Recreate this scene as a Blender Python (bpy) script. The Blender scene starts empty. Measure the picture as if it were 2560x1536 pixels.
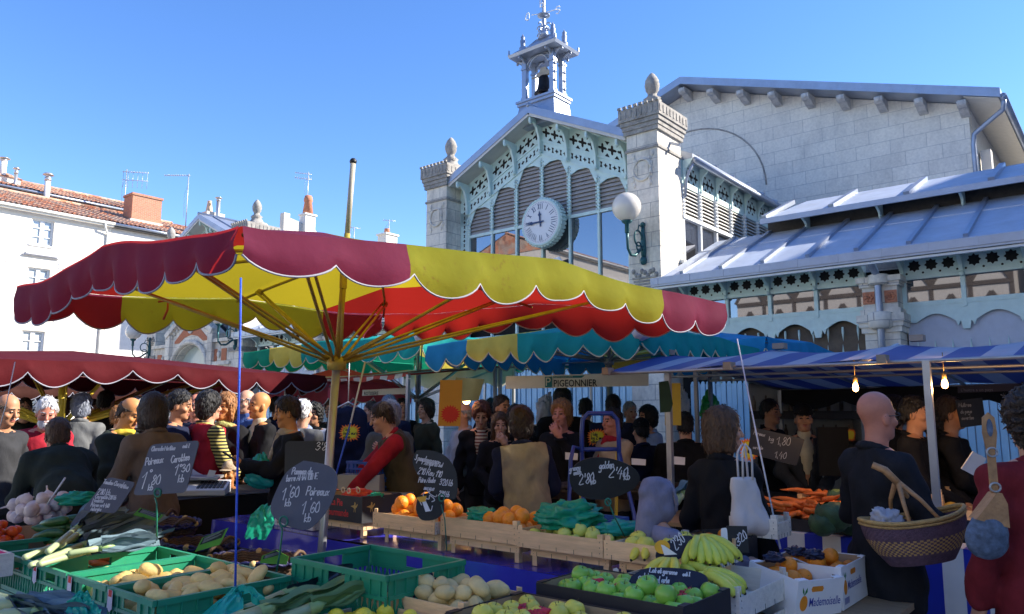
import bpy, math, random
import numpy as np
from math import sin, cos, pi, radians, sqrt, atan2, tan
from mathutils import Vector, Matrix, Euler
R = random.Random(7)
S = bpy.context.scene
COL = S.collection
# ------------------------------------------------------------------ camera
FPX = 1900.0; PIT = radians(8.15); EYE = 1.65
cam = bpy.data.cameras.new('camera'); cam.sensor_width = 36; cam.lens = FPX/2560*36
cam.clip_start = .05; cam.clip_end = 600
co = bpy.data.objects.new('camera', cam); COL.objects.link(co)
co.location = (0, 0, EYE); co.rotation_euler = (pi/2+PIT, 0, 0); S.camera = co

def ray(px, py):
    x = (px-1280)/FPX; y = (768-py)/FPX
    return Vector((x, cos(PIT)-y*sin(PIT), sin(PIT)+y*cos(PIT)))
def at(px, py, D):
    r = ray(px, py); t = D/r.y
    return Vector((r.x*t, D, EYE+r.z*t))
def gz(px, py, z):
    r = ray(px, py); t = (z-EYE)/r.z
    return Vector((r.x*t, r.y*t, z))
E1 = Vector((.7705, -.6374, 0)); E2 = Vector((.6374, .7705, 0)); GR = atan2(-.6374, .7705)
def W(a, b, z=0): return E1*a+E2*b+Vector((0, 0, z))
def AB(p): return (p.x*E1.x+p.y*E1.y, p.x*E2.x+p.y*E2.y)

# ------------------------------------------------------------------ materials
MATS = {}
def mat(name, col=(.5, .5, .5), rough=.6, var=.12, scale=6., bump=0., metal=0., spec=.4, rnd=0., trans=0., alpha=1.,
        dirt=0., dirtcol=(.05, .045, .04), bscale=None, stretch=(1, 1, 1), coat=0., emit=0., sheen=0., tcol=None):
    if name in MATS: return MATS[name]
    m = bpy.data.materials.new(name); m.use_nodes = True; MATS[name] = m
    nt = m.node_tree; N = nt.nodes; L = nt.links
    b = N['Principled BSDF']; out = N['Material Output']
    b.inputs['Roughness'].default_value = rough; b.inputs['Metallic'].default_value = metal
    b.inputs['Specular IOR Level'].default_value = spec
    b.inputs['Coat Weight'].default_value = coat
    b.inputs['Sheen Weight'].default_value = sheen
    tc = N.new('ShaderNodeTexCoord'); mp = N.new('ShaderNodeMapping'); L.new(tc.outputs['Object'], mp.inputs[0])
    mp.inputs['Scale'].default_value = stretch
    n1 = N.new('ShaderNodeTexNoise'); n1.inputs['Scale'].default_value = scale; n1.inputs['Detail'].default_value = 6
    n1.inputs['Roughness'].default_value = .65
    L.new(mp.outputs[0], n1.inputs['Vector'])
    mr = N.new('ShaderNodeMapRange'); mr.inputs['From Min'].default_value = .3; mr.inputs['From Max'].default_value = .7
    mr.inputs['To Min'].default_value = 1-var; mr.inputs['To Max'].default_value = 1+var
    L.new(n1.outputs['Fac'], mr.inputs['Value'])
    val = mr.outputs[0]
    if rnd:
        oi = N.new('ShaderNodeObjectInfo'); m2 = N.new('ShaderNodeMapRange')
        m2.inputs['To Min'].default_value = 1-rnd; m2.inputs['To Max'].default_value = 1+rnd
        L.new(oi.outputs['Random'], m2.inputs['Value'])
        mm = N.new('ShaderNodeMath'); mm.operation = 'MULTIPLY'; L.new(val, mm.inputs[0]); L.new(m2.outputs[0], mm.inputs[1]); val = mm.outputs[0]
    vm = N.new('ShaderNodeVectorMath'); vm.operation = 'SCALE'; vm.inputs[0].default_value = col[:3]; L.new(val, vm.inputs['Scale'])
    c = vm.outputs[0]
    if dirt:
        n2 = N.new('ShaderNodeTexNoise'); n2.inputs['Scale'].default_value = scale*.37; n2.inputs['Detail'].default_value = 8
        n2.inputs['Roughness'].default_value = .75; L.new(mp.outputs[0], n2.inputs['Vector'])
        r2 = N.new('ShaderNodeMapRange'); r2.inputs['From Min'].default_value = .5; r2.inputs['From Max'].default_value = .75
        r2.inputs['To Max'].default_value = dirt; L.new(n2.outputs['Fac'], r2.inputs['Value'])
        mx = N.new('ShaderNodeMix'); mx.data_type = 'RGBA'; L.new(r2.outputs[0], mx.inputs['Factor']); L.new(c, mx.inputs[6])
        mx.inputs[7].default_value = (*dirtcol, 1); c = mx.outputs[2]
    L.new(c, b.inputs['Base Color'])
    if bump:
        nb = N.new('ShaderNodeTexNoise'); nb.inputs['Scale'].default_value = bscale or scale*4; nb.inputs['Detail'].default_value = 5
        L.new(mp.outputs[0], nb.inputs['Vector'])
        bp = N.new('ShaderNodeBump'); bp.inputs['Strength'].default_value = min(1, bump); bp.inputs['Distance'].default_value = .01*max(1, bump)
        L.new(nb.outputs['Fac'], bp.inputs['Height']); L.new(bp.outputs[0], b.inputs['Normal'])
    if alpha < 1: b.inputs['Alpha'].default_value = alpha
    if emit: b.inputs['Emission Color'].default_value = (*col[:3], 1); b.inputs['Emission Strength'].default_value = emit
    if trans:
        t = N.new('ShaderNodeBsdfTranslucent')
        if tcol: t.inputs['Color'].default_value = (*tcol, 1)
        else: L.new(c, t.inputs['Color'])
        ms = N.new('ShaderNodeMixShader'); ms.inputs[0].default_value = trans
        L.new(b.outputs[0], ms.inputs[1]); L.new(t.outputs[0], ms.inputs[2]); L.new(ms.outputs[0], out.inputs['Surface'])
    return m
def node_mat(name):
    m = bpy.data.materials.new(name); m.use_nodes = True; MATS[name] = m
    return m, m.node_tree.nodes, m.node_tree.links, m.node_tree.nodes['Principled BSDF']
def blocks(name, c1, c2, mortar, bw, bh, ms=.012, rough=.85, axis='xz', stain=.5, stcol=(.12, .11, .1), bump=.4, offs=.5):
    """ashlar / brick wall on object x-z (or y-z) with stains"""
    if name in MATS: return MATS[name]
    m, N, L, b = node_mat(name); b.inputs['Roughness'].default_value = rough; b.inputs['Specular IOR Level'].default_value = .2
    tc = N.new('ShaderNodeTexCoord'); sp = N.new('ShaderNodeSeparateXYZ'); cb = N.new('ShaderNodeCombineXYZ')
    L.new(tc.outputs['Object'], sp.inputs[0])
    ad = N.new('ShaderNodeMath'); ad.operation = 'ADD'; L.new(sp.outputs[0], ad.inputs[0]); L.new(sp.outputs[1], ad.inputs[1])
    L.new(ad.outputs[0] if axis == 'sum' else sp.outputs['XYZ'.index(axis[0].upper())], cb.inputs[0]); L.new(sp.outputs[2], cb.inputs[1])
    br = N.new('ShaderNodeTexBrick'); br.inputs['Scale'].default_value = 1; br.inputs['Brick Width'].default_value = bw; br.inputs['Row Height'].default_value = bh
    br.inputs['Mortar Size'].default_value = ms; br.inputs['Color1'].default_value = (*c1, 1); br.inputs['Color2'].default_value = (*c2, 1)
    br.inputs['Mortar'].default_value = (*mortar, 1); br.offset = offs; br.inputs['Mortar Smooth'].default_value = .3
    L.new(cb.outputs[0], br.inputs['Vector'])
    n = N.new('ShaderNodeTexNoise'); n.inputs['Scale'].default_value = 1.1; n.inputs['Detail'].default_value = 9; n.inputs['Roughness'].default_value = .72
    mp = N.new('ShaderNodeMapping'); mp.inputs['Scale'].default_value = (1.4, 1.4, .6); L.new(tc.outputs['Object'], mp.inputs[0]); L.new(mp.outputs[0], n.inputs['Vector'])
    r = N.new('ShaderNodeMapRange'); r.inputs['From Min'].default_value = .45; r.inputs['From Max'].default_value = .74; r.inputs['To Max'].default_value = stain
    L.new(n.outputs['Fac'], r.inputs['Value'])
    mx = N.new('ShaderNodeMix'); mx.data_type = 'RGBA'; L.new(r.outputs[0], mx.inputs['Factor']); L.new(br.outputs['Color'], mx.inputs[6]); mx.inputs[7].default_value = (*stcol, 1)
    n2 = N.new('ShaderNodeTexNoise'); n2.inputs['Scale'].default_value = 14; n2.inputs['Detail'].default_value = 6; L.new(tc.outputs['Object'], n2.inputs['Vector'])
    r2 = N.new('ShaderNodeMapRange'); r2.inputs['To Min'].default_value = .78; r2.inputs['To Max'].default_value = 1.2; L.new(n2.outputs['Fac'], r2.inputs['Value'])
    vm = N.new('ShaderNodeVectorMath'); vm.operation = 'SCALE'; L.new(mx.outputs[2], vm.inputs[0]); L.new(r2.outputs[0], vm.inputs['Scale'])
    L.new(vm.outputs[0], b.inputs['Base Color'])
    bp = N.new('ShaderNodeBump'); bp.inputs['Strength'].default_value = bump; bp.inputs['Distance'].default_value = .01
    mh = N.new('ShaderNodeMath'); mh.operation = 'SUBTRACT'; L.new(n2.outputs['Fac'], mh.inputs[0]); L.new(br.outputs['Fac'], mh.inputs[1])
    L.new(mh.outputs[0], bp.inputs['Height']); L.new(bp.outputs[0], b.inputs['Normal'])
    return m
def stripes(name, c1, c2, period, duty=.5, axis='X', rough=.6, trans=0., ang=0.):
    """woven stripes along one object axis"""
    if name in MATS: return MATS[name]
    m, N, L, b = node_mat(name); b.inputs['Roughness'].default_value = rough
    tc = N.new('ShaderNodeTexCoord'); sp = N.new('ShaderNodeSeparateXYZ'); L.new(tc.outputs['Object'], sp.inputs[0])
    d = N.new('ShaderNodeMath'); d.operation = 'MULTIPLY'; d.inputs[1].default_value = 1/period; L.new(sp.outputs['XYZ'.index(axis)], d.inputs[0])
    f = N.new('ShaderNodeMath'); f.operation = 'FRACT'; L.new(d.outputs[0], f.inputs[0])
    g = N.new('ShaderNodeMath'); g.operation = 'LESS_THAN'; g.inputs[1].default_value = duty; L.new(f.outputs[0], g.inputs[0])
    n = N.new('ShaderNodeTexNoise'); n.inputs['Scale'].default_value = 5; n.inputs['Detail'].default_value = 6; L.new(tc.outputs['Object'], n.inputs['Vector'])
    r = N.new('ShaderNodeMapRange'); r.inputs['To Min'].default_value = .8; r.inputs['To Max'].default_value = 1.2; L.new(n.outputs['Fac'], r.inputs['Value'])
    mx = N.new('ShaderNodeMix'); mx.data_type = 'RGBA'; L.new(g.outputs[0], mx.inputs['Factor']); mx.inputs[6].default_value = (*c2, 1); mx.inputs[7].default_value = (*c1, 1)
    vm = N.new('ShaderNodeVectorMath'); vm.operation = 'SCALE'; L.new(mx.outputs[2], vm.inputs[0]); L.new(r.outputs[0], vm.inputs['Scale'])
    L.new(vm.outputs[0], b.inputs['Base Color'])
    if trans:
        t = N.new('ShaderNodeBsdfTranslucent'); L.new(vm.outputs[0], t.inputs['Color'])
        ms = N.new('ShaderNodeMixShader'); ms.inputs[0].default_value = trans
        L.new(b.outputs[0], ms.inputs[1]); L.new(t.outputs[0], ms.inputs[2]); L.new(ms.outputs[0], N['Material Output'].inputs['Surface'])
    return m

# ------------------------------------------------------------------ mesh builder
class MB:
    def __init__(s): s.v = []; s.f = []; s.m = []; s.sm = []; s.cur = 0; s.X = None
    def add(s, vs, fs, smooth=False):
        o = len(s.v)
        s.v += [tuple(s.X @ Vector(p)) if s.X is not None else tuple(p) for p in vs]
        for f in fs: s.f.append([i+o for i in f]); s.m.append(s.cur); s.sm.append(smooth)
        return s
    def box(s, x0, x1, y0, y1, z0, z1):
        return s.add([(x0, y0, z0), (x1, y0, z0), (x1, y1, z0), (x0, y1, z0), (x0, y0, z1), (x1, y0, z1), (x1, y1, z1), (x0, y1, z1)],
                     [(3, 2, 1, 0), (4, 5, 6, 7), (0, 1, 5, 4), (1, 2, 6, 5), (2, 3, 7, 6), (3, 0, 4, 7)])
    def hexa(s, p):  # 4 bottom, 4 top
        return s.add(p, [(3, 2, 1, 0), (4, 5, 6, 7), (0, 1, 5, 4), (1, 2, 6, 5), (2, 3, 7, 6), (3, 0, 4, 7)])
    def bar(s, p, q, w, h=None, up=(0, 0, 1)):
        h = h or w; p = Vector(p); q = Vector(q); d = (q-p).normalized(); u = Vector(up)
        if abs(d.dot(u)) > .98: u = Vector((1, 0, 0))
        x = d.cross(u).normalized(); y = x.cross(d)
        c = [x*i*w/2+y*j*h/2 for i, j in ((-1, -1), (1, -1), (1, 1), (-1, 1))]
        return s.hexa([tuple(p+k) for k in c]+[tuple(q+k) for k in c])
    def tube(s, pts, r, n=8, cap=True, smooth=True):
        pts = [Vector(p) for p in pts]; k = len(pts); rs = r if isinstance(r, (list, tuple)) else [r]*k
        vs = []; fs = []; prev = None
        for i, p in enumerate(pts):
            d = (pts[min(i+1, k-1)]-pts[max(i-1, 0)]).normalized()
            if prev is None: x = d.cross(Vector((0, 0, 1)) if abs(d.z) < .9 else Vector((1, 0, 0))).normalized()
            else: x = (prev-d*prev.dot(d)).normalized()
            prev = x; y = d.cross(x)
            vs += [tuple(p+(x*cos(2*pi*j/n)+y*sin(2*pi*j/n))*rs[i]) for j in range(n)]
        for i in range(k-1):
            for j in range(n):
                fs.append((i*n+j, i*n+(j+1) % n, (i+1)*n+(j+1) % n, (i+1)*n+j))
        if cap: fs.append(tuple(reversed(range(n)))); fs.append(tuple(range((k-1)*n, k*n)))
        return s.add(vs, fs, smooth)
    def lathe(s, prof, c=(0, 0, 0), n=16, smooth=True, ax='z', fn=None):
        vs = []; fs = []
        for r, z in prof:
            for j in range(n):
                t = 2*pi*j/n; rr = r*(fn(t, z) if fn else 1)
                p = (rr*cos(t), rr*sin(t), z)
                if ax == 'y': p = (p[0], -p[2], p[1])
                if ax == 'x': p = (p[2], p[0], p[1])
                vs.append((c[0]+p[0], c[1]+p[1], c[2]+p[2]))
        k = len(prof)
        for i in range(k-1):
            for j in range(n): fs.append((i*n+j, i*n+(j+1) % n, (i+1)*n+(j+1) % n, (i+1)*n+j))
        if prof[0][0] > 1e-6: fs.append(tuple(reversed(range(n))))
        if prof[-1][0] > 1e-6: fs.append(tuple(range((k-1)*n, k*n)))
        return s.add(vs, fs, smooth)
    def prism(s, pts, d, fr):
        """2-D outline pts, mapped by fr(u,v,w) for w=0 and w=d"""
        k = len(pts); vs = [fr(u, v, 0) for u, v in pts]+[fr(u, v, d) for u, v in pts]
        return s.add(vs, [tuple(range(k)), tuple(reversed(range(k, 2*k)))]+[(i, i+k, (i+1) % k+k, (i+1) % k) for i in range(k)])
    def grid(s, nu, nv, fn, smooth=True):
        vs = [fn(i/nu, j/nv) for j in range(nv+1) for i in range(nu+1)]
        return s.add(vs, [(j*(nu+1)+i, j*(nu+1)+i+1, (j+1)*(nu+1)+i+1, (j+1)*(nu+1)+i) for j in range(nv) for i in range(nu)], smooth)
    def ball(s, c, r, n=12, k=8):
        rr = r if isinstance(r, (list, tuple)) else (r, r, r)
        vs = [(c[0]+rr[0]*sin(pi*i/k)*cos(2*pi*j/n), c[1]+rr[1]*sin(pi*i/k)*sin(2*pi*j/n), c[2]+rr[2]*cos(pi*i/k)) for i in range(k+1) for j in range(n)]
        return s.add(vs, [(i*n+j, (i+1)*n+j, (i+1)*n+(j+1) % n, i*n+(j+1) % n) for i in range(k) for j in range(n)], True)
    def mesh(s, name, *ms):
        me = bpy.data.meshes.new(name); me.from_pydata(s.v, [], s.f)
        for m in ms: me.materials.append(m)
        me.polygons.foreach_set('material_index', [min(i, max(0, len(ms)-1)) for i in s.m]); me.polygons.foreach_set('use_smooth', s.sm)
        me.validate(); me.update(); return me
    def build(s, name, ms, parent=None, loc=(0, 0, 0), rot=(0, 0, 0), bevel=0):
        o = link(name, s.mesh(name, *(ms if isinstance(ms, (list, tuple)) else [ms])), parent, loc, rot)
        if bevel:
            b = o.modifiers.new('bevel', 'BEVEL'); b.width = bevel; b.segments = 2; b.limit_method = 'ANGLE'
        return o
def link(name, data, parent=None, loc=(0, 0, 0), rot=(0, 0, 0)):
    o = bpy.data.objects.new(name, data); COL.objects.link(o); o.location = loc; o.rotation_euler = rot
    if parent: o.parent = parent
    return o
def tag(o, label, cat, group=None):
    o['label'] = label; o['category'] = cat
    if group: o['group'] = group
    return o
def thing(name, label, cat, loc=(0, 0, 0), rz=0., group=None, rot=None):
    o = link(name, None, None, loc, rot or (0, 0, rz)); o.empty_display_size = .1
    return tag(o, label, cat, group)
def kids(o): return [c for c in COL.objects if c.parent == o]
CH = {}
def dup(o, loc, rot=None, label=None, group=None, scale=None):
    if o.name not in CH: CH[o.name] = [(c, kids(c)) for c in kids(o)]
    c = o.copy(); COL.objects.link(c); c.location = loc
    if rot is not None: c.rotation_euler = rot
    if label: c['label'] = label
    if group: c['group'] = group
    if scale: c.scale = scale if isinstance(scale, (tuple, list)) else (scale,)*3
    for ch, gs in CH[o.name]:
        k = ch.copy(); COL.objects.link(k); k.parent = c
        for g in gs: q = g.copy(); COL.objects.link(q); q.parent = k
    return c
def struct(o, kind='structure'): o['kind'] = kind; return o
def smooth(o):
    o.data.polygons.foreach_set('use_smooth', [True]*len(o.data.polygons)); return o
def xz(y0): return lambda u, v, w: (u, y0+w, v)

# ------------------------------------------------------------------ writing
GL = dict(a='5636252433445653', b='2923 2536465554433324', c='5546362524334354', d='5546362524334354 5953', e='2445555646362524334354',
 f='59493833 2656', g='5546362524334455 565140302021', h='2923 2536465553', i='3633 3837', j='363120 3837', k='2923 562553', l='39343343',
 m='2623 25364543 45566563', n='2623 2536465553', o='463625243343545546', p='2620 2536465554433324', q='5546362524334455 5650', r='2623 25364656',
 s='554636253554433324', t='3934334354 2656', u='26243343545653', v='263356', w='2633455366', x='2653 5623', y='26253454 565140302021', z='26562353',
 A='134963 2555', B='1913 194958473616 3655544313', C='68593928161524335364', D='1913 19495857545313', E='69191363 1646', F='691913 1646', G='685939281615243353646646',
 H='1913 6963 1666', I='2949 3933 2343', J='5954433324', K='1913 691663', L='191363', M='1319457973', N='13196369', O='493928161424334354565849', P='1913 194958574616', R='1913 194958574616 3663',
 S='68593928275665544324', T='1969 4943', U='191524335469', V='194369', X='1963 6913',
 **{'0': '493827243343545749', '1': '274943', '2': '28394958572363', '3': '2839495847365665544324', '4': '492565 5752', '5': '5929264656544324',
    '6': '5849382624334354554635', '7': '295933', '8': '4637384958574635243343545546', '9': '574636373849585733', '.': '3334', ',': '3442', '-': '2555', '!': '3935 3433', "'": '3937', '/': '1369'})
def cat_rom(p, k=3):
    if len(p) < 3: return p
    q = [p[0]]+p+[p[-1]]; o = []
    for i in range(1, len(q)-2):
        for t in range(k):
            t /= k; a, b, c, d = q[i-1], q[i], q[i+1], q[i+2]
            o.append(tuple(.5*(2*b[n]+(c[n]-a[n])*t+(2*a[n]-5*b[n]+4*c[n]-d[n])*t*t+(3*b[n]-a[n]-3*c[n]+d[n])*t**3) for n in (0, 1)))
    return o+[p[-1]]
def strokes(txt, x, y, size, slant=.25, ang=0., curve=True, wide=1.):
    """polylines for one line of writing, size = ascender height"""
    out = []; cx = 0.; k = size/6.
    for ch in txt:
        if ch == ' ': cx += 2.6*wide; continue
        g = GL.get(ch, ''); w = 0; mn = min([int(st[i]) for st in g.split() for i in range(0, len(st)-1, 2)] or [0])
        for st in g.split():
            pts = [(int(st[i]), int(st[i+1])-3) for i in range(0, len(st)-1, 2)]
            w = max(w, max(p[0] for p in pts)-mn)
            if curve and not ch in 'AEFHIKLMNTVXvwxz147': pts = cat_rom(pts)
            out.append([((cx+(p[0]-mn)*wide+slant*p[1])*k, p[1]*k) for p in pts])
        cx += (w+1.25)*wide
    ca, sa = cos(ang), sin(ang)
    return [[(x+p[0]*ca-p[1]*sa, y+p[0]*sa+p[1]*ca) for p in s] for s in out]
def ribbons(mb, lines, w, fr):
    for ln in lines:
        k = len(ln)
        if k < 2: continue
        vs = []
        for i in range(k):
            a = ln[max(i-1, 0)]; b = ln[min(i+1, k-1)]; dx, dy = b[0]-a[0], b[1]-a[1]; l = sqrt(dx*dx+dy*dy) or 1
            e = (-w*.4 if i == 0 else w*.4 if i == k-1 else 0)
            px, py = ln[i][0]+dx/l*e, ln[i][1]+dy/l*e
            vs += [fr(px-dy/l*w/2, py+dx/l*w/2), fr(px+dy/l*w/2, py-dx/l*w/2)]
        mb.add(vs, [(2*i, 2*i+1, 2*i+3, 2*i+2) for i in range(k-1)])
TXT = {}
def print_text(mb, txt, x, y, size, fr, wide=1., bold=0., align='LEFT'):
    """printed lettering (built-in font outline -> flat faces)"""
    key = (txt, bold)
    if key not in TXT:
        c = bpy.data.curves.new('lettering', 'FONT'); c.body = txt; c.offset = bold; c.resolution_u = 2
        o = bpy.data.objects.new('lettering', c); COL.objects.link(o)
        dg = bpy.context.evaluated_depsgraph_get(); me = o.evaluated_get(dg).to_mesh()
        TXT[key] = ([tuple(v.co) for v in me.vertices], [tuple(p.vertices) for p in me.polygons])
        o.evaluated_get(dg).to_mesh_clear(); bpy.data.objects.remove(o); bpy.data.curves.remove(c)
    vs, fs = TXT[key]
    wd = max(v[0] for v in vs)*wide*size if align == 'CENTER' else 0
    mb.add([fr(x-wd/2+v[0]*size*wide, y+v[1]*size) for v in vs], fs)

# ------------------------------------------------------------------ world, sun
SUN_EL = radians(33); sd = (E1+E2).normalized()
S.world = bpy.data.worlds.new('World'); S.world.use_nodes = True
nt = S.world.node_tree; bg = nt.nodes['Background']; sk = nt.nodes.new('ShaderNodeTexSky'); sk.sky_type = 'NISHITA'
sk.sun_disc = False; sk.sun_elevation = SUN_EL; sk.sun_rotation = atan2(sd.x, sd.y)
sk.air_density = 1.0; sk.dust_density = .03; sk.ozone_density = 3.; sk.altitude = 700
hv = nt.nodes.new('ShaderNodeHueSaturation'); hv.inputs['Saturation'].default_value = 1.2; hv.inputs['Hue'].default_value = .510; nt.links.new(sk.outputs[0], hv.inputs['Color']); nt.links.new(hv.outputs[0], bg.inputs[0]); bg.inputs[1].default_value = .094
sl = bpy.data.lights.new('sun', 'SUN'); sl.energy = 3.5; sl.angle = radians(.55); sl.color = (1, .93, .82)
so = link('sun', sl); dvec = -(sd*cos(SUN_EL)+Vector((0, 0, sin(SUN_EL)))); so.rotation_euler = dvec.to_track_quat('-Z', 'Y').to_euler()
so.location = (20, 0, 30)
S.view_settings.view_transform = 'Standard'; S.view_settings.look = 'None'; S.view_settings.exposure = 1.78; S.view_settings.gamma = 1
try: S.cycles.max_bounces = 8; S.cycles.transparent_max_bounces = 12; S.cycles.use_denoising = True
except Exception: pass
# ================================================================== market buildings
STONE = blocks('limestone', (.82, .76, .65), (.74, .685, .585), (.36, .34, .32), .62, .33, .008, axis='sum', stain=.75, stcol=(.2, .19, .18))
STONE2 = blocks('limestone wall', (.78, .73, .63), (.70, .655, .57), (.50, .48, .44), .95, .42, .01, axis='xz', stain=.5, stcol=(.40, .385, .36), offs=.4)
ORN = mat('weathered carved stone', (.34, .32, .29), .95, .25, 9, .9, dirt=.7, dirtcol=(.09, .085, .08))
MINT = mat('pale mint paint', (.60, .76, .73), .45, .08, 5, .15, dirt=.18, dirtcol=(.3, .4, .4))
MINT2 = mat('pale blue door paint', (.40, .62, .76), .5, .1, 3, .15, dirt=.2, dirtcol=(.28, .4, .48))
ZINC = mat('zinc sheet', (.34, .38, .46), .38, .1, 3, .1, metal=.55, dirt=.25, dirtcol=(.24, .25, .27))
ZINCL = mat('light zinc roof', (.42, .47, .56), .6, .14, 2, .2, metal=.12, dirt=.5, dirtcol=(.36, .35, .34))
LOUV = mat('louvre slat', (.40, .375, .365), .7, .1, 6)
GLASS = mat('dark reflecting glass', (.27, .27, .29), .015, .0, 1, metal=.92)
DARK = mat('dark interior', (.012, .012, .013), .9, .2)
BLKHOLE = mat('dark opening', (.02, .018, .016), .9, .1)
TERRA = mat('terracotta ornament', (.50, .20, .11), .85, .2, 14, .6)
SOFFIT = mat('painted soffit boards', (.62, .60, .56), .7, .08, 4, .1)
WHITEM = mat('white painted metal', (.75, .77, .78), .45, .06)
LAMPG = mat('dark green cast iron', (.025, .10, .11), .4, .2, 20, .2, metal=.3)
GLOBE = mat('opal globe', (.78, .74, .68), .12, .03, coat=.6, trans=.25)
def quatre(R_, n=20): return [(R_*(.68+.32*cos(4*t))*cos(t), R_*(.68+.32*cos(4*t))*sin(t)) for t in [2*pi*i/n for i in range(n)]]
def starp(R_, k=8, q=.72): return [((R_ if i % 2 == 0 else R_*q)*cos(pi*i/k), (R_ if i % 2 == 0 else R_*q)*sin(pi*i/k)) for i in range(2*k)]
HOUR = [(-.035, .07), (.035, .07), (.014, 0), (.035, -.07), (-.035, -.07), (-.014, 0)]
def stone_pier(par, x0, x1, relief=True):
    m = MB(); m.box(x0, x1, 0, 1.1, 0, 7.95)
    p = m.build('stone_pier', STONE, par, bevel=.012)
    c = MB(); w = x0, x1
    for z0, z1, e in ((3.9, 4.05, .05), (7.5, 7.56, .03), (7.9, 8.0, .05), (8.0, 8.1, .07), (8.1, 8.2, .10), (8.2, 8.5, .13)):
        c.box(x0-e, x1+e, -e, 1.1+e, z0, z1)
    for sx in range(8):  # tooth ornaments of the crown
        u = x0-.15+(x1-x0+.3)*(sx+.5)/8; c.box(u-.03, u+.03, -.145, -.13, 8.27, 8.44); c.box(u-.045, u+.045, -.17, -.12, 8.5, 8.56)
    for sy in range(9):
        v = -.15+1.4*(sy+.5)/9
        for xx in (x0-.145, x1+.13): c.box(xx, xx+.015, v-.03, v+.03, 8.27, 8.44)
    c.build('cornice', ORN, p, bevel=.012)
    f = MB(); cx, cy = (x0+x1)/2, .55
    f.lathe([(.40, 8.5), (.36, 8.6), (.22, 8.68), (.16, 8.8), (.2, 8.86), (.11, 8.93), (.1, 8.97)], (cx, cy, 0), 16, fn=lambda t, z: 1+.12*cos(8*t))
    prof = [(.1+.0, 8.97)]+[(.165*sin(pi*(.12+.86*i/14))**.7*(1.06 if i % 2 else .97), 8.97+.54*i/14) for i in range(15)]+[(0, 9.52)]
    f.lathe(prof, (cx, cy, 0), 18, fn=lambda t, z: 1+.05*cos(9*t+z*40))
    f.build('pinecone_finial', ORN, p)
    if relief:
        r = MB(); cz = 7.05
        ring = [(cx+.22*cos(t), -.01, cz+.24*sin(t)) for t in [2*pi*i/22 for i in range(23)]]
        r.tube(ring, .035, 6); r.ball((cx, 0, cz), (.2, .02, .22), 14, 6)
        for k in range(7):
            for sg in (-1, 1): r.ball((cx+sg*(.18+.1*R.random()), 0, cz+(k-3)*.11), (.05, .025, .07), 7, 5)
        ribbons(r, strokes('RT', cx-.12, cz-.08, .17, 0), .035, lambda u, v: (u, -.027, v))
        r.build('relief_medallion', STONE, p)
        g = MB()
        for k in range(9): g.ball((cx+(k-4)*.07, 0, 4.72+.06*cos(k*1.9)), (.05, .05, .06), 8, 6)
        for k in range(4): g.box(cx-.3+k*.03, cx+.3-k*.03, -.03+.006*k, 0, 4.60-k*.07, 4.64-k*.07)
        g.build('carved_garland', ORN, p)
    return p
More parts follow.
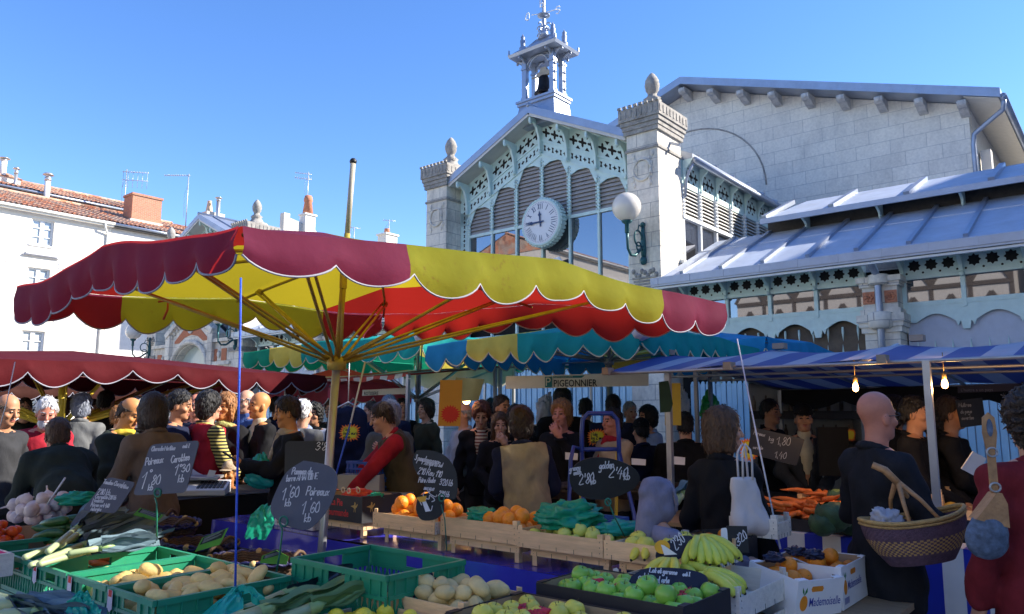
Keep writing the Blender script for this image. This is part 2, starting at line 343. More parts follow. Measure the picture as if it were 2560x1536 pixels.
def pavilion(a0, label, portal=False):
    t = thing('market_pavilion', label, 'market hall', W(a0, 14.36), GR)
    rake = lambda x: 9.2-.47*abs(x)
    for x0, x1 in ((2.84, 3.62), (-3.62, -2.84)): stone_pier(t, x0, x1)
    yb = 9.15
    rf = MB()
    for sg in (1, -1):
        f = (lambda x, y, z, sg=sg: (sg*x, y, z))
        ze = lambda x: 9.23-.47*x
        for (xa, xb, y0, y1) in ((0, 2.78, 0, 1.2), (0, 3.86, 1.2, yb)):
            rf.hexa([f(xa, y0, ze(xa)), f(xb, y0, ze(xb)), f(xb, y1, ze(xb)), f(xa, y1, ze(xa)), f(xa, y0, ze(xa)+.2), f(xb, y0, ze(xb)+.2), f(xb, y1, ze(xb)+.2), f(xa, y1, ze(xa)+.2)])
        for k in range(9): rf.bar(f(.06, .6+k*.98, ze(.06)+.22), f(3.86, .6+k*.98, ze(3.86)+.22), .05, .06)
    rf.tube([(0, -.01, 9.44), (0, yb, 9.44)], .06, 8)
    r = rf.build('gable_roof', ZINC, t)
    s = MB()
    for sg in (1, -1):
        s.hexa([(sg*.02, .05, 9.19), (sg*2.82, .05, 7.87), (sg*2.82, .56, 7.87), (sg*.02, .56, 9.19), (sg*.02, .05, 9.215), (sg*2.82, .05, 7.897), (sg*2.82, .56, 7.897), (sg*.02, .56, 9.215)])
        s.bar((sg*.02, .035, 9.205), (sg*2.8, .035, 7.89), .03, .1)
    s.build('soffit', SOFFIT, r)
    g = MB(); gut = [(3.93, 1.15, 7.38), (3.93, yb, 7.38)]
    for sg in (1, -1): g.tube([(sg*3.93, 1.15, 7.44), (sg*3.93, yb, 7.44)], .07, 8); g.tube([(sg*3.9, 1.2, 7.4), (sg*3.78, 1.16, 7.2), (sg*3.7, 1.16, 7.0), (sg*3.66, 1.16, 6.6)], .035, 8)
    g.build('gutter', ZINC, r)
    # pierced gable plate
    xs = [-3.0+.0]+[]; B = .845
    plate = MB(); top = [(-2.84, rake(2.84)), (0, rake(0)), (2.84, rake(2.84))]
    low = []
    for k in range(2, -4, -1):
        xl, xr = k*B, (k+1)*B; xm = (xl+xr)/2
        lo = lambda x: rake(x)-1.22
        low += [(min(xr-.06, 2.8), lo(xr-.06)), (xm+.16, lo(xm)+.26), (xm-.16, lo(xm)+.26), (max(xl+.06, -2.8), lo(xl+.06))]
    plate.prism(top+[(2.84, low[0][1])]+low+[(-2.84, low[-1][1])], .03, xz(.56))
    pl = plate.build('pierced_gable_panel', MINT, t)
    h = MB(); mr = MB()
    for k in range(-3, 3):
        xm = (k+.5)*B
        for d, shp in [((.30, o), quatre(.13)) for o in (-.27, 0, .27)]:
            h.add([(xm+d[1]+u, .557, rake(xm+d[1]+u)-d[0]+v) for u, v in shp], [tuple(range(len(shp)))])
        for o in (-.135, .135):
            for sg in (1, -1):
                tri = [(-.07, sg*.19), (.07, sg*.19), (0, sg*.1)]
                h.add([(xm+o+u, .557, rake(xm+o+u)-.30+v) for u, v in tri], [(0, 1, 2)])
        for q in range(6):
            u0 = xm+(q-2.5)*.125; shp = quatre(.065, 12) if q % 2 else HOUR
            h.add([(u0+u, .557, rake(u0+u)-.72+v) for u, v in shp], [tuple(range(len(shp)))])
        mr.bar((k*B, .545, rake(k*B)-.54), ((k+1)*B, .545, rake((k+1)*B)-.54), .03, .04)
        mr.bar((k*B, .545, rake(k*B)-.90), ((k+1)*B, .545, rake((k+1)*B)-.90), .03, .04)
    for sg in (1, -1):
        for q in range(26):
            z = 4.2+q*.13; shp = quatre(.055, 12) if q % 2 else [(u*.9, v*.6) for u, v in HOUR]
            h.add([(sg*2.68+u, .557, z+v) for u, v in shp], [tuple(range(len(shp)))])
    h.build('pierced_hole', BLKHOLE, pl); mr.build('moulding', MINT, pl)
    st = MB()
    for sg in (1, -1): st.box(sg*2.69-.14, sg*2.69+.14, .56, .60, 2.9, 7.2)
    st.build('pierced_edge_strip', MINT, t)
    for k in range(-3, 4):  # mullions
        x = k*B if abs(k) < 3 else k*B*.995
        m = MB(); top_z = rake(x)-1.0
        m.box(x-.028, x+.028, .56, .63, 2.9, top_z)
        n_ = int((top_z-6.5)/.085)
        for i in range(n_):
            for sg in (-1, 1): m.ball((x+sg*.04, .56, 6.55+i*.085), (.032, .03, .03), 6, 4)
        m.build('mullion', MINT, t)
        if abs(k) < 3 or True:
            b = MB(); z = rake(x)-.06
            pr = [(.06, z), (.06, z-.1), (.12, z-.12), (.2, z-.1), (.33, z-.2), (.42, z-.42), (.44, z-.62), (.47, z-.82), (.56, z-.82), (.56, z)]
            hole = .04
            b.prism(pr, .06, lambda u, v, w, x=x: (x-.03+w, u, v)); b.ball((x, .1, z-.12), (.045, .06, .06), 8, 6); b.ball((x, .47, z-.8), (.045, .05, .06), 8, 6)
            b.build('bracket', MINT, r)
    for k in range(-3, 3):
        xl, xr = k*B+.03, (k+1)*B-.03
        m = MB(); zt = max(rake(xl), rake(xr))-.85; i = 0
        while 6.56+i*.1 < zt:
            z = 6.56+i*.1; m.hexa([(xl, .60, z), (xr, .60, z), (xr, .67, z+.1), (xl, .67, z+.1), (xl, .615, z-.012), (xr, .615, z-.012), (xr, .69, z+.1), (xl, .69, z+.1)]); i += 1
        m.build('louvre_panel', LOUV, t)
        m = MB(); m.box(xl, xr, .62, .63, 4.2, 6.48); m.build('window_pane', GLASS, t)
        m = MB(); m.box(xl, xr, .57, .625, 6.46, 6.54); m.box(xl, xr, .57, .64, 4.1, 4.2); m.build('transom', MINT, t)
        m = MB()
        m.box(xl, xr, .575, .63, 3.62, 3.72); m.box(xl, xr, .575, .63, 2.9, 3.0)
        for q in range(5): x = xl+(xr-xl)*(q+.5)/5; m.box(x-.014, x+.014, .59, .62, 3.0, 3.62)
        for q in range(9):
            x = xl+(xr-xl)*(q+.5)/9; m.box(x-.035, x+.035, .58+.02*(q % 2), .64, .05, 2.75); m.ball((x, .60, 2.75), (.035, .02, .05), 8, 4)
        m.box(xl, xr, .64, .66, .05, 2.7)
        m.build('ribbed_door_panel', MINT2, t)
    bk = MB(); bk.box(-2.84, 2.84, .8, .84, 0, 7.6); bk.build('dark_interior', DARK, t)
    # side wall (towards +x) and plain other side
    for sg in (1, -1):
        X = lambda d: sg*(3.62-d)
        fr = lambda u, v, w, d=.0: (X(d+w), u, v)
        w = MB(); w.box(min(X(0), X(.3)), max(X(0), X(.3)), 1.1, 9.15, 0, 5.1); w.build('stone_plinth', STONE, t)
        p = MB(); p.box(min(X(.03), X(.06)), max(X(.03), X(.06)), 1.1, 9.15, 6.9, 7.55); q = p.build('side_frieze', MINT, t)
        if sg > 0:
            h = MB(); m = MB()
            for k in range(9):
                y0 = 1.2+k*.88
                for o in (.2, .44, .68):
                    h.add([(X(.027), y0+o+u, 7.22+v) for u, v in quatre(.12)], [tuple(range(20))])
                for o in (.32, .56):
                    for s2 in (1, -1): h.add([(X(.027), y0+o+u, 7.22+v) for u, v in ((-.06, s2*.18), (.06, s2*.18), (0, s2*.1))], [(0, 1, 2)])
                pr = [(.0, 7.5), (.24, 7.5), (.2, 7.4), (.08, 7.3), (.04, 7.1), (.04, 6.9), (0, 6.9)]
                m.prism(pr, .05, lambda u, v, w, y0=y0: (X(-u), y0-.03+w, v))
            h.build('pierced_hole', BLKHOLE, q); m.build('bracket', MINT, q)
            lv = MB(); gl = MB(); mu = MB()
            for i in range(8):
                z = 6.22+i*.088
                lv.hexa([(X(.02), 1.1, z), (X(.02), 9.15, z), (X(.10), 9.15, z+.085), (X(.10), 1.1, z+.085), (X(.035), 1.1, z-.012), (X(.035), 9.15, z-.012), (X(.115), 9.15, z+.085), (X(.115), 1.1, z+.085)])
            lv.build('side_louvre', SOFFIT, t)
            for k in range(10):
                y0 = 1.16+k*.88
                gl.box(X(.09), X(.08), y0, y0+.84, 5.15, 6.14)
                mu.box(X(.1), X(-.0), y0-.035, y0+.035, 5.1, 6.95)
                for i in range(8): mu.ball((X(-.01), y0, 6.25+i*.088), (.03, .06, .03), 6, 4)
            mu.box(X(.1), X(-.03), 1.1, 9.15, 6.12, 6.2)
            gl.build('side_window_pane', GLASS, t); mu.build('side_mullion', WHITEM, t)
            sl_ = MB(); sl_.hexa([(X(-.1), .9, 5.02), (X(-.1), 9.1, 5.02), (X(.12), 9.1, 5.06), (X(.12), .9, 5.06), (X(-.1), .9, 5.1), (X(-.1), 9.1, 5.1), (X(.12), 9.1, 5.16), (X(.12), .9, 5.16)])
            sl_.build('sill', WHITEM, t)
        else:
            w = MB(); w.box(min(X(.04), X(.2)), max(X(.04), X(.2)), 1.1, 9.15, 5.1, 6.9); w.build('side_wall', STONE, t)
    if portal:
        BR = mat('red brick infill', (.46, .17, .09), .9, .25, 20, .5)
        m = MB(); arc = [(1.25*cos(a), 3.3+1.0*sin(a)) for a in [pi*i/14 for i in range(15)]]
        m.prism([(2.84, 0), (2.84, 4.35), (1.6, 4.35), (1.6, 4.7), (0, 5.65), (-1.6, 4.7), (-1.6, 4.35), (-2.84, 4.35), (-2.84, 0), (-1.25, 0)]+[(-u, v) for u, v in arc]+[(1.25, 0)], .5, xz(.02))
        q = m.build('entrance_portal', STONE, t)
        m = MB()
        m.prism([(1.25, 4.42), (1.25, 4.5), (0, 5.3), (-1.25, 4.5), (-1.25, 4.42), (-.9, 4.42), (-.5, 4.62), (0, 4.7), (.5, 4.62), (.9, 4.42)], .02, xz(0))
        for sg in (1, -1):
            for o in (-.32, .32): m.box(sg*2.1+o-.17, sg*2.1+o+.17, .0, .02, 3.62, 4.05)
        m.build('brick_panel', BR, q)
        m = MB()
        for sg in (1, -1):
            m.bar((sg*1.75, -.08, 4.72), (0, -.08, 5.72), .2, .16, (0, 1, 0)); m.box(sg*2.3-.62, sg*2.3+.62, -.1, .02, 4.3, 4.42); m.box(sg*1.6-.17, sg*1.6+.17, -.12, .02, 3.2, 4.75)
            for k in range(7): m.ball((sg*(.25+k*.2), -.02, 5.38-k*.115), (.06, .06, .09), 6, 5)
            m.box(sg*2.3-.62, sg*2.3+.62, -.08, .02, 3.46, 3.58); m.ball((sg*2.1, -.01, 3.84), (.1, .05, .14), 8, 5)
        m.tube([(1.25*cos(a)*1.12, -.03, 3.3+1.12*sin(a)) for a in [pi*i/18 for i in range(19)]], .1, 6)
        m.build('cornice_moulding', STONE, q)
        m = MB(); m.tube([(.17*cos(a), -.03, 4.98+.2*sin(a)) for a in [2*pi*i/16 for i in range(17)]], .05, 6); m.ball((0, -.01, 4.98), .08); m.build('rosette', SOFFIT, q)
        m = MB(); m.box(-1.3, 1.3, .3, .34, 0, 4.3); m.build('arch_glazing', mat('pale arch glass', (.45, .52, .48), .1, .05), q)
    return t
PAV = pavilion(-11.36, 'pale stone and mint ironwork market pavilion carrying the bell turret and the clock')
PAV2 = pavilion(-27.7, 'far market pavilion with brick and stone arched entrance behind the maroon parasol', True)

# bell turret (stands on the ridge of the near pavilion)
def turret():
    t = thing('bell_turret', 'grey zinc bell turret with weather vane on the ridge of the market pavilion', 'bell turret', W(-11.36, 14.36), GR)
    x0, x1, y0, y1 = -.53, .50, .42, .96
    m = MB()
    def ring(z, e): return [(x0-e, y0-e, z), (x1+e, y0-e, z), (x1+e, y1+e, z), (x0-e, y1+e, z)]
    for a, b, ea, eb in ((9.0, 9.5, .12, .07), (9.5, 9.64, .07, .05), (9.64, 9.72, .09, .09), (9.72, 9.78, .12, .12)): m.hexa(ring(a, ea)+ring(b, eb))
    m.build('turret_base', ZINC, t)
    for sx in (x0, x1-.13):
        p = MB()
        for sy in (y0, y1-.13):
            p.box(sx, sx+.13, sy, sy+.13, 9.78, 10.98); p.box(sx-.02, sx+.15, sy-.02, sy+.15, 10.66, 10.72); p.box(sx-.02, sx+.15, sy-.02, sy+.15, 9.78, 9.9)
        for i in range(9): p.ball((sx+.14 if sx > 0 else sx-.01, y1-.06 if i % 2 else y0+.06, 9.9+i*.115), (.03, .05, .05), 6, 5)
        p.build('turret_post', ZINC, t)
    b = MB()
    for sx, s1 in ((x0+.085, -1), (x1-.085, 1)):
        for sy, s2 in ((y0+.085, -1), (y1-.085, 1)):
            for dx, dy in ((s1, 0), (0, s2), (-s1, 0)):
                b.tube([(sx, sy, 10.7), (sx+dx*.06, sy+dy*.06, 10.85), (sx+dx*.16, sy+dy*.16, 10.95), (sx+dx*.3, sy+dy*.3, 10.99)], [.05, .04, .035, .03], 6)
                b.ball((sx+dx*.3, sy+dy*.3, 10.93), .04, 6, 5)
    b.tube([(.30*cos(a), y0+.05, 10.68+.27*sin(a)) for a in [pi*i/12 for i in range(13)]], .03, 6)
    b.build('scroll_bracket', ZINC, t)
    c = MB(); e = .24
    c.hexa(ring(10.98, e)+ring(11.06, e+.03)); c.hexa(ring(11.06, e+.0)+ring(11.2, .1)); c.hexa(ring(11.2, .1)+ring(11.36, -.12)); c.hexa(ring(11.36, -.12)+ring(11.55, -.28))
    rf = c.build('turret_roof', ZINC, t)
    f = MB()
    for px_, py_ in ((x0+.02, y0+.02), (x1-.02, y0+.02), (x0+.02, y1-.02), (x1-.02, y1-.02)):
        f.lathe([(.1, 11.1), (.1, 11.3), (.06, 11.34), (.075, 11.5), (.05, 11.53), (.06, 11.6), (.03, 11.64), (0, 11.7)], (px_, py_, 0), 8)
    for px_, py_ in ((x0-e, y0-e), (x1+e, y0-e), (x0-e, y1+e), (x1+e, y1+e)): f.lathe([(.03, 11.04), (.035, 11.1), (.02, 11.15), (.03, 11.18), (0, 11.22)], (px_, py_, 0), 6)
    f.build('corner_finial', ZINC, rf)
    cy = (y0+y1)/2; s = MB()
    s.lathe([(.16, 11.5), (.1, 11.7), (.06, 11.85), (.045, 12.1), (.04, 13.1), (.03, 14.2)], (0, cy, 0), 10); s.lathe([(.05, 12.1), (.17, 12.13), (.17, 12.16), (.05, 12.19)], (0, cy, 0), 14)
    for a in range(4):
        for k in range(2):
            R0 = .1; ctr = (.14*cos(a*pi/2), cy+.14*sin(a*pi/2), 11.62+k*.2)
            s.tube([(ctr[0]+.08*cos(q)*cos(a*pi/2), ctr[1]+.08*cos(q)*sin(a*pi/2), ctr[2]+.08*sin(q)) for q in [5.2*i/10 for i in range(11)]], .018, 5)
    v = s.build('weather_vane', ZINC, t)
    q = MB()
    for ch, dx, dy in (('O', -.42, -.12), ('S', .42, .12), ('E', .3, -.42), ('N', -.3, .42)):
        q.tube([(0, cy, 12.22), (dx*.8, cy+dy*.8, 12.22+.02)], .014, 5)
        for ln in strokes(ch, dx-.1, 12.12, .2, 0, wide=.9): q.tube([(u, cy+dy, w_) for u, w_ in ln], .016, 4)
    q.build('compass_letter', WHITEM, v)
    B_ = mat('old bell bronze', (.022, .02, .022), .45, .25, 5, .2, metal=.6)
    m = MB(); m.lathe([(r_*1.12, z_-.10) for r_, z_ in [(0, 10.56), (.09, 10.55), (.12, 10.5), (.135, 10.38), (.15, 10.26), (.18, 10.16), (.225, 10.09), (.235, 10.06), (.2, 10.06), (.15, 10.2), (.11, 10.45), (0, 10.5)]], (0, cy, 0), 20); m.ball((0, cy, 9.97), .05)
    bl = m.build('bell', B_, t)
    m = MB(); m.prism([(-.2, 10.46), (.2, 10.46), (.2, 10.56), (.12, 10.58), (.08, 10.68), (-.08, 10.68), (-.12, 10.58), (-.2, 10.56)], .1, xz(cy-.05)); m.tube([(-.4, cy, 10.5), (.4, cy, 10.5)], .025, 6)
    m.build('yoke', mat('weathered oak', (.42, .37, .30), .8, .2, 8), bl)
    return t
turret()

# clock on the gable
def clock():
    t = thing('facade_clock', 'round white clock with roman numerals hung on the louvred gable of the market', 'clock', W(-11.36+.22, 14.36+.2, 6.40), GR)
    m = MB(); m.lathe([(.54, -.03), (.56, 0), (.60, -.02), (.60, -.24), (.5, -.3), (0, -.3)], n=40, ax='y')
    for k in range(40): a = 2*pi*k/40; m.X = Matrix.Rotation(-a, 4, 'Y'); m.box(.59, .63, .05, .24, -.03, .03)
    m.X = None; m.build('clock_case', MINT, t)
    m = MB(); m.add([(.545*cos(2*pi*i/40), .014, .545*sin(2*pi*i/40)) for i in range(40)], [tuple(range(40))]); f = m.build('clock_face', mat('enamel clock face', (.74, .74, .76), .3, .04, 3), t)
    nm = MB(); NUM = ['XII', 'I', 'II', 'III', 'IIII', 'V', 'VI', 'VII', 'VIII', 'IX', 'X', 'XI']
    for i, s_ in enumerate(NUM):
        a = -2*pi*i/12; k = len(s_); tw = .052*k
        for j, ch in enumerate(s_):
            g = {'I': [[(0, -1), (0, 1)]], 'V': [[(-.4, 1), (0, -1), (.4, 1)]], 'X': [[(-.4, 1), (.4, -1)], [(-.4, -1), (.4, 1)]]}[ch]
            o = (j-(k-1)/2)*.058
            L_ = [[(o+p[0]*.05, .40+p[1]*.065) for p in st] for st in g]
            ribbons(nm, [[(u*cos(a)-v*sin(a), u*sin(a)+v*cos(a)) for u, v in st] for st in L_], .016, lambda u, v: (u, .008, v))
    for i in range(60): a = 2*pi*i/60; ribbons(nm, [[(.49*cos(a), .49*sin(a)), (.51*cos(a), .51*sin(a))]], .01, lambda u, v: (u, .008, v))
    HB = mat('dark blue clock hand', (.02, .05, .14), .4, .1)
    nm.build('roman_numeral', HB, f)
    for L_, a in ((.30, radians(5)), (.43, radians(91))):
        h = MB(); pr = [(-.018, -.12), (.018, -.12), (.02, L_*.5), (.05, L_*.62), (.02, L_*.75), (0, L_), (-.02, L_*.75), (-.05, L_*.62), (-.02, L_*.5)]
        h.prism([(u*cos(a)-v*sin(a), u*sin(a)+v*cos(a)) for u, v in pr], .008, xz(-.012 if L_ < .4 else -.024))
        h.build('clock_hand', HB, t)
    m = MB(); m.lathe([(0, 0), (.035, 0), (.035, -.03), (0, -.03)], n=12, ax='y'); m.build('hub', HB, t)
clock()

# sign board under the clock
t = thing('lettered_facade_sign', 'white scrolled sign board under the clock half hidden by the yellow parasol', 'sign', W(-11.36, 14.36+.42, 5.05), GR)
m = MB(); m.prism([(-1.6, 0), (.62, 0), (.72, .08), (.66, .2), (.72, .32), (.62, .46), (.4, .42), (-1.6, .30)], .04, xz(0)); m.build('board', WHITEM, t)
m = MB(); print_text(m, 'MARCHE COUVERT', -1.45, .12, .2, lambda u, v: (u, -.004, v), .8); m.build('lettering', mat('grey lettering', (.3, .36, .4), .6), t)

def wall_lamp(a, z, label):
    t = thing('wall_lamp', label, 'lamp', W(a, 14.35, z), GR, 'globe lamps on the market piers')
    m = MB(); m.tube([(0, -.02, -.30), (0, -.03, -.1), (0, -.03, .2), (0, -.03, .42)], [.05, .07, .05, .035], 8); m.ball((0, -.03, .45), .055); m.ball((0, -.04, -.36), (.08, .07, .1))
    m.tube([(0, -.05, -.05), (0, -.2, -.16), (0, -.38, -.3), (0, -.56, -.32), (0, -.68, -.2), (0, -.70, 0), (0, -.70, .18)], [.03, .035, .035, .03, .03, .03, .035], 8)
    m.tube([(0, -.08+.16*cos(q)-.16, .1+.17*sin(q)) for q in [5.4*i/16 for i in range(17)]], .02, 6)
    m.tube([(0, -.22+.1*cos(q), -.08+.1*sin(q)) for q in [5.4*i/12 for i in range(13)]], .016, 6); m.tube([(0, -.05, .38), (0, -.2, .4), (0, -.26, .25)], .016, 6)
    m.lathe([(.035, .12), (.05, .15), (.045, .32), (.10, .36), (.12, .40), (.05, .42)], (0, -.70, 0), 10)
    m.build('lamp_bracket', LAMPG, t)
    m = MB(); m.ball((0, -.70, .70), .31, 24, 16); m.build('lamp_globe', GLOBE, t)
    return t
wall_lamp(-11.36+3.23, 5.35, 'opal globe lamp on green scrolled bracket fixed to the near right stone pier')
wall_lamp(-27.7-3.23, 4.28, 'opal globe lamp on green bracket above the far left of the maroon parasol')
wall_lamp(-27.7+3.23, 4.4, 'globe lamp on green scroll bracket right of the far arched entrance')

# low aisle wing
def aisle(a0, x0, x1, piers, label, nave_y=9.1, hip=True):
    t = thing('market_aisle', label, 'market hall', W(a0, 14.36), GR)
    sl = lambda y: 4.47+.45*(y+.3)
    m = MB(); m.hexa([(x0+.05, -.3, sl(-.3)), (x1, -.3, sl(-.3)), (x1, 2.5, sl(2.5)), (x0+.05, 2.5, sl(2.5)), (x0+.05, -.3, sl(-.3)+.06), (x1, -.3, sl(-.3)+.06), (x1, 2.5, sl(2.5)+.06), (x0+.05, 2.5, sl(2.5)+.06)])
    r = m.build('lower_roof', ZINCL, t)
    m = MB(); k = 0; x = x0+.5
    while x < x1: m.bar((x, -.28, sl(-.28)+.09), (x, 2.5, sl(2.5)+.09), .075, .07); x += .85
    m.bar((x0, 1.55, sl(1.55)+.065), (x1, 1.55, sl(1.55)+.065), .025, .02)
    m.build('roof_batten', ZINC, r)
    m = MB(); m.box(x0-.15, x1, -.42, -.30, 4.36, 4.50); m.box(x0-.15, x1, -.40, -.3, 4.32, 4.36)
    x = x0
    while x < x1: m.box(x, x+.03, -.428, -.30, 4.355, 4.508); x += .72
    m.build('gutter', ZINC, r)
    m = MB(); m.box(x0-.1, x1, -.36, -.28, 4.27, 4.31); m.build('eave_trim', WHITEM, r)
    m = MB(); m.box(x0+1.3, x1, 2.5, 2.6, sl(2.5), 6.12); m.build('clerestory_wall', mat('dark slatted clerestory', (.05, .045, .04), .8, .3, 12), t)
    m = MB(); m.hexa([(x0+1.35, 1.95, 5.93), (x1, 1.95, 5.93), (x1, 3.9, 6.72), (x0+1.75, 3.9, 6.72), (x0+1.35, 1.95, 5.99), (x1, 1.95, 5.99), (x1, 3.9, 6.78), (x0+1.75, 3.9, 6.78)])
    m.hexa([(x0+1.75, 3.9, 6.72), (x1, 3.9, 6.72), (x1, 8.9, 6.3), (x0+1.75, 8.9, 6.3), (x0+1.75, 3.9, 6.78), (x1, 3.9, 6.78), (x1, 8.9, 6.36), (x0+1.75, 8.9, 6.36)])
    u = m.build('upper_roof', ZINCL, t)
    m = MB(); x = x0+1.42
    while x < x1: m.bar((x, 1.96, 6.03), (x, 3.9, 6.82), .11, .1); x += 1.45
    m.box(x0+1.35, x1, 1.90, 1.95, 5.88, 6.0); m.build('roof_batten', ZINC, u)
    m = MB(); x = x0+2.2
    while x < x1: m.prism([(2.0, 5.92), (2.5, 6.05), (2.5, 5.55), (2.46, 5.7), (2.2, 5.86)], .05, lambda a_, b_, w, x=x: (x+w, a_, b_)); m.ball((x+.025, 2.3, 5.78), (.03, .04, .09), 6, 5); x += 1.5
    m.build('bracket', MINT, u)
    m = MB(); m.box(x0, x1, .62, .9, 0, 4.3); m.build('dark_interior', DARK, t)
    edges = [x0+.25]+[e for p in piers for e in (p-.32, p+.32)]+[x1]
    for i in range(0, len(edges), 2):
        xa, xb = edges[i], edges[i+1]; n = max(1, round((xb-xa)/.86)); w = (xb-xa)/n
        f = MB(); f.box(xa, xb, .40, .46, 4.10, 4.46); f.box(xa, xb, .37, .48, 4.04, 4.11); fz = f.build('star_frieze', MINT, t)
        h = MB(); b = MB(); bar = MB()
        for k in range(n):
            xm = xa+(k+.5)*w
            for o in (-.25, 0, .25): h.add([(xm+o*w/.86+u_, .397, 4.28+v) for u_, v in starp(.11)], [tuple(range(16))])
            for o in (-.37, -.125, .125, .37):
                for dz in (.13, -.13): h.add([(xm+o*w/.86+u_, .397, 4.28+dz+v) for u_, v in starp(.02, 4, 1)], [tuple(range(8))])
        for k in range(n+1):
            x = xa+k*w; b.prism([(-.2, 4.44), (.40, 4.44), (.40, 4.02), (.34, 4.05), (.3, 4.2), (.1, 4.33), (-.2, 4.38)], .06, lambda a_, b_, w_, x=x: (x-.03+w_, a_, b_))
            b.ball((x, .34, 4.06), (.05, .05, .05), 8, 5); bar.box(x-.035, x+.035, .40, .50, 3.5, 4.05)
        h.build('star_hole', BLKHOLE, fz); b.build('bracket', MINT, t)
        bar.box(xa, xb, .41, .49, 3.56, 3.64); bar.build('window_frame', MINT, t)
        for k in range(n):
            g = MB(); g.box(xa+k*w+.035, xa+(k+1)*w-.035, .46, .47, 3.64, 4.04); g.build('window_pane', GLASS, t)
        v = MB(); pts = [(xa, 3.57), (xa, 3.3)]
        for k in range(n):
            pts += [(xa+k*w+.08, 3.26), (xa+k*w+.12, 3.18)] if k else []
            pts += [(xa+k*w+w*(.17+.66*q/8), 3.27+.14*sin(pi*q/8)) for q in range(9)]
            pts += [(xa+(k+1)*w-.12, 3.18), (xa+(k+1)*w-.08, 3.26)] if k < n-1 else []
            if k < n-1: pts += [(xa+(k+1)*w-.05, 3.12), (xa+(k+1)*w+.05, 3.12)]
        pts += [(xb, 3.3), (xb, 3.57)]
        v.prism(list(reversed(pts)), .04, xz(.42)); v.build('scalloped_valance', MINT, t)
        sp = MB()
        for k in range(int((xb-xa)/.27)):
            x = xa+.15+k*.27; sp.lathe([(.02, 3.3), (.024, 3.2), (.0, 3.02)], (x, .5, 0), 5) if i == 0 else None
            sp.lathe([(.022, 2.3), (.026, 2.75), (.0, 2.98)], (x, .46, 0), 5)
        sp.build('spike', MINT, t)
        p = MB()
        if i == 0 and hip: p.box(xa, xb, .58, .6, 2.4, 3.5); p.build('back_panel', mat('brown inner boards', (.13, .10, .075), .8, .2), t)
        else: p.box(xa, xb, .50, .53, 0, 3.5); p.build('filled_panel', mat('lilac white board', (.50, .53, .62), .6, .08), t)
        d = MB(); x = xa
        while x < xb: d.box(x, x+.10, .44+.02*(int(x*10) % 2), .5, .05, 2.3); d.ball((x+.05, .47, 2.3), (.05, .02, .07), 8, 4); x += .115
        d.build('ribbed_door_panel', MINT2, t)
    for pxx in piers:
        m = MB(); m.box(pxx-.29, pxx+.29, .05, .9, 0, 4.0)
        p = m.build('stone_pier', STONE, t, bevel=.01)
        m = MB()
        for z0, z1, e in ((4.0, 4.1, .08), (3.92, 4.0, .04), (3.42, 3.52, .04), (3.28, 3.42, .1), (3.2, 3.28, .07), (3.1, 3.2, .04)): m.box(pxx-.29-e, pxx+.29+e, .05-e, .9, z0, z1)
        m.lathe([(.14, 3.16), (.2, 3.2), (.2, 3.44), (.14, 3.46)], (pxx-.0, .0, 0), 14); m.lathe([(.14, 3.94), (.17, 3.96), (.17, 4.12), (.1, 4.14)], (pxx, .02, 0), 14)
        m.build('pier_moulding', STONE, p)
        for o in (-.18, .18):
            m = MB(); m.box(pxx+o-.1, pxx+o+.1, .03, .05, 3.62, 3.84)
            for k in range(6): m.ball((pxx+o+.05*cos(k*pi/3), .03, 3.73+.05*sin(k*pi/3)), (.032, .02, .032), 6, 4)
            m.ball((pxx+o, .02, 3.73), .02, 6, 4); m.build('terracotta_rosette', TERRA, p)
        m = MB(); m.tube([(pxx-.02, -.32, 4.36), (pxx-.02, -.3, 4.28), (pxx, -.02, 4.08), (pxx, -.04, 3.9), (pxx, -.04, .1)], .06, 10); m.build('downpipe', ZINC, t)
    return t
aisle(-7.74, .12, 12.5, [4.28, 8.6], 'low zinc roofed market aisle with star frieze right of the clock pavilion')
aisle(-27.7+3.62, .1, 8.9, [4.4], 'low zinc roofed market aisle between the two pavilions', hip=False)

# nave
t = thing('market_nave', 'tall pale stone gable of the main market hall rising behind the aisle roof', 'market hall', W(-11.36, 14.36), GR)
xr = 8.3; zr = lambda x: 12.95-.33*abs(x)
m = MB(); m.prism([(-xr, 0), (xr, 0), (xr, zr(xr)), (0, zr(0)), (-xr, zr(xr))], .5, xz(9.2)); m.build('gable_wall', STONE2, t)
m = MB(); m.box(xr-.4, xr, 9.7, 40, 0, zr(xr)); m.box(-xr, -xr+.4, 9.7, 40, 0, zr(xr)); m.build('side_wall', mat('cream render', (.68, .65, .60), .8, .08), t)
m = MB()
for sg in (1, -1):
    z = lambda x: 12.95-.33*x
    m.hexa([(0, 8.45, z(0)+.02), (sg*9.15, 8.45, z(9.15)+.02), (sg*9.15, 40, z(9.15)+.02), (0, 40, z(0)+.02), (0, 8.45, z(0)+.28), (sg*9.15, 8.45, z(9.15)+.28), (sg*9.15, 40, z(9.15)+.28), (0, 40, z(0)+.28)])
    x = .9
    while x < 9: m.box(sg*x-.008, sg*x+.008, 8.442, 8.46, z(x)+.03, z(x)+.27); x += 1.05
rf = m.build('roof', ZINC, t)
m = MB()
for sg in (1, -1): m.tube([(sg*9.2, 8.5, 9.98), (sg*9.2, 40, 9.98)], .09, 8)
m.tube([(9.2, 8.6, 9.9), (9.15, 8.75, 9.7), (8.7, 9.05, 9.5), (8.4, 9.12, 9.3), (8.36, 9.12, 9.0), (8.36, 9.12, 6)], .065, 8); m.build('gutter', ZINC, rf)
